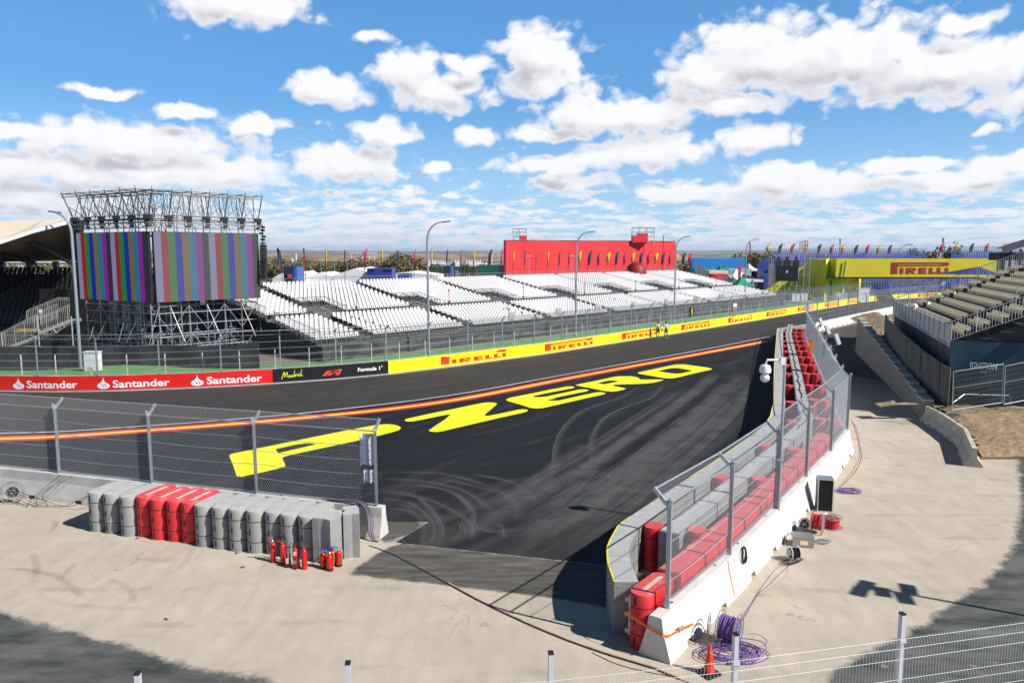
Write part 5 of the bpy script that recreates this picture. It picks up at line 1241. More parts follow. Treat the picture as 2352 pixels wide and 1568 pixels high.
# PTZ camera on a pole fixed to the third post
q = Vector((RW[2][0] + 0.10, RW[2][1] - 0.12, 0)); top = AT(1781, 822, q.y).z
root = thing('security_camera', 'white dome camera hanging from a steel pole on the right fence', 'security camera', (q.x, q.y, 1.0))
b = MB(); b.tube([q + Vector((0, 0, 0.95)), q + Vector((0, 0, top))], 0.042, 10); b.box(q + Vector((-0.05, 0, 2.6)), (0.16, 0.10, 0.06)); b.build('pole', GALV, root, smooth=True)
PL = mat('camera_white', (0.78, 0.78, 0.80), 0.35); c = q + Vector((-0.60, 0, top - 0.42))
b = MB(); b.box(q + Vector((-0.08, 0, top - 0.10)), (0.14, 0.14, 0.22)); b.tube([q + Vector((-0.1, 0, top - 0.06)), q + Vector((-0.55, 0, top - 0.06)), c + Vector((0, 0, 0.22))], 0.032, 8); b.build('arm', PL, root, smooth=True)
b = MB(); b.lathe(c, [(0.05, 0.22), (0.14, 0.19), (0.175, 0.08), (0.175, -0.02), (0.15, -0.05)][::-1], 18); b.build('housing', PL, root, smooth=True)
b = MB(); b.lathe(c + Vector((0, 0, -0.20)), [(0.145 * math.sin(a), -0.14 * math.cos(a)) for a in (0.15, 0.6, 1.1, 1.5, 2.0, 2.5, 2.9)], 18); b.box(c + Vector((0.06, -0.13, -0.2)), (0.06, 0.03, 0.08)); b.build('camera_ball', PL, root, smooth=True)
# small litter on the apron
for (x, y, m_, lab) in ((344, 1346, 'b', 'scrap of blue plastic in front of the red blocks'), (546, 1270, 'b', 'scrap of blue plastic by the extinguishers'), (557, 1303, 'b', 'small blue scrap on the apron below the grey blocks'), (383, 1422, 'b', 'crumpled blue wrapper alone on the apron'), (168, 1208, 'o', 'brown leaf-like scrap at the left end of the blocks')):
    if lab.startswith('scrap of blue plastic in'): x, y = 316, 1236
    p = G(x, y); b = MB(); g = random.Random(x)
    for k in range(7):
        a = g.uniform(0, 6.28); c = p + Vector((g.uniform(-.06, .06), g.uniform(-.03, .03), 0.01 + g.uniform(0, .02))); e = Vector((math.cos(a), math.sin(a), g.uniform(-.4, .4))) * 0.03
        f_ = e.cross(Vector((g.uniform(-1, 1), 0.3, 1))); f_ = f_.normalized() * 0.022; b.poly([c - e - f_, c + e - f_, c + e + f_, c - e + f_])
    tag(b.build('litter', mat('litter_blue', (0.03, 0.15, 0.55), 0.3) if m_ == 'b' else mat('litter_brown', (0.35, 0.2, 0.1), 0.7), fix=False), lab, 'litter')
# ------------------------------------------------------------------ right side: retaining wall, jersey blocks, earth, grandstand
BRK = bpy.data.materials.new('split_block'); BRK.use_nodes = True
def _brk():
    nt = BRK.node_tree; N = nt.nodes; L = nt.links; b = N['Principled BSDF']; b.inputs['Roughness'].default_value = 0.9
    uv = N.new('ShaderNodeAttribute'); uv.attribute_name = 'wallco'; br = N.new('ShaderNodeTexBrick'); L.new(uv.outputs['Vector'], br.inputs[0])
    br.inputs['Scale'].default_value = 1.0; br.inputs['Brick Width'].default_value = 0.46; br.inputs['Row Height'].default_value = 0.2; br.inputs['Mortar Size'].default_value = 0.010
    br.inputs['Color1'].default_value = (0.24, 0.215, 0.18, 1); br.inputs['Color2'].default_value = (0.30, 0.27, 0.225, 1); br.inputs['Mortar'].default_value = (0.10, 0.09, 0.08, 1)
    n = N.new('ShaderNodeTexNoise'); n.inputs['Scale'].default_value = 3; n.inputs['Detail'].default_value = 6; L.new(uv.outputs['Vector'], n.inputs[0])
    mx = N.new('ShaderNodeMix'); mx.data_type = 'RGBA'; mx.blend_type = 'MULTIPLY'; mx.inputs[0].default_value = 0.6; L.new(br.outputs[0], mx.inputs[6]); L.new(n.outputs[0], mx.inputs[7]); 
    ml = N.new('ShaderNodeMix'); ml.data_type = 'RGBA'; ml.blend_type = 'ADD'; ml.inputs[0].default_value = 0.35; L.new(mx.outputs[2], ml.inputs[6]); L.new(br.outputs[0], ml.inputs[7]); L.new(ml.outputs[2], b.inputs['Base Color'])
    bp = N.new('ShaderNodeBump'); bp.inputs['Strength'].default_value = 0.6; bp.inputs['Distance'].default_value = 0.03; L.new(br.outputs['Fac'], bp.inputs['Height']); bp.invert = True; L.new(bp.outputs[0], b.inputs['Normal'])
_brk()
A0 = G(2117, 963); A1 = G(1964, 809); wd = (A1 - A0).normalized(); wn = Vector((wd.y, -wd.x, 0)); WL_ = (A1 - A0).length
root = thing('retaining_wall', 'tan split-block retaining wall stepping up beside the shaded service road', 'retaining wall', A0[:])
hs = [1.0 + 0.148 * k for k in range(15)]; b = MB(); co = []; capb = MB()
for k, h in enumerate(hs):
    s0, s1 = WL_ * k / len(hs), WL_ * (k + 1) / len(hs)
    P = lambda s, o, z: A0 + wd * s + wn * o + Vector((0, 0, z))
    for q, uvs in (([P(s0, 0, 0), P(s1, 0, 0), P(s1, 0.06, h), P(s0, 0.06, h)], [(s0, 0), (s1, 0), (s1, h), (s0, h)]), ([P(s0, 0.55, 0), P(s1, 0.55, 0), P(s1, 0.55, h), P(s0, 0.55, h)], [(s0, 0), (s1, 0), (s1, h), (s0, h)]),
                   ([P(s0, 0.06, h), P(s1, 0.06, h), P(s1, 0.55, h), P(s0, 0.55, h)], [(s0, 0), (s1, 0), (s1, .8), (s0, .8)]), ([P(s0, 0, 0), P(s0, .55, 0), P(s0, .55, h), P(s0, .06, h)], [(0, 0), (.9, 0), (.9, h), (0, h)]), ([P(s1, 0, 0), P(s1, .55, 0), P(s1, .55, h), P(s1, .06, h)], [(0, 0), (.9, 0), (.9, h), (0, h)])):
        b.poly(q); co += uvs
    nb = 2
    for j in range(nb):
        a, e = s0 + (s1 - s0) * j / nb + .01, s0 + (s1 - s0) * (j + 1) / nb - .01; capb.box(P((a + e) / 2, 0.28, h + 0.062), (e - a, 0.56 if j % 2 else 0.52, 0.12), (wd, wn))
w_ = b.build('block_courses', BRK, root, fix=False); at = w_.data.attributes.new('wallco', 'FLOAT_VECTOR', 'POINT'); at.data.foreach_set('vector', [c for uv in co for c in (uv[0], uv[1], 0)])
capb.build('capping_slabs', mat('cap_stone', (0.40, 0.375, 0.33), 0.9, var=0.2, scale=3), root)
z8b = lambda x, y, h=0: G((2060 + .2296 * x) * .91875, (860 + .2296 * y) * .91875, h)
jb = [z8b(1062, 832), z8b(1200, 915), z8b(1350, 1020), z8b(1462, 1100), z8b(1560, 1345)]
jb = [(22.25, 40.05), (22.75, 36.9), (23.0, 33.9), (22.9, 31.3), (22.35, 29.0)]
jb = [tuple((z8b(x, y, 0) + Vector((0.28, 0.05, 0)))[:2]) for x, y in ((1062, 835), (1205, 915), (1355, 1020), (1470, 1110), (1560, 1342))]
for j in range(4):
    wall_segment('jersey_barrier', jb[j], jb[j + 1], ['old concrete road barrier block touching the retaining wall', 'second old concrete road barrier block from the retaining wall', 'third old concrete road barrier block from the retaining wall', 'old concrete road barrier block nearest the viewer with a splayed foot'][j],
                 'road barrier', 'old road barrier blocks', m=mat('old_barrier_concrete', (0.47, 0.43, 0.35), 0.9, var=0.2, scale=2.5, bump=0.5, bscale=20), h=0.82, half=(0.36, 0.34, 0.13, 0.10), zs=(0, 0.10, 0.40))
# earth bank
EA = bpy.data.materials.new('dry_earth'); EA.use_nodes = True
def _earth():
    nt = EA.node_tree; N = nt.nodes; L = nt.links; b = N['Principled BSDF']; b.inputs['Roughness'].default_value = 0.95; b.inputs['Specular IOR Level'].default_value = 0.2
    tc = N.new('ShaderNodeTexCoord'); n = N.new('ShaderNodeTexNoise'); n.inputs['Scale'].default_value = 4.5; n.inputs['Detail'].default_value = 10; n.inputs['Roughness'].default_value = 0.75; L.new(tc.outputs['Object'], n.inputs[0])
    cr = N.new('ShaderNodeValToRGB'); L.new(n.outputs[0], cr.inputs[0]); e = cr.color_ramp.elements; e[0].position = 0.30; e[0].color = (0.16, 0.115, 0.075, 1); e[1].position = 0.72; e[1].color = (0.58, 0.44, 0.28, 1)
    m_ = e = cr.color_ramp.elements.new(0.5); m_.color = (0.31, 0.23, 0.145, 1); L.new(cr.outputs[0], b.inputs['Base Color'])
    v = N.new('ShaderNodeTexNoise'); v.inputs['Scale'].default_value = 14; v.inputs['Detail'].default_value = 8; v.inputs['Roughness'].default_value = 0.7; L.new(tc.outputs['Object'], v.inputs[0])
    bp = N.new('ShaderNodeBump'); bp.inputs['Strength'].default_value = 0.9; bp.inputs['Distance'].default_value = 0.08; L.new(v.outputs[0], bp.inputs['Height']); L.new(bp.outputs[0], b.inputs['Normal'])
_earth()
def wallh(s):
    k = int(max(0, min(len(hs) - 1, s / WL_ * len(hs)))); return hs[k]
def make_earth():
    from mathutils import noise
    b = MB(); front = z8b(1600, 1150, 0.45).y
    xs = [20 + 0.35 * i for i in range(115)]; ys = [front + 0.35 * j for j in range(135)]
    H = {}
    def h(x, y):
        p = Vector((x, y, 0)) - A0; s = p.dot(wd); o = p.dot(wn)
        nz = 0.10 * noise.noise(Vector((x * 0.9, y * 0.9, 0))) + 0.05 * noise.noise(Vector((x * 3, y * 3, 2))) + 0.03 * noise.noise(Vector((x * 7, y * 7, 5)))
        if s >= 0:
            base = wallh(s) * 0.62 + 0.1 if o < 3.5 else wallh(s) * 0.35 + 0.5
            if o < 0.56: return None
            if s > 21: base += 0.9 * math.exp(-((o - 3.5) / 2.2) ** 2) * min(1, (s - 21) / 3)
            return base + nz * 1.6
        # in front of the stand, right of the old barrier blocks
        jx = jb[-1][0]
        for a, c in zip(jb, jb[1:]):
            if min(a[1], c[1]) <= y <= max(a[1], c[1]): jx = a[0] + (c[0] - a[0]) * (y - a[1]) / (c[1] - a[1])
        if x < jx + 0.12: return None
        edge = min(1, (x - jx) / 1.0); fr = min(1, max(0, (y - front) / 0.5))
        return (0.45 + 0.06 * (y - front) + nz) * (0.75 + 0.25 * edge) * (0.35 + 0.65 * fr ** 0.4)
    vi = {}
    for i, x in enumerate(xs):
        for j, y in enumerate(ys):
            z = h(x, y)
            if z is not None: vi[i, j] = len(b.v); b.v.append((x, y, z))
    for i in range(len(xs) - 1):
        for j in range(len(ys) - 1):
            q = [(i, j), (i + 1, j), (i + 1, j + 1), (i, j + 1)]
            if all(k in vi for k in q): b.f.append(tuple(vi[k] for k in q)); b.m.append(0)
    for i in range(len(xs) - 1):   # cut front face
        if (i, 0) in vi and (i + 1, 0) in vi:
            a, c = b.v[vi[i, 0]], b.v[vi[i + 1, 0]]; b.poly([(a[0], a[1] + 0.05, 0), (c[0], c[1] + 0.05, 0), c, a])
    o = b.build('earth_bank', EA, smooth=False); o['kind'] = 'structure'
make_earth()

# ---- grandstand with cream seats
O_ = AT(2183, 793, 40.2); O_.z = 0; F_ = AT(2052.6, 715.7, 61.7); F_.z = 0; sdv = (F_ - O_).normalized(); tdv = Vector((sdv.y, -sdv.x, 0)); SL = (F_ - O_).length
def SP(s, t, z): return O_ + sdv * s + tdv * t + Vector((0, 0, z - 0.12))
def seat_mesh(name, m, m2, w=0.46):
    b = MB(); b.mi = 0      # local: x along row, +y backwards, z up from the deck
    n = 5; pr = [(-0.06, 0.43), (0.12, 0.405), (0.30, 0.42), (0.36, 0.52), (0.40, 0.70), (0.43, 0.84)]
    W = [0.38, 0.40, 0.40, 0.39, 0.38, 0.30]
    for (a, wa), (c, wc) in zip(zip(pr, W), list(zip(pr, W))[1:]):
        for s0, s1 in ((-1, -0.5), (-0.5, 0.5), (0.5, 1)):
            f = lambda p, ww, s_: (ww / 2 * s_ * w / .46, p[0] - (0.05 if abs(s_) == 1 else 0) * (1 if p[1] > 0.45 else 0), p[1] + (0.04 if abs(s_) == 1 and p[1] < 0.45 else 0))
            b.poly([f(a, wa, s0), f(a, wa, s1), f(c, wc, s1), f(c, wc, s0)])
    b.mi = 1; b.box((0, 0.335, 0.52), (0.10, 0.05, 0.10)); b.box((0, 0.16, 0.2), (0.06, 0.06, 0.40)); b.box((0, 0.2, 0.385), (0.30, 0.3, 0.03))
    me = bpy.data.meshes.new(name); me.from_pydata(b.v, [], b.f); me.materials.append(m); me.materials.append(m2); me.polygons.foreach_set('material_index', b.m); return me
def translucent(m, amt):
    nt = m.node_tree; N = nt.nodes; b = N['Principled BSDF']; t = N.new('ShaderNodeBsdfTranslucent'); mx = N.new('ShaderNodeMixShader'); mx.inputs[0].default_value = amt
    src = b.inputs['Base Color'].links[0].from_socket if b.inputs['Base Color'].links else None
    if src: nt.links.new(src, t.inputs[0])
    else: t.inputs[0].default_value = b.inputs['Base Color'].default_value
    nt.links.new(b.outputs[0], mx.inputs[1]); nt.links.new(t.outputs[0], mx.inputs[2]); nt.links.new(mx.outputs[0], [n for n in N if n.type == 'OUTPUT_MATERIAL'][0].inputs[0]); return m
def cream_seat():
    b = MB()   # tip-up seat: tall curved back shell, folded pan, leg
    pr = [(0.06, 0.46), (0.11, 0.50), (0.18, 0.64), (0.24, 0.80), (0.29, 0.88), (0.26, 0.91)]; W = [0.34, 0.40, 0.42, 0.41, 0.34, 0.26]
    for (a, wa), (c, wc) in zip(zip(pr, W), list(zip(pr, W))[1:]):
        for s0, s1 in ((-1, -0.5), (-0.5, 0.5), (0.5, 1)):
            f = lambda p, ww, s_: (ww / 2 * s_, p[0] + (0.10 if abs(s_) == 1 else 0), p[1]); b.poly([f(a, wa, s0), f(a, wa, s1), f(c, wc, s1), f(c, wc, s0)])
    b.mi = 0; b.box((0, 0.02, 0.60), (0.34, 0.05, 0.30)); b.mi = 1; b.box((0, 0.12, 0.42), (0.40, 0.16, 0.06)); b.box((0, 0.14, 0.2), (0.08, 0.08, 0.40))
    b.box((0, 0.07, 0.48), (0.40, 0.08, 0.12)); b.box((0.245, 0.17, 0.56), (0.03, 0.34, 0.34)); b.box((0, 0.30, 0.60), (0.30, 0.02, 0.30))
    me = bpy.data.meshes.new('cream_seat'); me.from_pydata(b.v, [], b.f); me.materials.append(translucent(mat('seat_cream', (0.86, 0.77, 0.55), 0.5, var=0.04, scale=3), 0.40)); me.materials.append(mat('seat_black', (0.015, 0.015, 0.016), 0.5)); me.polygons.foreach_set('material_index', b.m); return me
def merge_instances(name, me, mats_, parent):
    """join many placements of one small mesh into one part"""
    vs = [v.co.copy() for v in me.vertices]; fs = [tuple(p.vertices) for p in me.polygons]; mi = [p.material_index for p in me.polygons]; V_, F, M_ = [], [], []
    inv = world_mat(parent).inverted()
    for m in mats_:
        i = len(V_); mm = inv @ m; V_ += [tuple(mm @ v) for v in vs]; F += [tuple(i + k for k in f) for f in fs]; M_ += mi
    me2 = bpy.data.meshes.new(name); me2.from_pydata(V_, [], F)
    for m in me.materials: me2.materials.append(m)
    me2.polygons.foreach_set('material_index', M_); o = bpy.data.objects.new(name, me2); COL.objects.link(o); o.parent = parent; o['kind'] = 'stuff'; return o
def place_seats(places, me, name, root, nind, ax, ay):
    """the nearest nind as parts, the rest as one"""
    places = sorted(places, key=lambda p: p.length); rot = Matrix((ax, ay, Vector((0, 0, 1)))).transposed().to_4x4(); inv = world_mat(root).inverted()
    for p in places[:nind]:
        o = bpy.data.objects.new(name, me); COL.objects.link(o); o.parent = root; o.matrix_local = inv @ (Matrix.Translation(p) @ rot)
    if places[nind:]: merge_instances(name + '_rows', me, [Matrix.Translation(p) @ rot for p in places[nind:]], root)
ST = thing('grandstand', 'scaffold grandstand of cream tip-up seats on the right with a white front panel', 'grandstand', O_[:])
NR = 16; dk = lambda k: (0.55 + 0.88 * k, 4.22 + 0.39 * k)     # row front offset and deck height
b = MB()
for k in range(NR):
    t, z = dk(k); b.box(SP(SL / 2, t + 0.44, z - 0.04), (SL, 0.86, 0.06), (sdv, tdv)); b.box(SP(SL / 2, t + 0.005, z - 0.23), (SL, 0.02, 0.34), (sdv, tdv))
b.build('deck', mat('deck_dark', (0.05, 0.05, 0.05), 0.8, var=.3, scale=3), ST)
b = MB()
for s in (0.1, SL * .25, SL * .5, SL * .75, SL - 0.1):
    for k in range(0, NR, 2):
        t, z = dk(k); b.tube([SP(s, t + 0.4, 0.3), SP(s, t + 0.4, z - 0.08)], 0.04, 6)
    b.bar(SP(s, 0.4, dk(0)[1] - 0.25), SP(s, dk(NR)[0], dk(NR)[1] - 0.30), 0.06, 0.12)
b.build('substructure', DKSTEEL, ST)
places = []
for k in range(NR):
    t, z = dk(k)
    for s0, s1 in ((0.35, 4.1), (5.7, SL - 5.0), (SL - 3.7, SL - 0.6)):
        n = int((s1 - s0) / 0.5)
        for j in range(n): places.append(SP(s0 + 0.5 * j + 0.25, t + 0.12, z))
# seats hidden past the frame edge are left out
def inview(p): 
    d_ = p.y * math.cos(TH) - (p.z - 9) * math.sin(TH); return 1176 + FD * p.x / d_ < 2380
places = [p for p in places if inview(p)]
place_seats(places, cream_seat(), 'seat', ST, 100, -sdv, tdv)
for s in (4.9, SL - 4.3):   # plastic step blocks in the aisles
    b = MB()
    for k in range(NR): t, z = dk(k); b.box(SP(s, t + 0.2, z + 0.11), (0.9, 0.36, 0.22), (sdv, tdv))
    b.build('aisle_steps', mat('step_grey', (0.35, 0.37, 0.40), 0.7), ST)
b = MB(); n = 14
for j in range(n):
    a, e = SL * j / n + 0.02, SL * (j + 1) / n - 0.02; b.box(SP((a + e) / 2, 0.0, 4.72), (e - a, 0.03, 1.05), (sdv, tdv))
b.build('front_panel', mat('panel_grey_white', (0.42, 0.42, 0.44), 0.6, var=0.06, scale=1.2), ST)
b = MB()
for j in range(n + 1): b.box(SP(SL * j / n, -0.045, 4.72), (0.05, 0.05, 1.4), (sdv, tdv))
b.tube([SP(0, -0.04, 5.42), SP(SL, -0.04, 5.42)], 0.025, 6); b.tube([SP(0, -0.04, 4.12), SP(SL, -0.04, 4.12)], 0.03, 6); b.build('front_rail', GALV, ST)
b = MB(); b.box(SP(SL / 2, 0.02, 4.08), (SL, 0.12, 0.10), (sdv, tdv)); b.build('edge_beam', BLACKM, ST)
def side_rail(s, nm, t0, t1, z0, slope, drop=1.05):
    b = MB(); b.tube([SP(s, t0, z0), SP(s, t1, z0 + slope * (t1 - t0))], 0.028, 6); b.tube([SP(s, t0, z0 - drop), SP(s, t1, z0 + slope * (t1 - t0) - drop)], 0.02, 5)
    n = int((t1 - t0) / 0.145)
    for k in range(n + 1):
        t = t0 + (t1 - t0) * k / n; z = z0 + slope * (t - t0); b.tube([SP(s, t, z - drop), SP(s, t, z)], 0.011 if k % 8 else 0.026, 4)
    b.build(nm, mat('rail_galv', (0.50, 0.51, 0.52), 0.4, 0.4), ST)
side_rail(-0.02, 'side_railing', 0.0, 8.0, 5.47, 0.43)
side_rail(SL, 'side_railing', 0.0, 13.0, 5.42, 0.44)
b = MB(); b.tube([SP(4.1, 3.9, 6.1), SP(4.1, 3.9, 7.2)], 0.03, 6); b.box(SP(-0.4, 4.0, 5.25), (1.0, 1.1, 0.08), (sdv, tdv)); b.build('stair_landing', mat('landing_grey', (0.45, 0.47, 0.5), 0.5, .3), ST)
b = MB(); b.poly([SP(0.05, 0.1, 0.5), SP(0.05, 14, 0.5), SP(0.05, 14, 10.0), SP(0.05, 0.1, 4.0)]); b.build('end_shade_sheet', BLACKM, ST, fix=False)  # black sheet added to stand for the shade under the deck
# dark cloth below the deck on the road side
CL = mat('dark_cloth', (0.045, 0.042, 0.045), 0.9, col2=(0.085, 0.08, 0.082), scale=0.9, thr=(0.4, 0.6))
def cloth(name, f, n, m_, parent, amp=0.04, nz=3):
    """hanging cloth: f(u, v) -> point with u,v in 0..1, rippled"""
    b = MB()
    for j in range(n):
        for k in range(nz): b.poly([f(j / n, k / nz), f((j + 1) / n, k / nz), f((j + 1) / n, (k + 1) / nz), f(j / n, (k + 1) / nz)])
    return b.build(name, m_, parent, fix=False)
cloth('skirt_cloth', lambda u, v: SP(SL * u, 0.08 + 0.04 * math.sin(u * 60) * (1 - v) + 0.02 * math.sin(u * 23), 0.5 + 3.5 * v), 70, CL, ST)
# blue banner on the end of the stand
BN = bpy.data.materials.new('banner_blue'); BN.use_nodes = True
def _bn():
    nt = BN.node_tree; N = nt.nodes; L = nt.links; b = N['Principled BSDF']; b.inputs['Roughness'].default_value = 0.6; tc = N.new('ShaderNodeTexCoord')
    mp = N.new('ShaderNodeMapping'); mp.inputs['Rotation'].default_value = (0.3, 0.8, 0.2); L.new(tc.outputs['Object'], mp.inputs[0]); n = N.new('ShaderNodeTexVoronoi'); n.inputs['Scale'].default_value = 0.45; L.new(mp.outputs[0], n.inputs[0])
    cr = N.new('ShaderNodeValToRGB'); e = cr.color_ramp.elements; e[0].position = 0.2; e[0].color = (0.006, 0.022, 0.035, 1); e[1].position = 0.9; e[1].color = (0.010, 0.075, 0.115, 1); L.new(n.outputs['Color'], cr.inputs[0]); L.new(cr.outputs[0], b.inputs['Base Color'])
_bn()
bt = thing('banner', 'dark blue banner with white lettering on the near end of the cream-seat grandstand', 'banner', SP(-0.15, 0, 0.6)[:])
cloth('printed_sheet', lambda u, v: SP(-0.15 + 0.02 * math.sin(u * 25), 9 * u, 0.75 + 3.68 * v + 0.02 * math.sin(u * 19) * v), 30, BN, bt)
def banner_pt(zx, zy, off=0.03):
    r = ray((2060 + .2296 * zx) * .91875, (860 + .2296 * zy) * .91875); n_ = sdv; p0 = SP(-0.15 - off - 0.02, 0, 0); c0 = Vector((0, 0, 9)); t = (p0 - c0).dot(n_) / r.dot(n_); return c0 + r * t
for txt, (x0, y0), (x1, y1), ht in (('IGNITION', (1592, 240), (1880, 248), 0.36), ('CLUB', (1700, 288), (1768, 290), 0.14)):
    a, e = banner_pt(x0, y0), banner_pt(x1, y1); a = SP(-0.20, (a - O_).dot(tdv), a.z); e = SP(-0.20, (e - O_).dot(tdv), a.z); v, f, tw = text_polys(txt, 0.02 if txt == 'IGNITION' else 0.0); L_ = (e - a).length
    b = MB(); place(b, [(v, f)], lambda x, y: a + tdv * (x * L_ / tw) + Vector((0, 0, y * ht))); b.build('lettering', mat('letters_pale', (0.75, 0.82, 0.85), 0.5), bt, fix=False)
# shade fence on the bank and two temporary fence panels with feet
SF = mat('shade_net', (0.10, 0.095, 0.08), 0.9, var=0.3, scale=1.5)
pts = [z8b(1350, 670, 0.9), z8b(1255, 600, 1.0), G(2114, 880, 1.2), G(2080, 843, 1.6), G(2045, 800, 2.0), G(2031, 775, 2.3)]
for j in range(len(pts) - 1):
    a, e = pts[j], pts[j + 1]; L_ = (e - a).length; d = (e - a).normalized(); hh = 2.0 if j < 3 else 1.9
    root = thing('temporary_fence', ['netted temporary fence panel nearest the blue banner', 'second netted temporary fence panel from the blue banner', 'third netted temporary fence panel from the blue banner', 'fourth netted temporary fence panel from the blue banner', 'netted temporary fence panel farthest from the blue banner'][j], 'temporary fence', a[:], 0, 'netted fence panels on the bank')
    b = MB(); f = lambda u, z: a + (e - a) * u + Vector((0, 0, z))
    b.tube([f(0.01, 0), f(0.01, hh), f(0.99, hh), f(0.99, 0), f(0.01, 0.1)], 0.021, 6); b.tube([f(0.5, 0.1), f(0.5, hh)], 0.015, 5); b.build('frame', mat('old_galv', (0.25, 0.24, 0.2), 0.6, .3), root)
    cloth('shade_net', lambda u, v: f(0.02 + 0.96 * u, 0.08 + (hh - 0.1) * v) + wn * (-0.03 - 0.05 * math.sin(u * 9 + j) * v), 14, SF, root)
HW = welded_mesh('temporary_panel_wires', 3.4, 1.85, 0.0035, 0.11, (), mat('old_galv', (0.25, .24, .2), .6, .3), hp=0.26)
ta = z8b(1395, 720, 0.95); tb = z8b(1935, 665, 1.2); tc_ = tb + (tb - ta) * 0.97 + Vector((0.1, 0.1, 0.1))
for (a, e, lab) in ((ta, tb, 'bare wire temporary fence panel leaning below the banner lettering'), (tb + Vector((0.1, 0, 0.03)), tc_, 'bare wire temporary fence panel at the right edge, tilted up')):
    L_ = (e - a).length; root = thing('temporary_fence', lab, 'temporary fence', a[:], 0, 'bare wire fence panels'); d = (e - a).normalized(); d2 = Vector((d.x, d.y, 0)).normalized(); bk = Vector((-0.03, -0.16, 0)); hh = 2.0
    f = lambda u, z: a + (e - a) * u + Vector((0, 0, z + 0.14 * u)) + bk * (z / hh) * -1
    b = MB(); b.tube([f(0, 0), f(0, hh), f(1, hh), f(1, 0), f(0, 0.02)], 0.022, 6); b.tube([f(0.0, 1.15), f(1, 1.15)], 0.012, 4); b.build('frame', mat('galv_frame', (0.42, .42, .38), .5, .3), root)
    b = MB(); n = 31
    for k in range(1, n): b.tube([f(k / n, 0.04), f(k / n, hh)], 0.005, 3)
    for k in range(1, 8): b.tube([f(0, 0.25 * k), f(1, 0.25 * k)], 0.005, 3)
    b.build('wire_mesh', mat('old_galv', (0.25, .24, .2), .6, .3), root)
for (x, y, lab) in ((1405, 790, 'dark block foot under the corner of the netted fence'), (1320, 715, 'dark block foot half hidden behind the netted fence'), (1965, 710, 'dark block foot between the two bare wire fence panels')):
    p = z8b(x, y, 0.68); b = MB(); b.rot((0, 0, 0.07), (0.9, 0.26, 0.14), 0.15); b.rot((0, 0, 0.15), (0.3, 0.22, 0.04), 0.15); o = b.build('fence_foot', mat('foot_grey', (0.07, 0.07, 0.065), 0.9)); o.location = p; tag(o, lab, 'fence foot', 'feet of the temporary fences')
b = MB(); b.tube([z8b(1400, 640, 1.1), z8b(1530, 545, 1.5), z8b(2025, 560, 1.5), z8b(2030, 655, 1.0)], 0.028, 6); tag(b.build('scaffold_pipe', GALV), 'bent steel pipe rail standing behind the bare wire fence', 'rail')
# floodlight mast standing just outside the right edge, whose shadow falls on the apron
tip = G(2020, 1352); shd = Vector((-SUN_DIR.x, -SUN_DIR.y, 0)); hm_ = 7.4
mb_ = tip - shd * (hm_ / math.tan(R(SUN_EL)))
mast = thing('floodlight_mast', 'trailer mast with five floodlights just past the right edge, its shadow on the apron', 'floodlight mast', mb_[:])
b = MB(); b.box(mb_ + Vector((0, 0, 0.5)), (1.4, 0.9, 0.6)); b.tube([mb_ + Vector((0, 0, .4)), mb_ + Vector((0, 0, hm_))], 0.06, 6)
for k in range(4): b.tube([mb_ + Vector((0.7 * (1 if k < 2 else -1), 0.5 * (1 if k % 2 else -1), 0)), mb_ + Vector((0, 0, 1.6))], 0.04, 5)
b.build('mast_pole', GALV, mast)
pv_ = Vector((-shd.y, shd.x, 0))
for a_, c_, r_ in ((0.42, 0.42, .15), (-0.10, 0.30, .2), (0.16, -0.06, -.1), (0.34, -0.52, -.2), (-0.36, -0.60, -.1)):
    b = MB(); q = mb_ + Vector((0, 0, hm_ + c_)) + pv_ * a_; b.box(q, (0.60, 0.14, 0.26), (pv_ + Vector((0, 0, r_)), shd)); b.bar(mb_ + Vector((0, 0, hm_ + c_ - .1)), q, 0.05); b.build('floodlight_head', mat('floodlight_grey', (0.50, 0.52, 0.54), 0.4, 0.3), mast)
# ------------------------------------------------------------------ white grandstand
U_ = Vector((0.682, 0.731, 0)).normalized(); V_ = Vector((-U_.y, U_.x, 0)); WO = Vector((-15.94, 61.2, 0)); WLEN = 93.0
def SW(u, v, z): return WO + U_ * u + V_ * v + Vector((0, 0, z))
WS = thing('grandstand', 'long open grandstand of white seats behind the track fence', 'grandstand', WO[:])
rows = [(0.6 + 0.8 * k, 1.40 + 0.148 * k) for k in range(9)] + [(8.9 + 0.8 * k, 3.0 + 0.152 * k) for k in range(15)]
AIS = [5.3 + 12.55 * k for k in range(8)]
DKD = mat('deck_grey', (0.09, 0.09, 0.09), 0.8, var=0.4, scale=1.5)
b = MB()
for v, z in rows: b.box(SW(WLEN / 2, v + 0.4, z - 0.03), (WLEN, 0.80, 0.05), (U_, V_)); b.box(SW(WLEN / 2, v, z - 0.12), (WLEN, 0.03, 0.2), (U_, V_))
b.box(SW(WLEN / 2, 8.2, 2.80), (WLEN, 1.4, 0.06), (U_, V_)); b.box(SW(WLEN / 2, 8.88, 2.9), (WLEN, 0.04, 0.3), (U_, V_)); b.box(SW(WLEN / 2, 0.2, 1.33), (WLEN, 0.8, 0.08), (U_, V_))
b.build('deck', DKD, WS)
def vomit(u, v):
    for a in AIS:
        if a - 0.8 < u < a + 3.2 and 8.7 < v < 12.4: return True
    return False
places = []
n = int(WLEN / 0.5)
for v, z in rows:
    for j in range(n):
        u = 0.35 + 0.5 * j
        if any(abs(u - a) < 0.62 for a in AIS) or vomit(u, v) or u > WLEN - 0.4: continue
        places.append(SW(u, v + 0.15, z))
wseat = seat_mesh('white_seat', mat('seat_white', (0.56, 0.56, 0.57), 0.45), mat('seat_black', (0.015, 0.015, 0.016), 0.5))
place_seats(places, wseat, 'seat', WS, 100, U_, V_)
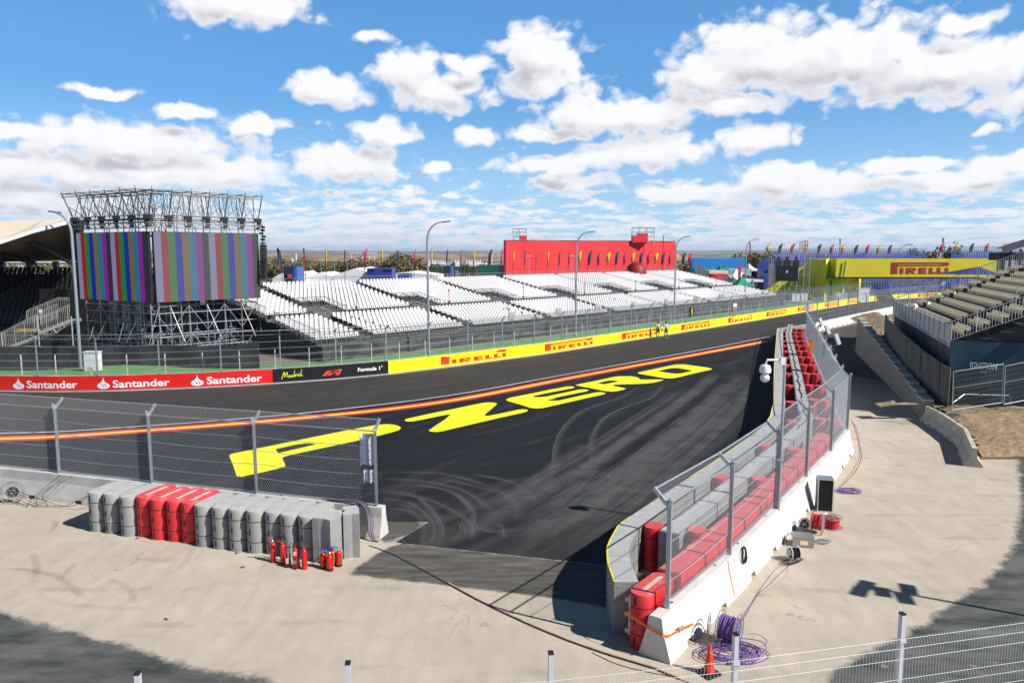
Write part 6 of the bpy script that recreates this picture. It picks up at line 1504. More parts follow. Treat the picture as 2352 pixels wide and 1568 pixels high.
for k, a in enumerate(AIS):   # steps, entrances and railings
    b = MB()
    for v, z in rows:
        b.box(SW(a, v + 0.1, z + 0.07), (1.0, 0.3, 0.12), (U_, V_))
    b.build('aisle_steps', mat('step_dark', (0.035, 0.035, 0.035), 0.8, var=.3), WS)
    b = MB(); b.box(SW(a + 1.2, 10.6, 2.86), (4.0, 3.6, 0.05), (U_, V_)); b.box(SW(a + 1.2, 12.35, 3.2), (4.0, 0.05, 0.8), (U_, V_)); b.build('entrance_well', mat('well_dark', (0.055, 0.06, 0.06), 0.9, var=.6, scale=3), WS)
    b = MB()
    for uu in (a - 0.7, a + 0.6, a + 2.0, a + 3.2):
        for (v0, z0), (v1, z1) in (((8.9, 3.9), (12.4, 4.65)),):
            b.tube([SW(uu, v0, z0), SW(uu, v1, z1)], 0.03, 4); b.tube([SW(uu, v0, z0 - 0.5), SW(uu, v1, z1 - 0.5)], 0.02, 4)
            for t in range(9): q = v0 + (v1 - v0) * t / 8; zz = z0 + (z1 - z0) * t / 8; b.tube([SW(uu, q, 2.9), SW(uu, q, zz)], 0.03, 4)
    b.tube([SW(a - .7, 12.4, 4.65), SW(a + 3.2, 12.4, 4.65)], 0.03, 4)
    for t in range(12): b.tube([SW(a - .7 + 3.9 * t / 11, 12.4, 3.2), SW(a - .7 + 3.9 * t / 11, 12.4, 4.65)], 0.02, 4)
    for t in range(9): b.tube([SW(a - .6 + 0.5 * t, 8.95, 3.0), SW(a - .6 + 0.5 * t, 8.95, 3.95)], 0.03, 4)
    b.tube([SW(a + .6, 8.95, 3.95), SW(a + 3.4, 8.95, 3.95)], 0.035, 4); b.tube([SW(a + .6, 8.95, 3.5), SW(a + 3.4, 8.95, 3.5)], 0.03, 4)
    b.build('entrance_railing', mat('rail_entrance', (0.20, 0.21, 0.22), 0.5, 0.3), WS)
    b = MB()
    for t in range(5): b.box(SW(a + 1.4 + 0.2 * math.sin(t * 9), 9.4 + 0.6 * t, 3.05 + 0.14 * t), (3.0, 0.28, 0.05), (U_, V_))
    b.build('entrance_stairs', mat('stair_grey', (0.36, 0.38, 0.38), 0.6, .2), WS)
b = MB(); b.tube([SW(0, 7.75, 3.15), SW(WLEN, 7.75, 3.15)], 0.03, 4); b.box(SW(WLEN / 2, 7.72, 2.95), (WLEN, 0.04, 0.35), (U_, V_)); b.build('walkway_rail', mat('rail_brown', (0.10, 0.08, 0.07), 0.6), WS)
def rail_run(p, q, h, n, m, name, parent, drop=1.0, mid=True, rb=0.018, rt=0.03):
    b = MB(); p, q = Vector(p), Vector(q); Zv = Vector((0, 0, 1)); b.tube([p + Zv * h, q + Zv * h], rt, 4)
    if mid: b.tube([p + Zv * (h - drop), q + Zv * (h - drop)], rt * 0.7, 4)
    for k in range(n + 1): r = p.lerp(q, k / n); b.tube([r + Zv * (h - drop - (0.25 if k % 8 == 0 else 0)), r + Zv * h], rb * (1.8 if k % 8 == 0 else 1), 4)
    return b.build(name, m, parent)
RG = mat('rail_grey', (0.26, 0.27, 0.28), 0.5, 0.3)
rail_run(SW(0, -0.15, 1.40), SW(WLEN, -0.15, 1.40), 0.95, 480, RG, 'front_railing', WS, rb=0.013)
rail_run(SW(0, -0.05, 1.42), SW(0, 7.6, 2.75), 1.15, 48, RG, 'end_railing', WS, rb=0.014); rail_run(SW(0, 8.8, 3.0), SW(0, 21, 5.2), 1.15, 80, RG, 'end_railing', WS, rb=0.014)
rail_run(SW(0, 21.0, 5.15), SW(WLEN, 21.0, 5.15), 1.15, 500, RG, 'back_railing', WS, rb=0.012)
CLG = mat('fence_cloth_black', (0.022, 0.023, 0.024), 0.9, col2=(0.075, 0.078, 0.08), scale=0.7, thr=(0.42, 0.62), stretch=(1, 1, 2.5))
cloth('front_skirt', lambda u, v: SW(WLEN * u, -0.25 + 0.05 * math.sin(u * 170) + 0.03 * math.sin(u * 61 + v * 4), 0.02 + 1.32 * v), 190, CLG, WS, nz=3)
BKF = mat('cloth_pitch_black', (0.006, 0.006, 0.007), 0.95)
b = MB(); b.poly([SW(-0.02, 0, 0), SW(-0.02, 21, 0), SW(-0.02, 21, 5.0), SW(-0.02, 8.9, 2.85), SW(-0.02, 0, 1.3)]); b.poly([SW(WLEN, 0, 0), SW(WLEN, 21, 0), SW(WLEN, 21, 5.0), SW(WLEN, 0, 1.3)]); b.poly([SW(0, 21.1, 0), SW(WLEN, 21.1, 0), SW(WLEN, 21.1, 5.0), SW(0, 21.1, 5.0)])
b.build('end_skirt', BKF, WS, fix=False)
for k, a in enumerate(AIS[:7]):   # small red post signs on the walkway
    q = SW(a + 4.6, 8.9, 3.0); root = thing('aisle_sign', ['post sign nearest the video screens on the white grandstand walkway', 'second post sign from the video screens on the white grandstand walkway', 'third post sign from the video screens on the white grandstand walkway', 'fourth post sign from the video screens on the white grandstand walkway', 'fifth post sign from the video screens on the white grandstand walkway', 'sixth post sign from the video screens on the white grandstand walkway', 'farthest post sign on the white grandstand walkway'][k], 'sign', q[:], 0, 'post signs on the white grandstand')
    b = MB(); b.tube([q, q + Vector((0, 0, 1.9))], 0.04, 5); b.build('post', RG, root); b = MB(); b.box(q + Vector((0, 0, 0.45)), (0.22, 0.1, 0.6)); b.box(q + Vector((0, 0, 1.9)), (0.12, 0.08, 0.3)); b.build('sign_board', mat('sign_red', (0.35, 0.03, 0.03), 0.5), root)

# ------------------------------------------------------------------ feather flags
FN = mat('flag_navy', (0.018, 0.035, 0.085), 0.6, col2=(0.035, 0.06, 0.12), scale=3); FRD = mat('flag_crimson', (0.50, 0.012, 0.07), 0.6, col2=(0.62, 0.05, 0.13), scale=3)
FG = mat('flag_gold', (0.55, 0.34, 0.012), 0.6, col2=(0.70, 0.50, 0.04), scale=3)
FMK = {'n': (FN, 'navy blue', mat('flag_mark_red', (0.35, 0.02, 0.05), 0.6)), 'r': (FRD, 'crimson', mat('flag_mark_pink', (0.75, 0.35, 0.4), 0.6)), 'y': (FG, 'golden yellow', mat('flag_mark_dark', (0.35, 0.2, 0.01), 0.6))}
def feather(base, h, hs, w, col, label, group, lean=0.0, flip=1):
    """flag: pole to height h, sail from hs to the tip, width w"""
    m, cn, mk = FMK[col]; root = thing('feather_flag', label, 'flag', base[:], 0, group)
    ux = Vector((1, 0.15, 0)).normalized() * flip; Zv = Vector((0, 0, 1))
    L_ = h - hs; cw = w * (1 if w > .2 else .4); spine = [(0, 0), (0, hs), (.02 * cw, hs + L_ * .3), (.09 * cw, hs + L_ * .6), (.27 * cw, hs + L_ * .8), (.6 * cw, hs + L_ * .93), (cw, h)]
    sp = smooth_path([Vector((p[0], p[1])) for p in spine], 0.15)
    b = MB(); b.tube([base + ux * p.x + Zv * p.y for p in sp], 0.035, 5); b.build('pole', mat('flag_pole_dark', (0.05, 0.05, 0.06), 0.4), root)
    b = MB(); n = 14; prev = None
    top = [p for p in sp if p.y >= hs]
    rowsP = []; ks_ = (0, .3, .6, .8, .93, 1.0); Lf = (0, .02, .09, .27, .6, 1.0); Rf = (.34, .62, .86, .98, 1.06, 1.03)
    def ip(t, arr):
        for a_, c_, p_, q_ in zip(ks_, ks_[1:], arr, arr[1:]):
            if t <= c_: return p_ + (q_ - p_) * (t - a_) / (c_ - a_)
        return arr[-1]
    curl = 1.0 if w > 0.2 else 0.4
    for k in range(n + 1):
        t = k / n; l_, r_ = ip(t, Lf) * w * curl, max(ip(t, Rf), ip(t, Lf) + 0.03) * w
        rowsP.append([base + ux * (l_ + (r_ - l_) * s) + Zv * (hs + L_ * t) + Vector((0, 1, 0)) * (0.15 * math.sin(s * 3.5 + t * 5) * w) for s in (0, 0.5, 1)])
    for a, c in zip(rowsP, rowsP[1:]):
        for j in range(2): b.poly([a[j], a[j + 1], c[j + 1], c[j]])
    b.mi = 1
    if w > 0.35:
        a, c = rowsP[5], rowsP[8]; o = Vector((0, -0.03, 0)); b.poly([a[0].lerp(a[2], .3) + o, a[0].lerp(a[2], .75) + o, c[0].lerp(c[2], .75) + o, c[0].lerp(c[2], .3) + o])
    b.build('sail', [m, mk], root, smooth=True, fix=False)
def zfl(ox, oy, s, L): return [((ox + s * x) * .91875, (oy + s * t) * .91875, (oy + s * bt) * .91875, c, w, fl) for x, t, bt, c, w, fl in L]
fl = zfl(640, 560, .2721, [(240,215,405,'n',.9,-1),(455,222,425,'r',.35,-1),(645,232,405,'y',.3,1),(818,238,430,'n',.25,1),(998,226,420,'r',.75,1),(1158,226,405,'y',.35,1),(1303,240,430,'n',.3,1),(1452,236,410,'r',.55,1),(1608,228,410,'y',.45,1),(1750,232,400,'n',.5,1),(1878,235,405,'r',.5,1),(1995,235,405,'y',.6,1)])
fl += zfl(1220, 540, .2721, [(3,305,465,'n',1.1,1),(112,308,470,'r',.8,1),(228,312,470,'y',.5,1),(332,315,460,'n',.4,1),(439,315,455,'r',.3,1),(545,320,458,'y',.6,1),(646,320,460,'n',.7,1),(735,318,458,'r',.7,1),(826,315,460,'y',1.3,1),(915,318,455,'n',1.6,1),(1000,320,455,'r',1.6,1),(1085,325,455,'y',1.6,1),(1165,322,452,'n',1.5,1),(1240,325,450,'r',1.4,1),(1312,328,450,'y',1.6,1),(1386,330,450,'n',1.8,1),(1456,330,448,'r',1.8,1),(1523,330,447,'y',1.8,1),(1590,332,447,'n',1.7,1),(1655,338,447,'r',1.7,1),(1718,338,445,'y',1.7,1),(1778,338,440,'n',1.8,1),(1836,340,445,'r',1.9,1)])
ORD = ['first', 'second', 'third', 'fourth', 'fifth', 'sixth', 'seventh', 'eighth', 'ninth', 'tenth', 'eleventh', 'twelfth']
cnt = {}
BP = Path([tuple(SW(0, 21.05, 0)[:2]), tuple(SW(WLEN + 14, 21.05, 0)[:2])])
for x, t, bt, c, w, f_ in fl:
    s = BP.hitx(x, 6.0); q = BP.at(s)[0]; zt = AT(x, t, q.y).z; zb = AT(x, bt, q.y).z; zone = 'a' if x < 1160 else 'b' if x < 1556 else 'c'
    k = (zone, c); cnt[k] = cnt.get(k, 0) + 1; cn = FMK[c][1]
    where = {'a': 'on the white stand left of the red hoarding', 'b': 'in front of the red hoarding', 'c': 'just right of the red hoarding'}[zone]
    feather(Vector((q.x, q.y, 5.2)), zt - 5.2, zb - 5.2, w * (0.50 if x < 1160 else 0.46), c, f'{ORD[cnt[k] - 1]} {cn} feather flag {where}, from left', 'feather flags along the back of the white stand', lean=0.30 if w > .9 else 0.08, flip=f_)

# ------------------------------------------------------------------ video screens on their scaffold
C0 = AT(351, 690, 61.0); C0.z = 0; RR = AT(598, 690, 68.2); RR.z = 0; LL = AT(185, 690, 66.2); LL.z = 0
SCC = [[(0.24,0.24,0.42),(0.30,0.0,0.0),(0.0,0.20,0.02),(0.0,0.0,0.36),(0.17,0.12,0.01),(0.0,0.17,0.30),(0.24,0.0,0.27),(0.012,0.012,0.016)]]
def led(name, a, c, label, z0, z1):
    root = thing(name, label, 'video screen', ((a + c) / 2)[:]); d = (c - a).normalized(); n_ = Vector((d.y, -d.x, 0)); L_ = (c - a).length
    if n_.y > 0: n_ = -n_
    b = MB(); b.box((a + c) / 2 + Vector((0, 0, (z0 + z1) / 2)) - n_ * 0.15, (L_ + 0.1, 0.26, z1 - z0 + 0.06), (d, n_)); b.build('cabinet_frame', BLACKM, root)
    b = MB(); ms = []
    ord_ = [0, 1, 2, 3, 4, 5, 6, 7]
    for k in range(16):
        b.mi = k % 8; p, q = a + (c - a) * (k / 16), a + (c - a) * ((k + 1) / 16); b.poly([p + Vector((0, 0, z0)), q + Vector((0, 0, z0)), q + Vector((0, 0, z1)), p + Vector((0, 0, z1))])
    for k in range(8):
        cc = SCC[0][k]; ms.append(mat('led_colour_' + str(k), (0.050, 0.052, 0.055), 0.7, emit=tuple(v * 0.52 for v in cc), estr=1.0, spec=0.2))
    b.build('display', ms, root, fix=False)
    return root
led('video_screen', C0 + (RR - C0).normalized() * 0.35, RR, 'right video screen of the corner pair, washed-out colour bars in the sun', 5.0, 10.8)
led('video_screen', LL, C0 + (LL - C0).normalized() * 0.35, 'left video screen of the corner pair, vivid dark colour bars', 5.0, 10.8)
TW = thing('scaffold_tower', 'scaffold of pipes carrying the two video screens, with an overhanging top frame', 'scaffold', C0[:])
def arm(P, Q, nb):
    d = (Q - P).normalized(); n_ = Vector((-d.y, d.x, 0))
    if n_.y < 0: n_ = -n_                      # away from the viewer
    L_ = (Q - P).length; Zv = Vector((0, 0, 1)); f = lambda s, o, z: P + d * s + n_ * o + Zv * z
    sx = [L_ * k / nb for k in range(nb + 1)]; depth = (0.5, 2.6)
    for s in sx:
        for o in depth:
            b = MB(); b.tube([f(s, o, 0), f(s, o, 12.0)], 0.045, 5); b.build('standard', SCAF, TW)
    for o in depth:
        for z in (1.0, 2.0, 3.0, 4.0, 4.6, 6.5, 8.5, 10.5, 11.8):
            b = MB(); b.tube([f(0, o, z), f(L_, o, z)], 0.04, 5); b.build('ledger', SCAF, TW)
    for j in range(nb):
        for o, i in ((0.5, 0), (2.6, 1)):
            for z0, z1 in ((0.3, 2.4), (2.4, 4.6), (4.6, 8), (8, 11.8)):
                if z0 >= 4.6 and o < 1 : continue
                a, c = (sx[j], sx[j + 1]) if (j + i + int(z0)) % 2 else (sx[j + 1], sx[j]); b = MB(); b.tube([f(a, o, z0), f(c, o, z1)], 0.035, 5); b.build('brace', SCAF, TW)
    for s in sx[::2]:
        for z in (2, 4.6): b = MB(); b.tube([f(s, 0.5, z), f(s, 2.6, z)], 0.035, 4); b.build('transom', SCAF, TW)
    # bracing struts out to the front at the foot
    for k in range(nb + 1):
        b = MB(); b.tube([f(sx[k], 0.5, 4.6), f(sx[k] + (0.5 if k % 2 else -0.5), -0.9, 1.6)], 0.024, 4); b.build('raker', SCAF, TW)
    for k in range(nb * 2 + 1):
        s = L_ * k / (nb * 2); b = MB(); b.tube([f(s, 0.6, 11.9), f(s, 0.6, 14.1)], 0.03, 4); b.tube([f(s, 2.6, 11.9), f(s, 3.1, 14.1)], 0.03, 4); b.tube([f(s, -0.1, 11.9), f(min(L_, s + L_ / nb / 2), 3.1, 14.1)], 0.026, 4); b.build('post_frame', SCAF, TW)
    # overhanging top frame
    top = 14.15; m = nb * 1
    for k, s in enumerate(sx):
        b = MB(); b.tube([f(s, -1.0, top), f(s, -0.1, 11.9)], 0.055, 5); b.tube([f(s, -1.0, top), f(s, 3.2, top)], 0.04, 5); b.tube([f(s, 2.6, 12), f(s, 3.2, top)], 0.05, 5)
        b.tube([f(s, 0.6, top), f(s, -0.1, 11.9)], 0.04, 5); b.tube([f(s, 0.6, 11.9), f(s, 0.6, top)], 0.035, 5); b.tube([f(s, -1.0, top - 0.1), f(s, -1.0, top + 0.25)], 0.035, 4); b.build('top_frame', mat('frame_dark_tube', (0.13, 0.14, 0.15), 0.45, 0.5), TW)
    for o, z in ((-1.0, top), (-0.95, top - 0.28), (0.6, top), (0.6, top - 0.28), (3.2, top), (-0.1, 11.9), (0.6, 11.9), (2.6, 12.0), (-0.1, 12.15)):
        b = MB(); b.tube([f(-0.2, o, z), f(L_ + 0.2, o, z)], 0.04, 5); b.build('top_chord', SCAF, TW)
    for j in range(nb):
        for o0, o1 in ((0.6, 0.6), (3.2, 2.6), (-0.1, -1.9)):
            b = MB(); a, c = (sx[j], sx[j + 1]); b.tube([f(a, o0, 12.0), f((a + c) / 2, o1 if o0 != -0.1 else -1.0, top if o0 != -.1 else 13.0), f(c, o0, 12.0)], 0.032, 4); b.build('web_brace', SCAF, TW)
    # box truss directly over the screen, with hoists hanging from it
    tz = 11.15; b = MB()
    for o in (-0.25, 0.15):
        for z in (tz, tz + 0.4): b.tube([f(-0.2, o, z), f(L_ + 0.2, o, z)], 0.035, 5)
    n = int(L_ / 0.4)
    for k in range(n):
        a, c = L_ * k / n, L_ * (k + 1) / n; z0, z1 = (tz, tz + .4) if k % 2 else (tz + .4, tz)
        b.tube([f(a, -0.25, z0), f(c, -0.25, z1)], 0.022, 4); b.tube([f(a, .15, z1), f(c, .15, z0)], 0.022, 4)
    b.build('box_truss', SCAF, TW)
    for k in range(nb + 1):
        s = sx[k]; b = MB(); c = f(s, -0.1, 12.0)
        b.box(c + Vector((0, 0, 0.0)), (0.62, 0.32, 0.34), (d, n_)); b.box(c + Vector((0, 0, -0.35)) + d * 0.1, (0.30, 0.26, 0.45), (d, n_)); b.box(c + Vector((0, 0, -0.75)), (0.36, 0.2, 0.25), (d, n_)); b.tube([c, c + Vector((0, 0, -1.0))], 0.03, 4); b.tube([c + d * .3, c + d * .32 + Vector((0, 0, -0.6))], 0.02, 4)
        b.build('chain_hoist', BLACKM, TW)
arm(C0, RR, 6); arm(C0, LL, 5)
Y0 = RR.y
def speaker(x, yt, yb, Y, label):
    a, c = AT(x, yt, Y), AT(x, yb, Y); n = 12; root = thing('line_array_speaker', label, 'loudspeaker', (a.x, a.y, c.z)); b = MB()
    for k in range(n):
        z0 = c.z + (a.z - c.z) * k / n; b.box((a.x, a.y + 0.02 * (k - 6), z0 + (a.z - c.z) / n / 2), (0.46, 0.6, (a.z - c.z) / n * 0.93))
    b.build('speaker_boxes', mat('speaker_black', (0.008, 0.008, 0.009), 0.6), root)
    b = MB(); b.box((a.x, a.y, a.z + 0.12), (0.3, 0.5, 0.14)); b.tube([(a.x, a.y, a.z), (a.x, a.y, a.z + 1.9)], 0.04, 5)
    for k in range(5): b.box((a.x + 0.12 * math.sin(k * 2.2), a.y, a.z + 0.45 + 0.28 * k), (0.34 - 0.02 * k, 0.3, 0.2))
    b.build('hanging_bracket', BLACKM, root)
speaker(604, 562, 641, RR.y, 'black line array loudspeaker hanging right of the right screen'); speaker(180.5, 545, 640, LL.y + 1.0, 'black line array loudspeaker at the left edge of the left screen')
# netted barrier in front of the scaffold and dark stage backs
def netrun(pts, h, m, name, label, cat, n=40):
    P = Path([tuple(p[:2]) for p in pts]); r = thing(name, label, cat, (pts[0][0], pts[0][1], 0))
    cloth('net', lambda u, v: Vector((*P.at(P.L * u, 0.05 * math.sin(u * 70) + 0.04 * math.sin(u * 31 + 3 * v))[0], 0.02 + h * v + 0.05 * math.sin(u * 40) * v)), n, m, r)
    b = MB(); k = int(P.L / 3.4)
    for j in range(k + 1): q = P.at(P.L * j / k)[0]; b.tube([(q.x, q.y + .05, 0), (q.x, q.y + .05, h + 0.1)], 0.03, 4)
    b.build('posts_frame', DKSTEEL, r); return r
netrun([(-62, 58.5), (-48, 57.0), (-36, 56.2), (-24, 57.0), (-19.9, 57.6)], 1.95, mat('net_black', (0.010, 0.0105, 0.011), 0.95, col2=(0.032, 0.033, 0.034), scale=0.8, thr=(.4, .65)), 'net_barrier', 'black netted barrier in front of the scaffold and the covered stand', 'net barrier', 80)
for (x0, x1, y0, y1, Y, m_, lab) in ((455, 545, 700, 800, 69.5, mat('cloth_navy', (0.012, 0.02, 0.08), 0.7, var=.3), 'dark blue hanging cloth behind the pipes under the right screen'), (372, 452, 700, 795, 69.8, mat('cloth_slate', (0.10, 0.115, 0.15), 0.7, var=.4, scale=1.2), 'grey-blue cloth behind the pipes under the screen corner'), (262, 352, 698, 760, 70.5, mat('cloth_dark_slate', (0.035, 0.04, 0.06), 0.7, var=.4), 'dark slate cloth behind the pipes under the left screen')):
    a, c = AT(x0, y0, Y), AT(x1, y1, Y); bt = thing('hanging_cloth', lab, 'cloth', (a.x, a.y, c.z)); cloth('cloth_sheet', lambda u, v: Vector((a.x + (c.x - a.x) * u, Y + 0.10 * math.sin(u * 20), c.z + (a.z - c.z) * v)), 24, m_, bt)
b = MB(); b.b2((-46, 72.0, 0.0), (-30.5, 72.3, 5.6)); tag(b.build('backdrop_cloth', BKF), 'black cloth wall closing off the back of the scaffold', 'cloth')

# ------------------------------------------------------------------ covered stand at the left edge
CS = thing('covered_stand', 'covered grandstand with a pale fabric roof and black seats at the left edge', 'grandstand', (-60, 74, 0))
b = MB(); NRr = 20
for k in range(NRr): y = 72.5 + 1.0 * k; z = 1.6 + 0.26 * k; b.b2((-110, y, 0.0 if k == 0 else z - 0.6), (-39, y + 1.0, z))
b.build('deck', BLACKM, CS)
bs = seat_mesh('black_seat', mat('seat_dark', (0.012, 0.012, 0.013), 0.45), BLACKM); pl = []
for k in range(NRr):
    for j in range(int(46 / 0.55)):
        x = -39.5 - 0.55 * j; y = 72.5 + 1.0 * k + 0.3
        if abs((x + 46) % 12) < 1: continue
        pl.append(Vector((x, y, 1.6 + 0.26 * k)))
place_seats(pl, bs, 'seat', CS, 100, Vector((1, 0, 0)), Vector((0, 1, 0)))
rail_run((-80, 92.8, 6.7), (-40, 92.8, 6.7), 1.1, 60, BLACKM, 'back_railing', CS, mid=True)
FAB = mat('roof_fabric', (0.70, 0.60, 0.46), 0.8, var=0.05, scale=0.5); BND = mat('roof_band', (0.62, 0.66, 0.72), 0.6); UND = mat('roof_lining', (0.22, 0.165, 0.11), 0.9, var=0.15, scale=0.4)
band_ = [AT(-420, 690, 58), AT(-200, 622, 62), AT(0, 561, 65), AT(75, 536, 66), AT(148, 517, 67.0), AT(178, 511, 68)]
bup = [p + Vector((0, 0.05, 0.33)) for p in band_]
upp = [AT(-420, 530, 92), AT(-200, 517, 92), AT(0, 509, 92), AT(103, 503, 92), AT(160, 500, 92), AT(195, 499, 90)]
bk = [AT(-420, 606, 94), AT(-200, 604, 94), AT(0, 602, 94), AT(80, 600, 94), AT(140, 598, 94), AT(185, 597, 94)]
b = MB()
for j in range(5): b.poly([bup[j], bup[j + 1], upp[j + 1], upp[j]]); b.poly([upp[j], upp[j + 1], bk[j + 1] + Vector((0, 0.3, 0.1)), bk[j] + Vector((0, 0.3, 0.1))])
b.poly([bup[5], AT(222, 508, 86), upp[5]])
b.build('roof_fabric', FAB, CS, fix=False)
b = MB()
for j in range(5): b.poly([band_[j], band_[j + 1], bup[j + 1] - Vector((0, .0, 0)), bup[j]])
b.build('roof_edge', BND, CS, fix=False)
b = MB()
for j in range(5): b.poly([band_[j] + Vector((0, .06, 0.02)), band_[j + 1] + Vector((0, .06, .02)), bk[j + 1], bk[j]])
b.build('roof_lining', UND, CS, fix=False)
for j, (t, u) in enumerate(((-0.5, 0.0), (0.25, 0.3), (0.9, 0.62), (1.5, 0.9))):
    x0 = -150 + 85 * j; b = MB()
    p = AT(x0 * 1.0 - 40, 561 - 0.31 * (x0 - 40) + 9, 71); q = AT(x0 + 62, 600, 93.5); b.bar(p + Vector((0, 0, -0.15)), q + Vector((0, 0, -0.3)), 0.25, 0.4); b.build('rafter', mat('rafter_brown', (0.07, 0.055, 0.04), 0.8), CS)
    b = MB(); p = AT(x0 + 10, 575, 74); q = AT(x0 + 90, 626, 92); b.tube([p, q], 0.07, 5); b.build('stay', DKSTEEL, CS)
for x in (-60, 4, 67, 127):
    p = AT(x, 600, 93.0); b = MB(); b.b2((p.x - 0.28, 92.8, 4.0), (p.x + 0.28, 93.3, p.z)); b.build('column', mat('column_grey', (0.30, 0.32, 0.36), 0.5), CS)
# stair tower in front of it
zs7 = lambda x, y, Y: AT(x * .2296 * .91875, (520 + .2296 * y) * .91875, Y)
SRt = thing('stair_tower', 'galvanised access stair with railings in front of the covered stand', 'stairs', (zs7(200, 1500, 63).x, 63, 0)); GS = mat('stair_galv', (0.48, 0.47, 0.44), 0.5, 0.3)
def flight(a, c, n, wy, nm):
    b = MB()
    for k in range(n):
        p = a.lerp(c, (k + 0.5) / n); b.box((p.x, p.y + wy / 2, p.z), (abs(c.x - a.x) / n * 0.85, wy, 0.05))
    for o in (0, wy): b.bar(a + Vector((0, o, -0.12)), c + Vector((0, o, -0.12)), 0.06, 0.25)
    b.build(nm, GS, SRt)
def railp(pts, hgt, nm, step=0.16):
    b = MB(); b.tube(pts, 0.035, 5); b.tube([p - Vector((0, 0, 0.16)) for p in pts], 0.02, 4)
    for a, c in zip(pts, pts[1:]):
        n = max(1, int((c - a).length / step))
        for k in range(n + 1): p = a.lerp(c, k / n); b.tube([p, p - Vector((0, 0, hgt))], 0.014 if k % 6 else 0.032, 4)
    b.build(nm, GS, SRt)
flight(zs7(-60, 1560, 62), zs7(400, 1390, 62), 10, 1.6, 'lower_flight'); flight(zs7(420, 1350, 62), zs7(760, 1215, 62), 7, 1.6, 'upper_flight')
railp([zs7(-60, 1395, 62), zs7(385, 1165, 62)], 1.45, 'lower_railing'); railp([zs7(395, 1165, 62), zs7(500, 1165, 62), zs7(750, 1055, 62)], 1.3, 'upper_railing')
railp([zs7(290, 1118, 63.8), zs7(632, 978, 63.8), zs7(750, 980, 63.8)], 1.2, 'back_railing'); railp([zs7(440, 1120, 63.2), zs7(620, 1045, 63.2)], 1.2, 'inner_railing')
b = MB(); P = [zs7(x, y, 62) for x, y in ((420, 1345), (500, 1375), (620, 1360), (765, 1245))]; b.tube(P, 0.03, 4)
for a, c in (((440, 1345), (500, 1375)), ((560, 1300), (500, 1375)), ((560, 1300), (620, 1360)), ((680, 1255), (620, 1360)), ((680, 1255), (705, 1300))): b.tube([zs7(*a, 62), zs7(*c, 62)], 0.028, 4)
b.build('truss_support', GS, SRt)
b = MB(); b.box(zs7(290, 1335, 62.6), (1.6, 1.2, 0.05)); b.box(zs7(290, 1318, 62.9), (1.6, 0.1, 0.05)); b.build('yellow_step_edge', mat('step_yellow', (0.6, 0.36, 0.05), 0.6), SRt)
b = MB(); b.box(zs7(440, 1122, 61.9), (0.24, 0.03, 0.30)); b.build('notice', WHITE, SRt)
for x in (15, 405, 775):
    b = MB(); p = zs7(x, 1180 if x > 30 else 1360, 62); b.tube([(p.x, p.y, 0), p], 0.05, 5); b.build('support_post', GS, SRt)
# ------------------------------------------------------------------ background: hoardings, tents, bridge, blue stands, trees, hills
RH = mat('hoarding_red', (0.82, 0.050, 0.055), 0.8, col2=(0.74, 0.036, 0.042), scale=0.5, thr=(.3, .7), bump=0.9, bscale=0.8, detail=8)
a, c = AT(1162, 552, 140), AT(1552, 550, 150); hb = thing('red_hoarding', 'long red mesh hoarding wrapped round a scaffold behind the white grandstand', 'hoarding', ((a.x + c.x) / 2, 145, 0))
d = Vector((c.x - a.x, c.y - a.y, 0)); L_ = d.length; d.normalize(); n_ = Vector((-d.y, d.x, 0)); A_ = Vector((a.x, a.y, 0)); top = a.z
b = MB(); nn = 13
for k in range(nn):
    u0, u1 = L_ * k / nn, L_ * (k + 1) / nn - 0.0; s0 = 0.05 * math.sin(k * 1.7)
    b.poly([A_ + d * u0 + n_ * s0, A_ + d * u1 + n_ * 0.05 * math.sin((k + 1) * 1.7), A_ + d * u1 + n_ * 0.05 * math.sin((k + 1) * 1.7) + Vector((0, 0, top + 0.05 * (k % 2))), A_ + d * u0 + n_ * s0 + Vector((0, 0, top + 0.05 * (k % 2)))])
for u in (0, L_): b.poly([A_ + d * u, A_ + d * u + n_ * 1.6, A_ + d * u + n_ * 1.6 + Vector((0, 0, top)), A_ + d * u + Vector((0, 0, top))])
b.poly([A_ + n_ * 1.6, A_ + d * L_ + n_ * 1.6, A_ + d * L_ + n_ * 1.6 + Vector((0, 0, top)), A_ + n_ * 1.6 + Vector((0, 0, top))])
b.build('mesh_wrap', RH, hb, fix=False)
b = MB()
for k in range(nn + 1): b.tube([A_ + d * (L_ * k / nn) + n_ * 0.3, A_ + d * (L_ * k / nn) + n_ * 0.3 + Vector((0, 0, top + 0.3))], 0.05, 4)
b.tube([A_ + Vector((0, 0, top)), A_ + d * L_ + Vector((0, 0, top))], 0.07, 4); b.build('scaffold_frame', SCAF, hb)
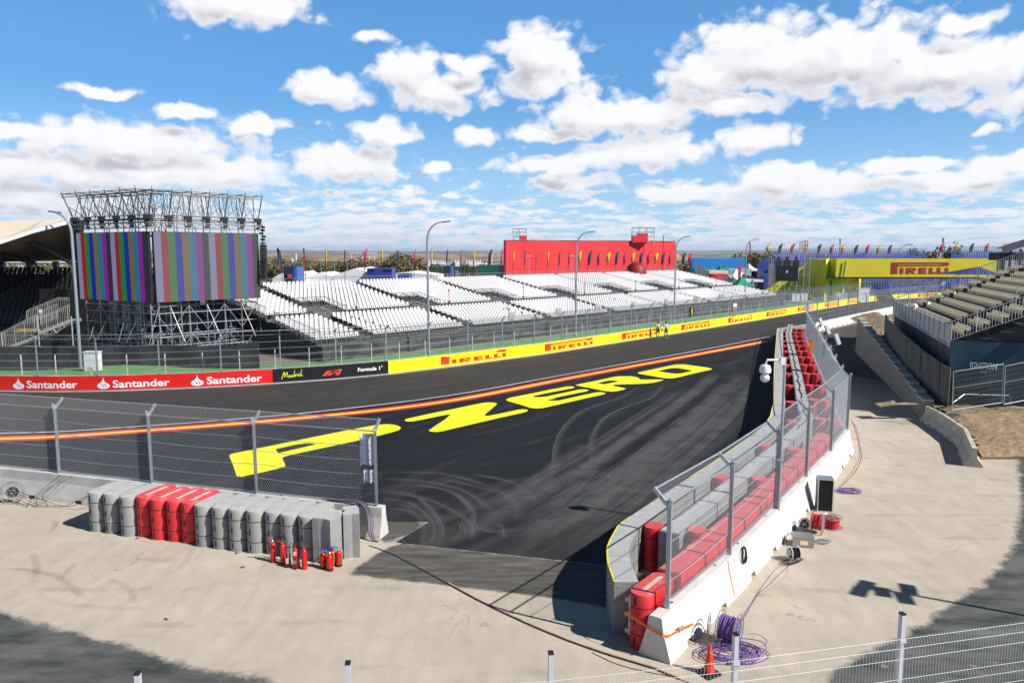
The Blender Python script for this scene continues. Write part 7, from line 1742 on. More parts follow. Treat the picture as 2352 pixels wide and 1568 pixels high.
for (x0, x1, yt, bx0, bx1, byt, lab) in ((1178, 1209, 525, 1194, 1210, 541, 'open scaffold tower with a red box on the left of the red hoarding'), (1453, 1503, 523, 1453, 1488, 537, 'open scaffold towers with red boxes on the right of the red hoarding')):
    r = thing('rooftop_scaffold', lab, 'scaffold', (AT(x0, 552, 147).x, 147, top)); b = MB(); nx_ = 2 if x1 - x0 < 40 else 3
    X = [AT(x0 + (x1 - x0) * k / nx_, 552, 147).x for k in range(nx_ + 1)]; zt = AT(x0, yt, 147).z
    for x in X:
        for y in (147, 148.4): b.tube([(x, y, top - 0.5), (x, y, zt)], 0.05, 4)
    for z in (top + 0.9, top + 1.7, zt):
        for y in (147, 148.4): b.tube([(X[0], y, z), (X[-1], y, z)], 0.045, 4)
    for k in range(nx_): b.tube([(X[k], 147, top), (X[k + 1], 147, zt)], 0.04, 4)
    b.build('pipes', SCAF, r); b = MB(); p, q = AT(bx0, byt, 146.8), AT(bx1, 552, 146.8)
    if nx_ == 3: m_ = (p.x * .62 + q.x * .38); b.b2((p.x, 146.8, top - 0.3), (m_ - .03, 148.4, p.z - 0.35)); b.b2((m_, 146.8, top - 0.3), (q.x, 148.4, p.z + 0.1))
    else: b.b2((p.x, 146.8, top - 0.3), (q.x, 148.4, p.z))
    b.build('red_box', RH, r)
p = AT(1488, 690, 128); b = MB(); prof = [(2.6 * 1.55 * math.cos(t), 2.6 * 1.4 * math.sin(t)) for t in [0, .2, .4, .6, .8, 1.0, 1.2, 1.4, 1.55]]; zc = 5.4; cx = AT(1461, 621, 132).x
r = thing('inflatable_dome', 'red inflatable dome half hidden behind the white stand, by the red hoarding', 'dome', (cx, 132, 0)); b.lathe((cx, 132, 0.0), [(1.9, 0), (1.9, zc)] + [(1.9 * math.cos(t), zc + 2.2 * math.sin(t)) for t in (.2, .4, .6, .8, 1.0, 1.2, 1.4, 1.5)], 24); b.build('shell', mat('dome_red', (0.24, 0.006, 0.010), 0.6), r, smooth=True)
r = thing('antenna_pole', 'thin red pole rising above the right end of the red hoarding', 'pole', (AT(1524, 620, 139).x, 139, 0)); b = MB(); q = AT(1524, 540, 139); b.tube([(q.x, q.y, 0), q], 0.07, 5); b.build('pole', mat('pole_darkred', (0.25, 0.02, 0.02), 0.5), r)
# low tents and vans left of the red hoarding
TWH = mat('tent_white', (0.78, 0.78, 0.80), 0.7, var=.04); TGR = mat('tent_green', (0.01, 0.26, 0.15), 0.7, var=.1); TBL = mat('kiosk_blue', (0.02, 0.05, 0.32), 0.5); BLT = mat('truck_bright_blue', (0.02, 0.05, 0.30), 0.45)
def tent(x0, x1, yt, ye, Y, m, label, dep=8, ridge=True, group=None, ybase=None):
    a, c, t = AT(x0, ye, Y), AT(x1, ye, Y), AT((x0 + x1) / 2, yt, Y); r = thing('tent', label, 'tent', ((a.x + c.x) / 2, Y, 0), 0, group); b = MB(); ez = a.z; tz = t.z; cx = (a.x + c.x) / 2
    A, B, C, D_ = (a.x, Y, ez), (c.x, Y, ez), (c.x, Y + dep, ez), (a.x, Y + dep, ez)
    if ridge:
        R0, R1 = (cx, Y, tz), (cx, Y + dep, tz); b.poly([A, R0, R1, D_]); b.poly([B, R0, R1, C]); b.poly([A, B, R0]); b.poly([D_, C, R1])
    else:
        R0 = (cx, Y + dep / 2, tz); k = 5
        for P, Q in ((A, B), (B, C), (C, D_), (D_, A)):
            prev = [Vector(P), Vector(Q)]
            for j in range(1, k + 1):
                t_ = j / k; f = lambda V: Vector((V[0] + (R0[0] - V[0]) * t_, V[1] + (R0[1] - V[1]) * t_, V[2] + (R0[2] - V[2]) * t_ ** 1.7)); cur = [f(P), f(Q)]; b.poly([prev[0], prev[1], cur[1], cur[0]]); prev = cur
    b.build('canopy', m, r, fix=False); b = MB()
    for P, Q in ((A, B), (B, C), (C, D_), (D_, A)): b.poly([P, Q, (Q[0], Q[1], 0.0 if ridge else ez - 0.5), (P[0], P[1], 0.0 if ridge else ez - 0.5)])
    b.build('wall', m, r, fix=False)
    if not ridge:
        b = MB()
        for P in (A, B, C, D_): b.tube([(P[0], P[1], 0), P], 0.06, 4)
        b.build('leg_set', DKSTEEL, r)
    return r
tent(626, 671, 627, 639, 112, TWH, 'small peaked white tent just right of the video screens')
tent(765, 870, 616, 632, 118, TWH, 'widest white marquee behind the left part of the white stand', dep=14)
tent(700, 770, 626, 636, 120, TWH, 'white marquee between the small peaked tent and the widest marquee', dep=10); tent(868, 1010, 625, 634, 122, TWH, 'long flat white marquee right of the widest one', dep=12)
tent(672, 712, 624, 636, 124, TWH, 'narrow white tent behind the navy kiosk', dep=8)
def kiosk(x0, x1, yt, Y, m, label, m2=None, dep=4, cat='kiosk', name='kiosk', mark=True):
    a, c = AT(x0, yt, Y), AT(x1, yt, Y); r = thing(name, label, cat, ((a.x + c.x) / 2, Y, 0)); b = MB(); b.b2((a.x, Y, 0), (c.x, Y + dep, a.z)); b.build('body', m, r)
    if m2: b = MB(); b.b2((c.x - (c.x - a.x) * 0.22, Y - 0.04, 0.1), (c.x + 0.04, Y + dep * .9, a.z - 0.1)); b.build('side_panel', m2, r)
    if mark: b = MB(); b.b2((a.x + (c.x - a.x) * .3, Y - 0.08, a.z - 1.6), (a.x + (c.x - a.x) * .65, Y - 0.045, a.z - 1.2)); b.build('emblem', REDL, r)
    return r
kiosk(651, 681, 612, 112, mat('kiosk_navy', (0.02, 0.03, 0.08), 0.5), 'navy kiosk with a light blue side beside the first flag', mat('kiosk_lightblue', (0.03, 0.13, 0.42), 0.5))
kiosk(1019, 1037, 611, 116, mat('kiosk_navy', (0.02, 0.03, 0.08), 0.5), 'small navy kiosk right of the stadium sign', mat('kiosk_lightblue', (0.03, 0.13, 0.42), 0.5))
kiosk(843, 900, 616.5, 116, BLT, 'bright blue double-ended bus behind the white stand', cat='bus', name='bus', mark=False)
for x0, x1 in ((843, 859), (882, 899)):
    a, c = AT(x0, 619, 115.9), AT(x1, 622.5, 115.9); b = MB(); b.b2((a.x, 115.9, c.z), (c.x, 115.98, a.z)); b.build('window_strip', BLACKM, [o for o in COL.objects if o.name.startswith('bus')][-1])
kiosk(914, 939, 629, 114, BLT, 'blue van parked behind the white stand', cat='van', name='van', mark=False)
kiosk(1098, 1158, 609, 128, mat('board_green', (0.01, 0.10, 0.07), 0.5), 'dark green and navy advertising boards left of the red hoarding', mat('kiosk_navy', (0.02, 0.03, 0.08), 0.5), cat='billboard', name='billboard', mark=False)
# cars glimpsed behind the stand's back railing
def car(x, Y, m, label):
    p = AT(x, 628, Y); r = thing('parked_car', label, 'car', (p.x, Y, 0), 0, 'cars parked behind the white stand'); b = MB(); z0 = 3.4
    z0 = 0.0; pr = [(-2.1, .3), (-2.1, .75), (-1.3, .95), (-0.7, 1.42), (0.9, 1.42), (1.6, .95), (2.1, .85), (2.1, .3)]; b.prism(pr, (p.x, Y, z0), (1, 0, 0), (0, 0, 1), (0, 1, 0), 1.7); b.build('body', m, r)
    b = MB(); b.prism([(-1.1, .97), (-0.65, 1.36), (0.85, 1.36), (1.4, .97)], (p.x, Y - 0.01, z0), (1, 0, 0), (0, 0, 1), (0, 1, 0), 1.72); b.build('windows', BLACKM, r)
    for wx in (-1.3, 1.3):
        for wy in (0.05, 1.65): b = MB(); b.lathe((p.x + wx, Y + wy, 0.32), [(0.32, -0.1), (0.32, 0.1)], 12, axis=(0, 1, 0)); b.build('wheel', RUB, r)
# stadium sign
r = thing('stadium', 'far low stadium with a white fascia carrying black lettering and a row of masts', 'stadium', (AT(1100, 600, 330).x, 330, 0)); Yst = 330
a, c = AT(1030, 605, Yst), AT(1212, 612, Yst); a = AT(1031, 603.5, Yst); c = AT(1212, 612.5, Yst); a2, c2 = AT(928, 603, Yst), AT(1031, 612, Yst)
fx = lambda zx: (640 + .2721 * zx) * .91875
a, c = AT(fx(1440), 605, Yst), AT(fx(2100), 612, Yst); b = MB(); b.b2((a.x, Yst, c.z), (c.x, Yst + 30, a.z)); b.build('fascia', mat('fascia_white', (0.75, 0.76, 0.78), 0.5), r)
b = MB(); b.b2((a.x + 1, Yst + 1, 0), (c.x - 1, Yst + 28, c.z)); b.build('wall', mat('stadium_wall', (0.20, 0.22, 0.24), 0.6, var=.3, scale=.2), r)
v, f, tw = text_polys('Alfredo', 0.03); x0, x1 = AT(fx(1452), 605, Yst).x, AT(fx(1568), 605, Yst).x; b = MB(); hcap = (a.z - c.z) * 0.62
place(b, [(v, f)], lambda x, y: Vector((x0 + x * (x1 - x0) / tw, Yst - 0.1, c.z + 0.25 + y * hcap)))
v, f, tw = text_polys('Stéfano', 0.03); x2, x3 = AT(fx(1622), 605, Yst).x, AT(fx(1732), 605, Yst).x; place(b, [(v, f)], lambda x, y: Vector((x2 + x * (x3 - x2) / tw, Yst - 0.1, c.z + 0.25 + y * hcap)))
b.build('lettering', BLACKM, r, fix=False)
b = MB()
for zx in list(range(1060, 1300, 24)) + list(range(1440, 2070, 26)): q = AT(fx(zx), 598.5 if zx > 1400 else 600, Yst + 5); b.tube([(q.x, q.y, 0), (q.x, q.y, q.z + .4)], 0.16, 4)
q0, q1 = AT(fx(1060), 601, Yst + 5), AT(fx(2068), 601, Yst + 5); b.tube([q0, q1], 0.12, 4); q0, q1 = AT(fx(1440), 604, Yst + 5), AT(fx(2068), 603, Yst + 5); b.tube([q0, q1], 0.12, 4); b.build('mast_row', mat('mast_white', (0.65, 0.66, 0.68), 0.5), r)
def lattice(x, yt, Y, w, label, wd=1.0):
    t = AT(x, yt, Y); r = thing('floodlight_tower', label, 'floodlight tower', (t.x, Y, 0)); b = MB()
    for s in (-1, 1): b.tube([(t.x + s * w / 2 * wd, Y, 0), (t.x + s * w / 2, Y, t.z)], 0.18, 4)
    n = 7
    for k in range(n): z0, z1 = t.z * k / n, t.z * (k + 1) / n; b.tube([(t.x - w / 2, Y, z0), (t.x + w / 2, Y, z1)], 0.1, 4)
    b.build('lattice', mat('mast_white', (0.65, 0.66, 0.68), 0.5), r); b = MB(); b.b2((t.x - w * 0.9, Y - .3, t.z - .6), (t.x + w * .9, Y + .3, t.z + .6)); b.build('lamp_bank', mat('lamp_bank_grey', (0.45, 0.47, 0.5), 0.5), r)
lattice(fx(908), 580.5, 300, 2.6, 'white lattice floodlight tower left of the stadium'); lattice(fx(1066), 582, 320, 2.2, 'thin lattice floodlight tower at the stadium left end'); lattice(fx(2205), 577, 300, 3.2, 'tall white lattice floodlight tower beside the red hoarding')
for k, (x, yt, lab) in enumerate(((fx(365), 582, 'slim white pole behind the first flags'), (fx(185), 593, 'leftmost leaning white light mast past the video screens'), (fx(330), 593, 'second leaning white light mast past the video screens'))):
    t = AT(x, yt, 260); r = thing('light_mast', lab, 'mast', (t.x, 260, 0)); b = MB(); ln_ = 0 if k == 0 else 2.6; b.tube([(t.x + ln_, 260, 0), t], 0.28, 5); b.build('pole', mat('mast_white', (.65, .66, .68), .5), r)
for x, yt, Y in ((fx(595), 596, 150), (fx(720), 596, 150), (fx(835), 597, 150), (fx(925), 597, 150), (1121 + 377 * .25, 632 - 0, 150), (1121 + 770 * .25, 632, 150)):
    if x > 1160: t = AT(x, 586 + 0, 132); Y = 132
    t = AT(x, yt if x < 1160 else 588, Y); r = thing('car_park_light', 'thin pole with a small flat lamp behind the white grandstand', 'lamp', (t.x, Y, 0), 0, 'thin lamps behind the white stand'); b = MB(); b.tube([(t.x, Y, 0), t], 0.07, 4); b.build('pole', SCAF, r); b = MB(); b.box(t, (0.8, .4, .2)); b.build('lamp_head', mat('lamp_bank_grey', (.45, .47, .5), .5), r)
# blue hoarding right of the red one
BH = bpy.data.materials.new('hoarding_blue'); BH.use_nodes = True
def _bh():
    nt = BH.node_tree; N = nt.nodes; L = nt.links; b = N['Principled BSDF']; tc = N.new('ShaderNodeTexCoord'); w = N.new('ShaderNodeTexWave'); w.wave_type = 'RINGS'; w.inputs['Scale'].default_value = 0.09; w.inputs['Distortion'].default_value = 2.5; w.inputs['Detail'].default_value = 0; L.new(tc.outputs['Object'], w.inputs[0])
    r = N.new('ShaderNodeMapRange'); L.new(w.outputs['Fac'], r.inputs[0]); r.inputs[1].default_value = 0.80; r.inputs[2].default_value = 0.83; mx = N.new('ShaderNodeMix'); mx.data_type = 'RGBA'; L.new(r.outputs[0], mx.inputs[0]); mx.inputs[6].default_value = (0.02, 0.22, 0.62, 1); mx.inputs[7].default_value = (0.08, 0.34, 0.72, 1); L.new(mx.outputs[2], b.inputs['Base Color'])
_bh()
hbx = lambda zx: 1561.9 + .1953 * zx
a, c = AT(hbx(145), 592, 170), AT(hbx(762), 616, 170); r = thing('blue_hoarding', 'bright blue patterned hoarding between the red hoarding and the yellow bridge', 'hoarding', (a.x, 170, 0)); b = MB(); b.b2((a.x, 170, 0), (c.x, 171, a.z)); b.build('panel_sheet', BH, r); b = MB()
for k in range(12): x = a.x + (c.x - a.x) * k / 11; b.tube([(x, 171.4, 0), (x, 171.4, a.z + .2)], 0.07, 4)
b.build('scaffold_frame', SCAF, r)
hby = lambda zy: 542 + .1953 * zy
tent(hbx(590), hbx(995), hby(398), hby(512), 150, TWH, 'large white marquee left of the black screen', dep=16, ridge=False); tent(hbx(815), hbx(915), hby(322), hby(388), 185, TWH, 'pointed white tent behind the large marquee', dep=8, ridge=False)
for k, (x0, x1, yt, ye, lab) in enumerate(((660, 885, 478, 585, 'nearest and largest green peaked tent beside the white stand end'), (620, 720, 476, 545, 'second green peaked tent beside the white stand end'), (585, 650, 474, 530, 'third green peaked tent beside the white stand end'), (545, 600, 472, 515, 'fourth green peaked tent beside the white stand end'))): tent(hbx(x0), hbx(x1), hby(yt), hby(ye), 134 + 5 * k, TGR, lab, dep=5, ridge=False)
for k, (x0, x1, lab) in enumerate(((365, 415, 'small green tent peak under the blue hoarding, left one'), (475, 525, 'small green tent peak under the blue hoarding, second'), (510, 555, 'small green tent peak under the blue hoarding, third'), (540, 585, 'small green tent peak under the blue hoarding, fourth'))): tent(hbx(x0), hbx(x1), hby(345), hby(395), 160, TGR, lab, dep=4, ridge=False)
kiosk(hbx(170), hbx(380), hby(372), 158, mat('roof_teal', (0.05, 0.22, 0.19), 0.6), 'low teal-roofed building under the left part of the blue hoarding', cat='building', name='low_building', mark=False)
kiosk(hbx(345), hbx(570), hby(405), 150, mat('fascia_cream', (0.62, 0.60, 0.58), 0.6), 'low white and red building behind the white stand end', cat='building', name='low_building', mark=True)
kiosk(hbx(390), hbx(565), hby(448), 146, mat('fascia_redpink', (0.60, 0.05, 0.06), 0.6, var=.4, scale=.8), 'red fronted kiosk row behind the white stand end', cat='kiosk', mark=False)
kiosk(hbx(572), hbx(840), hby(385), 163, mat('wall_greygreen', (0.30, 0.34, 0.32), 0.6, var=.2, scale=.3), 'grey building with a green roof line under the blue hoarding', cat='building', name='low_building', mark=False)
for x0, x1, yt, yb, lab in ((228, 243, 335, 425, 'crimson vertical banner left of the low white building'), (692, 716, 325, 445, 'crimson vertical banner left of the white marquee')):
    a, c = AT(hbx(x0), hby(yt), 144), AT(hbx(x1), hby(yb), 144); r = thing('banner', lab, 'banner', (a.x, 144, 0)); b = MB(); b.b2((a.x, 144, c.z - 1), (c.x, 144.1, a.z)); b.build('printed_sheet', FRD, r); b = MB(); b.tube([(a.x, 144.1, 0), (a.x, 144.1, a.z)], 0.07, 4); b.build('pole', SCAF, r)
# yellow bridge over the track
OLV = mat('bridge_wrap_yellow', (0.74, 0.72, 0.012), 0.75, var=0.08, scale=0.35, bump=0.3, bscale=1.2); BRT = mat('bridge_wrap_sunlit', (0.84, 0.86, 0.03), 0.7, var=.04)
BG = thing('footbridge', 'yellow wrapped footbridge over the track carrying the big red tyre logo', 'footbridge', (AT(1916, 680, 140).x, 140, 0)); YB = 140.0
def bb(x0, x1, yt, yb, Y, dep, m, nm):
    a, c = AT(x0, yt, Y), AT(x1, yb, Y); z0 = min(c.z, a.z) if yb is not None else 0; b = MB(); b.b2((a.x, Y, max(0, z0)), (c.x, Y + dep, a.z)); return b.build(nm, m, BG)
zx5 = lambda v: hbx(v)
# pillar: turned box; sun and shade of its faces also put into their colours
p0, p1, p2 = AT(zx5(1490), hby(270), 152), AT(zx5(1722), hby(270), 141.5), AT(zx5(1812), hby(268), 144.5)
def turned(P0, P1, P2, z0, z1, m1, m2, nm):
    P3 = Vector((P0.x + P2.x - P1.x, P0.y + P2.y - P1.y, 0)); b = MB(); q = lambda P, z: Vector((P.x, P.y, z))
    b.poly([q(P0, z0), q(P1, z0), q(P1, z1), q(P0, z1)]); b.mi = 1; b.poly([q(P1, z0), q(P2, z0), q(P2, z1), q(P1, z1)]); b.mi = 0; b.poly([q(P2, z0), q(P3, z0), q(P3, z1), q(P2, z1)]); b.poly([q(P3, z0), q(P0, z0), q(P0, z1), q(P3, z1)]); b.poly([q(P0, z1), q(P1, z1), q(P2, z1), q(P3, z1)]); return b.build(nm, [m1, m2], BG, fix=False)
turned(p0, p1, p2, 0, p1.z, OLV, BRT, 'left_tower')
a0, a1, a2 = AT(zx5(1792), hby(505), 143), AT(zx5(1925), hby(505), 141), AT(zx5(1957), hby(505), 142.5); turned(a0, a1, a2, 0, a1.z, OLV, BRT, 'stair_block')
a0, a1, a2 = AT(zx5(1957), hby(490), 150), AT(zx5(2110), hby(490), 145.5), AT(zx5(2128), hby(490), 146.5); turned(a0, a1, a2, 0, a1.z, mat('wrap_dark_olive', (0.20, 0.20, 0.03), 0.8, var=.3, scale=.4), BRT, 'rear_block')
b = MB(); m0, m1 = AT(zx5(1490), hby(335), 148.5), AT(zx5(860), hby(610), 150); 
f = lambda u, v: Vector((m0.x + (m1.x - m0.x) * u, 148.5 + 1.0 * u, (m0.z * (1 - u) + 0.3 * u) * v + 0.0))
cloth('ramp_wrap', f, 20, OLV, BG, nz=4)
zb4 = lambda v: (1950 + .2594 * v) * .91875; yb4 = lambda v: (600 + .2594 * v) * .91875
a, c = AT(zb4(545), yb4(180), YB), AT(zb4(2116), yb4(357), YB); b = MB(); b.b2((a.x, YB, c.z), (c.x, YB + 3, a.z)); b.build('deck_wrap', mat('bridge_deck_yellow', (0.60, 0.51, 0.004), 0.7, var=.05, scale=.3), BG)
b = MB()
x0, x1, z0, z1 = AT(zb4(1065), yb4(328), YB).x, AT(zb4(1625), yb4(328), YB).x, AT(zb4(1065), yb4(326), YB).z, AT(zb4(1065), yb4(215), YB).z
place(b, PIR, lambda x, y: Vector((x0 + x * (x1 - x0), YB - 0.05, z0 + y * (z1 - z0)))); b.build('logo', mat('logo_darkred', (0.30, 0.006, 0.012), 0.6), BG, fix=False)
b = MB(); b.b2((a.x - 1.0, YB + .4, c.z - 0.3), (c.x, YB + 2.6, c.z - 0.02)); b.tube([AT(zb4(605), yb4(375), YB - .3), AT(zb4(634), yb4(200), YB - .3)], 0.12, 5); b.build('underside_truss', DKSTEEL, BG)
b = MB(); b.b2((c.x + 0.2, YB - 0.5, 0), (c.x + 2.2, YB + 3, a.z + .3)); b.build('right_tower', mat('tower_grey', (0.30, .33, .36), .5, .2, var=.3), BG)
# black screen on scaffold with dark blue panel
r = thing('video_screen', 'small black video screen with a pale blue mark beside the yellow bridge', 'video screen', (AT(zx5(1250), 600, 141).x, 141, 0)); a, c = AT(zx5(1128), hby(350), 141), AT(zx5(1384), hby(531), 141)
b = MB(); b.b2((a.x, 141, c.z), (c.x, 141.5, a.z)); b.build('display', mat('screen_off', (0.004, 0.004, 0.005), 0.25), r); b = MB(); mx_ = (a.x + c.x) / 2; b.b2((mx_ - .15, 140.96, (a.z + c.z) / 2 + .1), (mx_ + .15, 140.99, (a.z + c.z) / 2 + .55)); b.build('status_mark', mat('mark_cyan', (0.1, 0.4, 0.5), 0.5, emit=(0.1, .5, .6), estr=.5), r)
r = thing('scaffold_tower', 'scaffold of pipes holding the small black screen next to the yellow bridge', 'scaffold', (a.x, 142, 0))
xs_ = [AT(zx5(v), 600, 142).x for v in (1060, 1128, 1215, 1300, 1384, 1460, 1530)]; zt = [2.9, 8.6, 8.9, 8.6, 8.6, 11.6, 8.4]
for x, z in zip(xs_, zt):
    for y in (142, 144.5): b = MB(); b.tube([(x, y, 0), (x, y, z)], 0.07, 4); b.build('standard', SCAF, r)
for z in (1.4, 2.8, 5.0, 7.2): b = MB(); b.tube([(xs_[0 if z < 3 else 1], 142, z), (xs_[-1], 142, z)], 0.06, 4); b.build('ledger', SCAF, r)
for k in range(6): b = MB(); b.tube([(xs_[k], 141.9, 0.1), (xs_[k + 1], 141.9, 2.8)], 0.05, 4); b.build('brace', SCAF, r)
for k in range(4): z = 2.9 + 1.5 * k; b = MB(); b.tube([(xs_[5], 141.9, z), (xs_[6], 141.9, z + 1.5)], 0.05, 4); b.build('brace', SCAF, r)
b = MB(); t = AT(zx5(1476), hby(62), 142); 
for s in (-.45, .45):
    for w_ in (0, .9): b.tube([(t.x + s, 142 + w_, t.z - 1.5), (t.x + s, 142 + w_, t.z)], 0.07, 4)
for z in (t.z, t.z - .75, t.z - 1.5): b.tube([(t.x - .45, 142, z), (t.x + .45, 142, z)], 0.07, 4)
b.build('red_mast_cage', mat('cage_red', (0.40, 0.05, 0.03), 0.5), r)
b = MB()
for v in (1155, 1260, 1365): q = AT(zx5(v), hby(322), 141.6); b.box(q, (1.1, .6, 1.2)); b.box(q + Vector((0, 0, .9)), (.4, .4, .8))
b.build('chain_hoists', BLACKM, r)
kiosk(zx5(990), zx5(1042), hby(300), 150, TBL, 'dark blue upright panel with pale marks left of the black screen', cat='panel', name='upright_panel', mark=False)
# blue seat stands beyond the bridge
BSM = mat('seat_blue', (0.035, 0.075, 0.42), 0.45, var=.15, scale=.5); bsm = seat_mesh('blue_seat', BSM, BLACKM)
def blue_stand(x0, x1, yf, yb_, Yf, Yb, label, sp=0.60, gap=9, nr=22):
    r = thing('grandstand', label, 'grandstand', (AT(x0, yf, Yf).x, Yf, 0)); z0, z1 = AT(x0, yf, Yf).z, AT(x0, yb_, Yb).z; Xa, Xb = AT(x0, yf, Yf).x, AT(x1, yf, Yf).x; pl = []; b = MB()
    for k in range(nr):
        y = Yf + (Yb - Yf) * k / (nr - 1); z = z0 + (z1 - z0) * k / (nr - 1); xa, xb = AT(x0, yf, y).x, AT(x1, yf, y).x; b.b2((xa, y, z - 1.0), (xb, y + (Yb - Yf) / nr + .05, z - .85))
        for j in range(int((xb - xa) / sp)):
            x = xa + j * sp
            if (x * 0.9) % gap < 0.9: continue
            pl.append(Vector((x, y + .1, z - .85)))
    b.build('deck', mat('deck_bluegrey', (0.10, 0.12, 0.17), 0.7), r)
    place_seats(pl, bsm, 'seat', r, 60, Vector((1, 0, 0)), Vector((0, 1, 0)))
    b = MB(); b.b2((Xa, Yf - .2, 0), (Xb, Yf - .05, z0 - .8)); b.build('front_skirt', mat('skirt_grey', (0.12, .13, .14), .8, var=.3, scale=.4), r)
    rail_run((AT(x0, yf, Yb).x, Yb + 1, z1 - .8), (AT(x1, yf, Yb).x, Yb + 1, z1 - .8), 2.0, 90, RG, 'back_railing', r, drop=1.2, rb=.03, rt=.05); return r
blue_stand(1758, 1900, 598, 582, 185, 203, 'far stand of blue seats above the small black screen', nr=9); blue_stand(1900, 2130, 630, 581, 172, 205, 'far stand of blue seats behind the yellow bridge'); blue_stand(2185, 2360, 652, 578.5, 158, 185, 'far stand of blue seats at the right, above the yellow bridge end')
blue_stand(1990, 2190, 668, 637, 160, 172, 'lower bank of blue seats seen under the yellow bridge', nr=7)
ffl = [(hbx(x), hby(t), hby(bt), c) for x, t, bt, c in ((1005,90,210,'y'),(1147,90,212,'n'),(1290,90,212,'r'),(1448,95,212,'y'),(1606,90,212,'n'),(1752,100,215,'r'),(1884,100,218,'y'),(2040,100,214,'n'),(2172,98,214,'r'),(2303,105,215,'y'))] + [((1950 + .2594 * x) * .91875, (600 + .2594 * t) * .91875, (600 + .2594 * bt) * .91875, c) for x, t, bt, c in ((1032,45,138,'n'),(1530,28,120,'r'),(1668,28,118,'y'),(1818,28,118,'n'),(1962,30,118,'r'),(2132,26,115,'y'))]
cnt = {}
for x, t, bt, c in ffl:
    Y = 206 if x < 2130 else 186; q = AT(x, 600, Y); k = c; cnt[k] = cnt.get(k, 0) + 1; base = AT(x, 588, Y).z - 1.5
    feather(Vector((q.x, Y, base)), AT(x, t, Y).z - base, AT(x, bt, Y).z - base, 1.35, c, f'{ORD[cnt[k] - 1]} {FMK[c][1]} feather flag above the blue seats, from left', 'feather flags above the blue seats', lean=0.30)
for x, yt, yb_, lab in ((2167, 549, 600, 'slim grey mast between the two groups of flags over the blue stand'), (hbx(1886), 551, 600, 'thin tall pole behind a yellow flag over the blue stand'), (hbx(826), 559, 625, 'thin red pole beside the white marquee peak')):
    t = AT(x, yt, 190); r = thing('light_mast', lab, 'mast', (t.x, 190, 0)); b = MB(); b.tube([(t.x, 190, 0), t], 0.16, 5); b.build('pole', SCAF if 'red' not in lab else mat('pole_darkred', (.25, .02, .02), .5), r); b = MB(); b.lathe(t, [(0.3, -.4), (0.3, .3)], 8); b.build('lamp_head', mat('lamp_bank_grey', (.45, .47, .5), .5), r)
t = AT(2062, 562, 215); r = thing('street_lamp', 'small street lamp over the blue stand, arm pointing right', 'street lamp', (t.x, 215, 0), 0, 'street lamps along the track'); b = MB(); b.tube([(t.x, 215, 0), (t.x, 215, t.z - 3), (t.x + .8, 215, t.z - 1), (t.x + 2.6, 215, t.z)], 0.13, 5); b.build('pole', mat('lamp_pole', (.34, .37, .41), .4, .4), r); b = MB(); b.box((t.x + 3.4, 215, t.z + .05), (1.8, .4, .2)); b.build('lamp_head', mat('lamp_head_grey', (.09, .1, .11), .4, .3), r)
# dark canopy in the top-right corner and blue parasol
a = AT(2300, 562, 60); r = thing('stand_canopy', 'dark canopy with flat roof at the right edge above the cream seats', 'canopy', (AT(2340, 590, 75).x, 75, 0)); p = [AT(2306, 571, 76), AT(2334, 561, 76), AT(2420, 535, 76)]; b = MB()
for q, s in zip(p, p[1:]): b.poly([q, s, s + Vector((1.0, 3, 0)), q + Vector((1.0, 3, 0))]); b.poly([q, s, s - Vector((0, 0, .5)), q - Vector((0, 0, .5))])
b.build('roof', mat('canopy_grey', (0.05, 0.055, 0.06), 0.6), r, fix=False); b = MB(); q0, q1 = AT(2300, 580, 77), AT(2420, 598, 77); b.b2((q0.x, 77, q1.z), (q1.x, 79, q0.z)); 
for x in (2308, 2322, 2345): q = AT(x, 572, 76.5); b.tube([(q.x, 76.5, 0), q], 0.12, 5)
b.build('enclosure', mat('canopy_dark', (0.02, 0.022, 0.025), 0.7, var=.4, scale=.5), r)
pc = AT(2226, 623, 74); r = thing('parasol', 'large blue parasol in front of the bridge logo end', 'parasol', (pc.x, 74, 0)); b = MB(); R0 = 2.7
for k in range(8):
    a0, a1 = 2 * math.pi * k / 8 + .2, 2 * math.pi * (k + 1) / 8 + .2; e0, e1 = [Vector((pc.x + R0 * math.cos(t), 74 + R0 * math.sin(t), pc.z - .28)) for t in (a0, a1)]; tp = Vector((pc.x + 0.9, 74, pc.z + .45)); b.poly([e0, e1, tp])
b.build('canopy', mat('parasol_blue', (0.012, 0.035, 0.16), 0.6, var=.2), r, fix=False); b = MB(); b.tube([(pc.x + .9, 74, 0), (pc.x + .9, 74, pc.z + .4)], 0.05, 5); b.build('pole', DKSTEEL, r)
p = AT(2128, 695, 88); 
for (x, y, Y, txt) in ((zb4(1572), yb4(420), 100, '17'),):
    q = AT(x, y, Y); r = thing('turn_sign', 'small blue sign with the white number 17', 'sign', (q.x, Y, 0)); b = MB(); b.box(q, (.62, .08, .8)); b.build('board', mat('sign_blue', (0.01, 0.10, 0.65), .5), r); v, f, tw = text_polys(txt, .02); b = MB(); place(b, [(v, f)], lambda u, w_: q + Vector((-.22 + u * .44 / tw, -.06, -.2 + w_ * .4))); b.build('lettering', PW, r, fix=False); b = MB(); b.tube([(q.x, Y + .1, 0), (q.x, Y + .1, q.z)], .06, 5); b.build('post', SCAF, r)
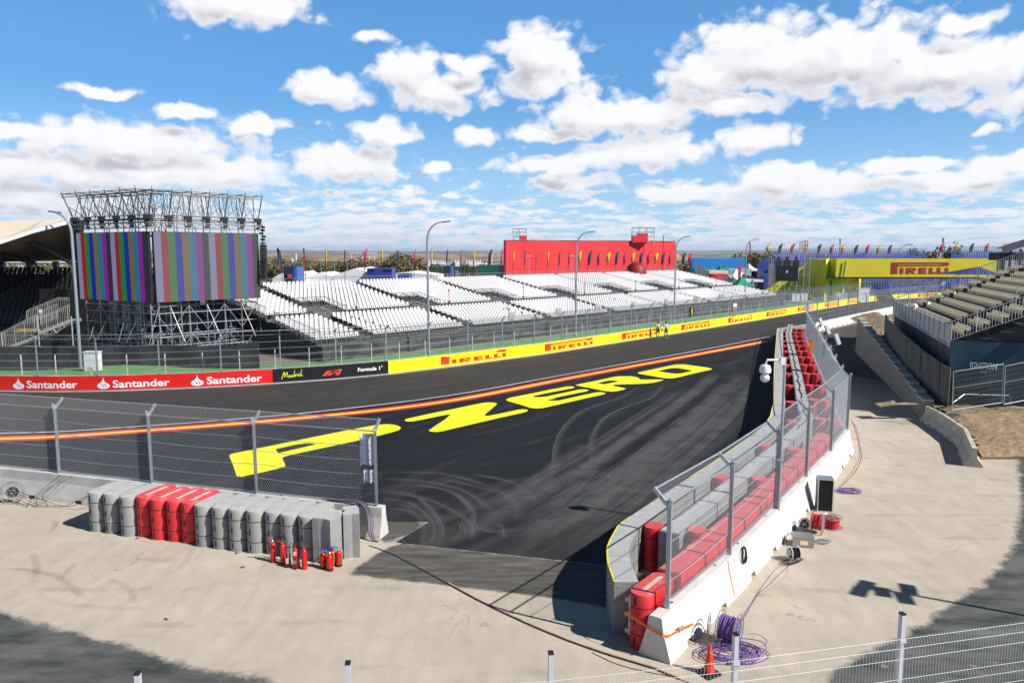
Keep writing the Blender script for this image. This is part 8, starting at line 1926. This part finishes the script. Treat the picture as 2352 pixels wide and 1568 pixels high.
# white cabinets and barriers at the bridge foot
for k, (zx, zy, w_, lab) in enumerate(((1900, 720, 2.2, 'white box cabinet at the foot of the yellow stair block'), (1365, 725, 1.4, 'white cabinet under the black screen scaffold'), (1465, 722, 1.2, 'narrow white cabinet under the black screen scaffold'), (2165, 660, 2.0, 'white and blue portable cabin right of the yellow rear block'))):
    q = AT(hbx(zx), hby(zy), 136); b = MB(); b.b2((q.x - w_ / 2, 136, 0.3), (q.x + w_ / 2, 137, max(1.6, q.z + .6))); b.b2((q.x - w_ / 2 - .05, 135.95, max(1.6, q.z + .6)), (q.x + w_ / 2 + .05, 137.05, max(1.6, q.z + .6) + .1)); tag(b.build('cabinet', mat('cabinet_white', (.7, .71, .73), .5)), lab, 'cabinet')
# spectator rail run (plastic sheds etc.) kept dark behind the far fence
# trees
LEAF = [mat('foliage_a', (0.10, 0.11, 0.04), 0.8, col2=(0.20, 0.16, 0.065), scale=0.8), mat('foliage_b', (0.22, 0.145, 0.06), 0.8, col2=(0.13, 0.13, 0.045), scale=0.7), mat('foliage_c', (0.05, 0.085, 0.03), 0.8, col2=(0.10, 0.13, 0.05), scale=0.8)]
BARK = mat('bark', (0.08, 0.06, 0.045), 0.9)
def crown_mesh(seed, m, n=1500):
    g = random.Random(seed); blobs = [(g.uniform(-.55, .55), g.uniform(-.5, .5), g.uniform(.30, .85), g.uniform(.25, .42)) for _ in range(11)]; b = MB()
    for k in range(n):
        bx, by, bz, br = g.choice(blobs); v = Vector((g.gauss(0, 1), g.gauss(0, 1), g.gauss(0, 1))).normalized() * br * g.uniform(.55, 1.05); p = Vector((bx, by, bz)) + v
        if p.z < .12: continue
        e = Vector((g.gauss(0, 1), g.gauss(0, 1), g.gauss(0, .6))).normalized() * g.uniform(.03, .06); f = e.cross(Vector((g.gauss(0, 1), g.gauss(0, 1), g.gauss(0, 1)))).normalized() * g.uniform(.025, .05); b.poly([p - e - f, p + e - f * .3, p + e * .4 + f, p - e + f * .6])
    me = bpy.data.meshes.new('crown'); me.from_pydata(b.v, [], b.f); me.materials.append(m); return me
CR = [crown_mesh(s, LEAF[s % 3]) for s in range(6)]
def trunk_mesh():
    b = MB(); b.tube([(0, 0, 0), (0.02, 0, .3), (0, .02, .6)], 0.045, 6, r2=.02)
    for a in range(4): b.tube([(0, 0, .25), (.22 * math.cos(a * 1.6), .22 * math.sin(a * 1.6), .55)], 0.018, 4, r2=.006)
    me = bpy.data.meshes.new('trunk'); me.from_pydata(b.v, [], b.f); me.materials.append(BARK); return me
TRK_ = trunk_mesh()
def tree(x, Y, h, w, k, label, group):
    r = thing('tree', label, 'tree', (x, Y, 0), 0, group)
    for me, nm in ((CR[k], 'crown'), (TRK_, 'trunk')):
        o = bpy.data.objects.new(nm, me); COL.objects.link(o); o.parent = r; o.scale = (w, w, h); o.rotation_euler = (0, 0, rnd.uniform(0, 6))
g = random.Random(4)
for zx, zt, w_, k in [(100,385,5,0),(150,372,4,1),(205,340,5.5,0),(300,372,5,1),(385,372,4,0),(430,360,5,3),(490,345,5,1),(545,328,7,1),(620,372,5,0),(700,372,5,1),(760,365,5,2),(800,372,4,0),(870,330,6,1),(940,362,5,0),(1040,350,5.5,1),(1090,355,5,0),(1150,362,5,2),(1230,345,6,4),(1290,330,7,1),(1350,318,8,4),(1400,340,7,1),(1640,385,2.2,5),(1700,388,2.2,2),(1800,360,1.8,5),(1920,368,2.4,5),(2020,380,1.8,2),(2085,384,1.6,5)]:
    Y = g.uniform(195, 235); x = AT(fx(zx), 600, Y).x; zz = AT(fx(zx), (560 + .2721 * zt) * .91875, Y).z; kk = k
    tree(x, Y, zz * 1.02, w_ * 0.95, kk, 'autumn-brown tree in the belt behind the white tents' if kk in (1, 4) else 'olive green tree in the belt behind the white tents', 'brown trees in the belt' if kk in (1, 4) else 'green trees in the belt')
t = AT(fx(1300), (560 + .2721 * 272) * .91875, 420); tree(t.x, 420, t.z, 12, 2, 'round dark green tree standing above the belt near the stadium', None)
for zx in (60, 250, 340, 460, 590, 660, 735, 830, 905, 985, 1010, 1125, 1185, 1260, 1320): 
    Y = g.uniform(240, 275); x = AT(fx(zx), 600, Y).x; tree(x, Y, AT(fx(zx), 606, Y).z, 6, g.choice((0, 1, 3, 4)), 'tree in the rear line of the belt, mostly hidden by nearer ones', 'rear trees of the belt')
for x, yt, Y, w_, k, lab in ((hbx(790), 590, 200, 6, 1, 'brown tree left of the thin red pole'), (hbx(840), 589, 200, 6, 4, 'brown tree right of the thin red pole'), (hbx(960), 588, 195, 7, 0, 'olive tree left of the dark blue panel'), (hbx(900), 596, 210, 6, 4, 'low brown tree behind the pointed white tent'), (2168 + 5, 565, 195, 5.5, 2, 'dark green tree right of the slim grey mast'), (2110, 581, 215, 6, 3, 'small yellow-green tree above the blue seats'), (2118 - 140, 590, 220, 5, 4, 'low bush left of the small street lamp'), (1735, 600, 230, 6, 4, 'brown bush by the right end of the blue hoarding'), (1582, 606, 180, 5, 0, 'olive bush between the red and blue hoardings')):
    t = AT(x, yt, Y); tree(t.x, Y, t.z, w_, k, lab, None)
for x, yt in ((8, 612), (35, 610), (75, 610), (110, 612), (150, 609), (175, 612)):
    Y = 210; t = AT(x, yt, Y); tree(t.x, Y, t.z, 6, g.choice((0, 1, 3)), 'tree glimpsed under the roof of the covered stand', 'trees glimpsed under the covered stand roof')
r = thing('warehouse', 'long low white warehouse behind the trees at the left', 'building', (AT(60, 605, 420).x, 420, 0)); a, c = AT(-60, 604, 420), AT(175, 609, 420); b = MB(); b.b2((a.x, 420, 0), (c.x, 450, a.z)); b.build('wall', mat('fascia_white', (.75, .76, .78), .5), r); b = MB(); b.b2((a.x - .5, 419.5, a.z), (c.x + .5, 450.5, a.z + .5)); b.build('roof', mat('roof_greywhite', (.55, .57, .6), .5), r)
r = thing('warehouse', 'low white warehouse just right of the video screens', 'building', (AT(610, 605, 430).x, 430, 0)); a, c = AT(596, 606, 430), AT(668, 612, 430); b = MB(); b.b2((a.x, 430, 0), (c.x, 450, a.z)); b.build('wall', mat('fascia_white', (.75, .76, .78), .5), r); b = MB(); b.b2((a.x - .5, 429.5, a.z), (c.x + .5, 450.5, a.z + .5)); b.build('roof', mat('roof_greywhite', (.55, .57, .6), .5), r)
# hills
from mathutils import noise as mnoise
def hills(name, x0, x1, Yn, Yf, hf, nx_, ny_, m, zb=0):
    b = MB(); V0 = {}
    for i in range(nx_ + 1):
        for j in range(ny_ + 1):
            x = x0 + (x1 - x0) * i / nx_; t = j / ny_; y = Yn + (Yf - Yn) * t; V0[i, j] = len(b.v); b.v.append((x, y, zb + hf(x, y, t)))
    for i in range(nx_):
        for j in range(ny_): b.f.append((V0[i, j], V0[i + 1, j], V0[i + 1, j + 1], V0[i, j + 1])); b.m.append(0)
    o = b.build(name, m, smooth=False, fix=False); o['kind'] = 'structure'
def hillmat(name, c1, c2, c3, sc):
    m = mat(name, c1, 0.95, col2=c2, scale=sc, detail=8, thr=(.42, .58), stretch=(1, .35, 3)); return m
ridge = lambda x, y, s, o: 1 - abs(mnoise.noise(Vector((x * s, y * s, o)))) * 2
def bad(x, y, t):
    return (1.6 + 6.0 * max(0, t) ** 0.6 + 2.6 * ridge(x, y * .4, .02, 3) * t + 1.0 * ridge(x, y, .06, 9)) * (0.35 + 0.65 * t) * (0.9 + 0.35 * mnoise.noise(Vector((x * .003, 2, 1))))
hills('hill_near', -1500, 260, 820, 1150, bad, 320, 12, hillmat('badland_earth', (0.36, 0.24, 0.15), (0.17, 0.12, 0.07), None, .02))
def bad2(x, y, t): return (0.2 + 11 * t ** 0.8 + 3 * ridge(x, y * .4, .006, 5) * t) * (0.8 + .4 * mnoise.noise(Vector((x * .0012, 4, 1))))
hills('hill_middle', -600, 3600, 1700, 2900, bad2, 260, 12, hillmat('farmland', (0.33, 0.25, 0.17), (0.13, 0.13, 0.07), None, .006), zb=-2)
def mesa(x, y, t):
    top = 50 + 14 * mnoise.noise(Vector((x * .0004, 1, 3))) + 3 * mnoise.noise(Vector((x * .004, 1, 3))); 
    return top * (0.25 * min(1, t * 2.2) + 0.75 * max(0, min(1, (t - .55) / .22)) ** 0.8) * (1 - 0.10 * abs(ridge(x, y, .002, 2)) * (t < .8))
hills('hill_far', -9000, 9000, 6500, 9500, mesa, 420, 14, hillmat('mesa_scrub', (0.10, 0.11, 0.06), (0.24, 0.19, 0.13), None, .0016))

# ------------------------------------------------------------------ air
hz = bpy.data.meshes.new('haze'); b = MB(); b.b2((-9900, -60, -4), (9900, 9990, 90)); hz.from_pydata(b.v, [], b.f)
ho = bpy.data.objects.new('haze', hz); COL.objects.link(ho); ho['kind'] = 'stuff'; ho['label'] = 'thin bluish summer haze over the plain'; 
hm = bpy.data.materials.new('haze_air'); hm.use_nodes = True; nt = hm.node_tree; nt.nodes.remove(nt.nodes['Principled BSDF']); pv = nt.nodes.new('ShaderNodeVolumePrincipled'); pv.inputs['Color'].default_value = (0.55, 0.74, 1.0, 1); pv.inputs['Density'].default_value = 0.00008
pv.inputs['Anisotropy'].default_value = 0.2; nt.links.new(pv.outputs[0], [n for n in nt.nodes if n.type == 'OUTPUT_MATERIAL'][0].inputs['Volume']); hz.materials.append(hm); hm.cycles.homogeneous_volume = True if hasattr(hm.cycles, 'homogeneous_volume') else None
# ------------------------------------------------------------------ two people walking along the wall
def person(base, h, pose, clothes, label, face=0.0):
    """base: feet point; pose: dict of joint -> (x, y, z) in metres for a 1.75 m body facing -y"""
    s = h / 1.75; root = bpy.data.objects.new('person', None)
    me = bpy.data.meshes.new('person'); J = pose
    keys = list(J.keys()); idx = {k: i for i, k in enumerate(keys)}
    rad = dict(pelvis=.135, waist=.12, chest=.15, neck0=.07, neck=.055, head0=.075, head=.098, headtop=.07, shL=.075, elL=.045, wrL=.030, haL=.028, shR=.075, elR=.045, wrR=.030, haR=.028, hipL=.095, knL=.062, anL=.045, toL=.04, hipR=.095, knR=.062, anR=.045, toR=.04)
    E_ = [('pelvis', 'waist'), ('waist', 'chest'), ('chest', 'neck0'), ('neck0', 'neck'), ('neck', 'head0'), ('head0', 'head'), ('head', 'headtop'), ('chest', 'shL'), ('shL', 'elL'), ('elL', 'wrL'), ('wrL', 'haL'), ('chest', 'shR'), ('shR', 'elR'), ('elR', 'wrR'), ('wrR', 'haR'),
          ('pelvis', 'hipL'), ('hipL', 'knL'), ('knL', 'anL'), ('anL', 'toL'), ('pelvis', 'hipR'), ('hipR', 'knR'), ('knR', 'anR'), ('anR', 'toR')]
    def skin(name, use, grow, m, parent, edges, scale_r={}):
        ks = [k for k in keys if k in use]; ix = {k: i for i, k in enumerate(ks)}; me = bpy.data.meshes.new(name); me.from_pydata([tuple(Vector(J[k]) * s) for k in ks], [(ix[a], ix[b_]) for a, b_ in edges if a in ix and b_ in ix], [])
        o = bpy.data.objects.new(name, me); COL.objects.link(o); md = o.modifiers.new('skin', 'SKIN'); md.use_smooth_shade = True
        for k, v in zip(ks, me.skin_vertices[0].data): r_ = (rad[k] * scale_r.get(k, 1) + grow) * s; v.radius = (r_, r_ * (0.72 if k in ('pelvis', 'waist', 'chest') else 1)); v.use_root = (k == ks[0])
        o.modifiers.new('sub', 'SUBSURF').levels = 1; o.modifiers['sub'].render_levels = 1; me.materials.append(m)
        dg = bpy.context.evaluated_depsgraph_get(); dg.update(); me2 = bpy.data.meshes.new_from_object(o.evaluated_get(dg)); o.modifiers.clear(); o.data = me2; o.parent = parent; return o
    body = skin('person', set(keys), 0, clothes['skin'], None, E_)
    body.location = base; body.rotation_euler = (0, 0, face); tag(body, label, 'person', None)
    skin('shirt', {'pelvis', 'waist', 'chest', 'shL', 'elL', 'shR', 'elR', 'neck0'}, 0.018, clothes['shirt'], body, [e for e in E_ if 'el' not in e[1]] + [('shL', 'elL'), ('shR', 'elR')], {'elL': .9, 'elR': .9, 'neck0': .5})
    skin('shorts', {'pelvis', 'hipL', 'knL', 'hipR', 'knR'}, 0.022, clothes['shorts'], body, E_, {'knL': 1.15, 'knR': 1.15})
    b = MB(); hd = Vector(J['head']) * s; b.lathe(hd + Vector((0, 0.02, 0.0)), [(0.098 * s, 0.0), (0.108 * s, 0.05 * s), (0.10 * s, 0.10 * s), (0.06 * s, 0.14 * s), (0.01, 0.155 * s)], 14)
    o = b.build('hair', clothes['hair'], None, smooth=True); o.parent = body
    for k in ('L', 'R'):
        a, t = Vector(J['an' + k]) * s, Vector(J['to' + k]) * s; b = MB(); c = (a + t) / 2; b.box((c.x, c.y, 0.045 + max(0, a.z - .09 * s)), (0.09, abs(t.y - a.y) + .12, 0.08)); b.box((a.x, a.y + .02, a.z), (0.09, .1, .08)); o = b.build('shoe', clothes['shoe'], None); o.parent = body
        # hand with fingers and thumb
        w, hnd = Vector(J['wr' + k]) * s, Vector(J['ha' + k]) * s; d = (hnd - w).normalized(); sd_ = d.cross(Vector((0, 1, 0))).normalized(); b = MB(); b.box(hnd, (0.09 * s, 0.075 * s, 0.03 * s), (d, sd_))
        for j in range(4): q = hnd + d * .04 * s + sd_ * (j - 1.5) * .02 * s; b.tube([q, q + d * (.035 + .006 * (j in (1, 2))) * s, q + d * .06 * s + Vector((0, -.02, 0))], .009 * s, 5)
        b.tube([hnd + sd_ * .04 * s - d * .02, hnd + sd_ * .065 * s + d * .01, hnd + sd_ * .06 * s + d * .04 * s], .010 * s, 5); o = b.build('hand', clothes['skin'], None); o.parent = body
    # face details
    b = MB(); b.box(hd + Vector((0, -.100 * s, -.01)), (.022, .03, .045)); b.build('nose', clothes['skin'], None).parent = body
    b = MB(); b.box(hd + Vector((0, -.094 * s, .015)), (.11 * s, .012, .022)); b.build('eyes', BLACKM, None).parent = body
    return body
SH = mat('shirt_white', (0.68, 0.70, 0.76), 0.7); DN = mat('shorts_denim', (0.05, 0.075, 0.13), 0.8, var=.3, scale=12); HB = mat('hair_black', (0.01, 0.009, 0.008), 0.6); SHO = mat('shoe_white', (0.75, 0.75, 0.74), 0.5)
SK1 = mat('skin_light', (0.42, 0.24, 0.16), 0.55); SK2 = mat('skin_dark', (0.12, 0.065, 0.04), 0.55)
base = dict(pelvis=(0, 0, .95), waist=(0, 0, 1.10), chest=(0, 0, 1.30), neck0=(0, .01, 1.44), neck=(0, 0, 1.50), head0=(0, -.01, 1.57), head=(0, -.01, 1.64), headtop=(0, 0, 1.69),
            hipL=(.09, 0, .88), knL=(.10, -.10, .50), anL=(.10, .02, .10), toL=(.10, -.12, .05), hipR=(-.09, 0, .88), knR=(-.10, .02, .50), anR=(-.10, .20, .13), toR=(-.10, .08, .06))
zp = lambda x, y: G((1600 + .06803 * x) * .91875, (780 + .06803 * y) * .91875)
J1 = dict(base); J1.update(shL=(.19, 0, 1.40), elL=(.30, -.03, 1.13), wrL=(.30, -.16, .93), haL=(.30, -.22, .87), shR=(-.19, 0, 1.40), elR=(-.36, .02, 1.16), wrR=(-.25, -.17, 1.03), haR=(-.22, -.24, 1.00))
p1 = zp(655, 940); person(p1, 1.72, J1, dict(skin=SK1, shirt=SH, shorts=DN, hair=HB, shoe=SHO), 'person in a white shirt and dark shorts holding a camera stabiliser, the left walker')
J2 = dict(base); J2.update(shL=(.19, 0, 1.40), elL=(.29, .03, 1.14), wrL=(.18, -.08, .98), haL=(.14, -.12, .94), shR=(-.19, 0, 1.40), elR=(-.30, -.02, 1.15), wrR=(-.42, -.08, .93), haR=(-.45, -.10, .86))
J2['hipL'], J2['hipR'] = (.08, 0, .88), (-.08, 0, .88); p2 = zp(950, 955)
person(p2, 1.80, J2, dict(skin=SK2, shirt=SH, shorts=DN, hair=HB, shoe=SHO), 'person in a white shirt with a hand in his shorts pocket, the right walker')
b = MB(); q = p1 + Vector((.36, -.26, .90)); b.box(q, (.30, .06, .05)); b.box(q + Vector((.14, 0, -.12)), (.07, .06, .26)); b.box(q + Vector((-.10, 0, .03)), (.12, .12, .10)); tag(b.build('camera_stabiliser', BLACKM), 'black camera stabiliser in the left hand of the first walking person', 'camera')
b = MB(); q = p1 + Vector((-.22, -.30, 1.02)); b.lathe(q, [(.05, -.08), (.07, -.03), (.07, .06), (.04, .09)], 10, axis=(.3, -1, 0)); b.box(q + Vector((-.02, .06, 0)), (.16, .12, .12)); tag(b.build('camera', BLACKM), 'black camera with a large lens held in front of the first walking person', 'camera')
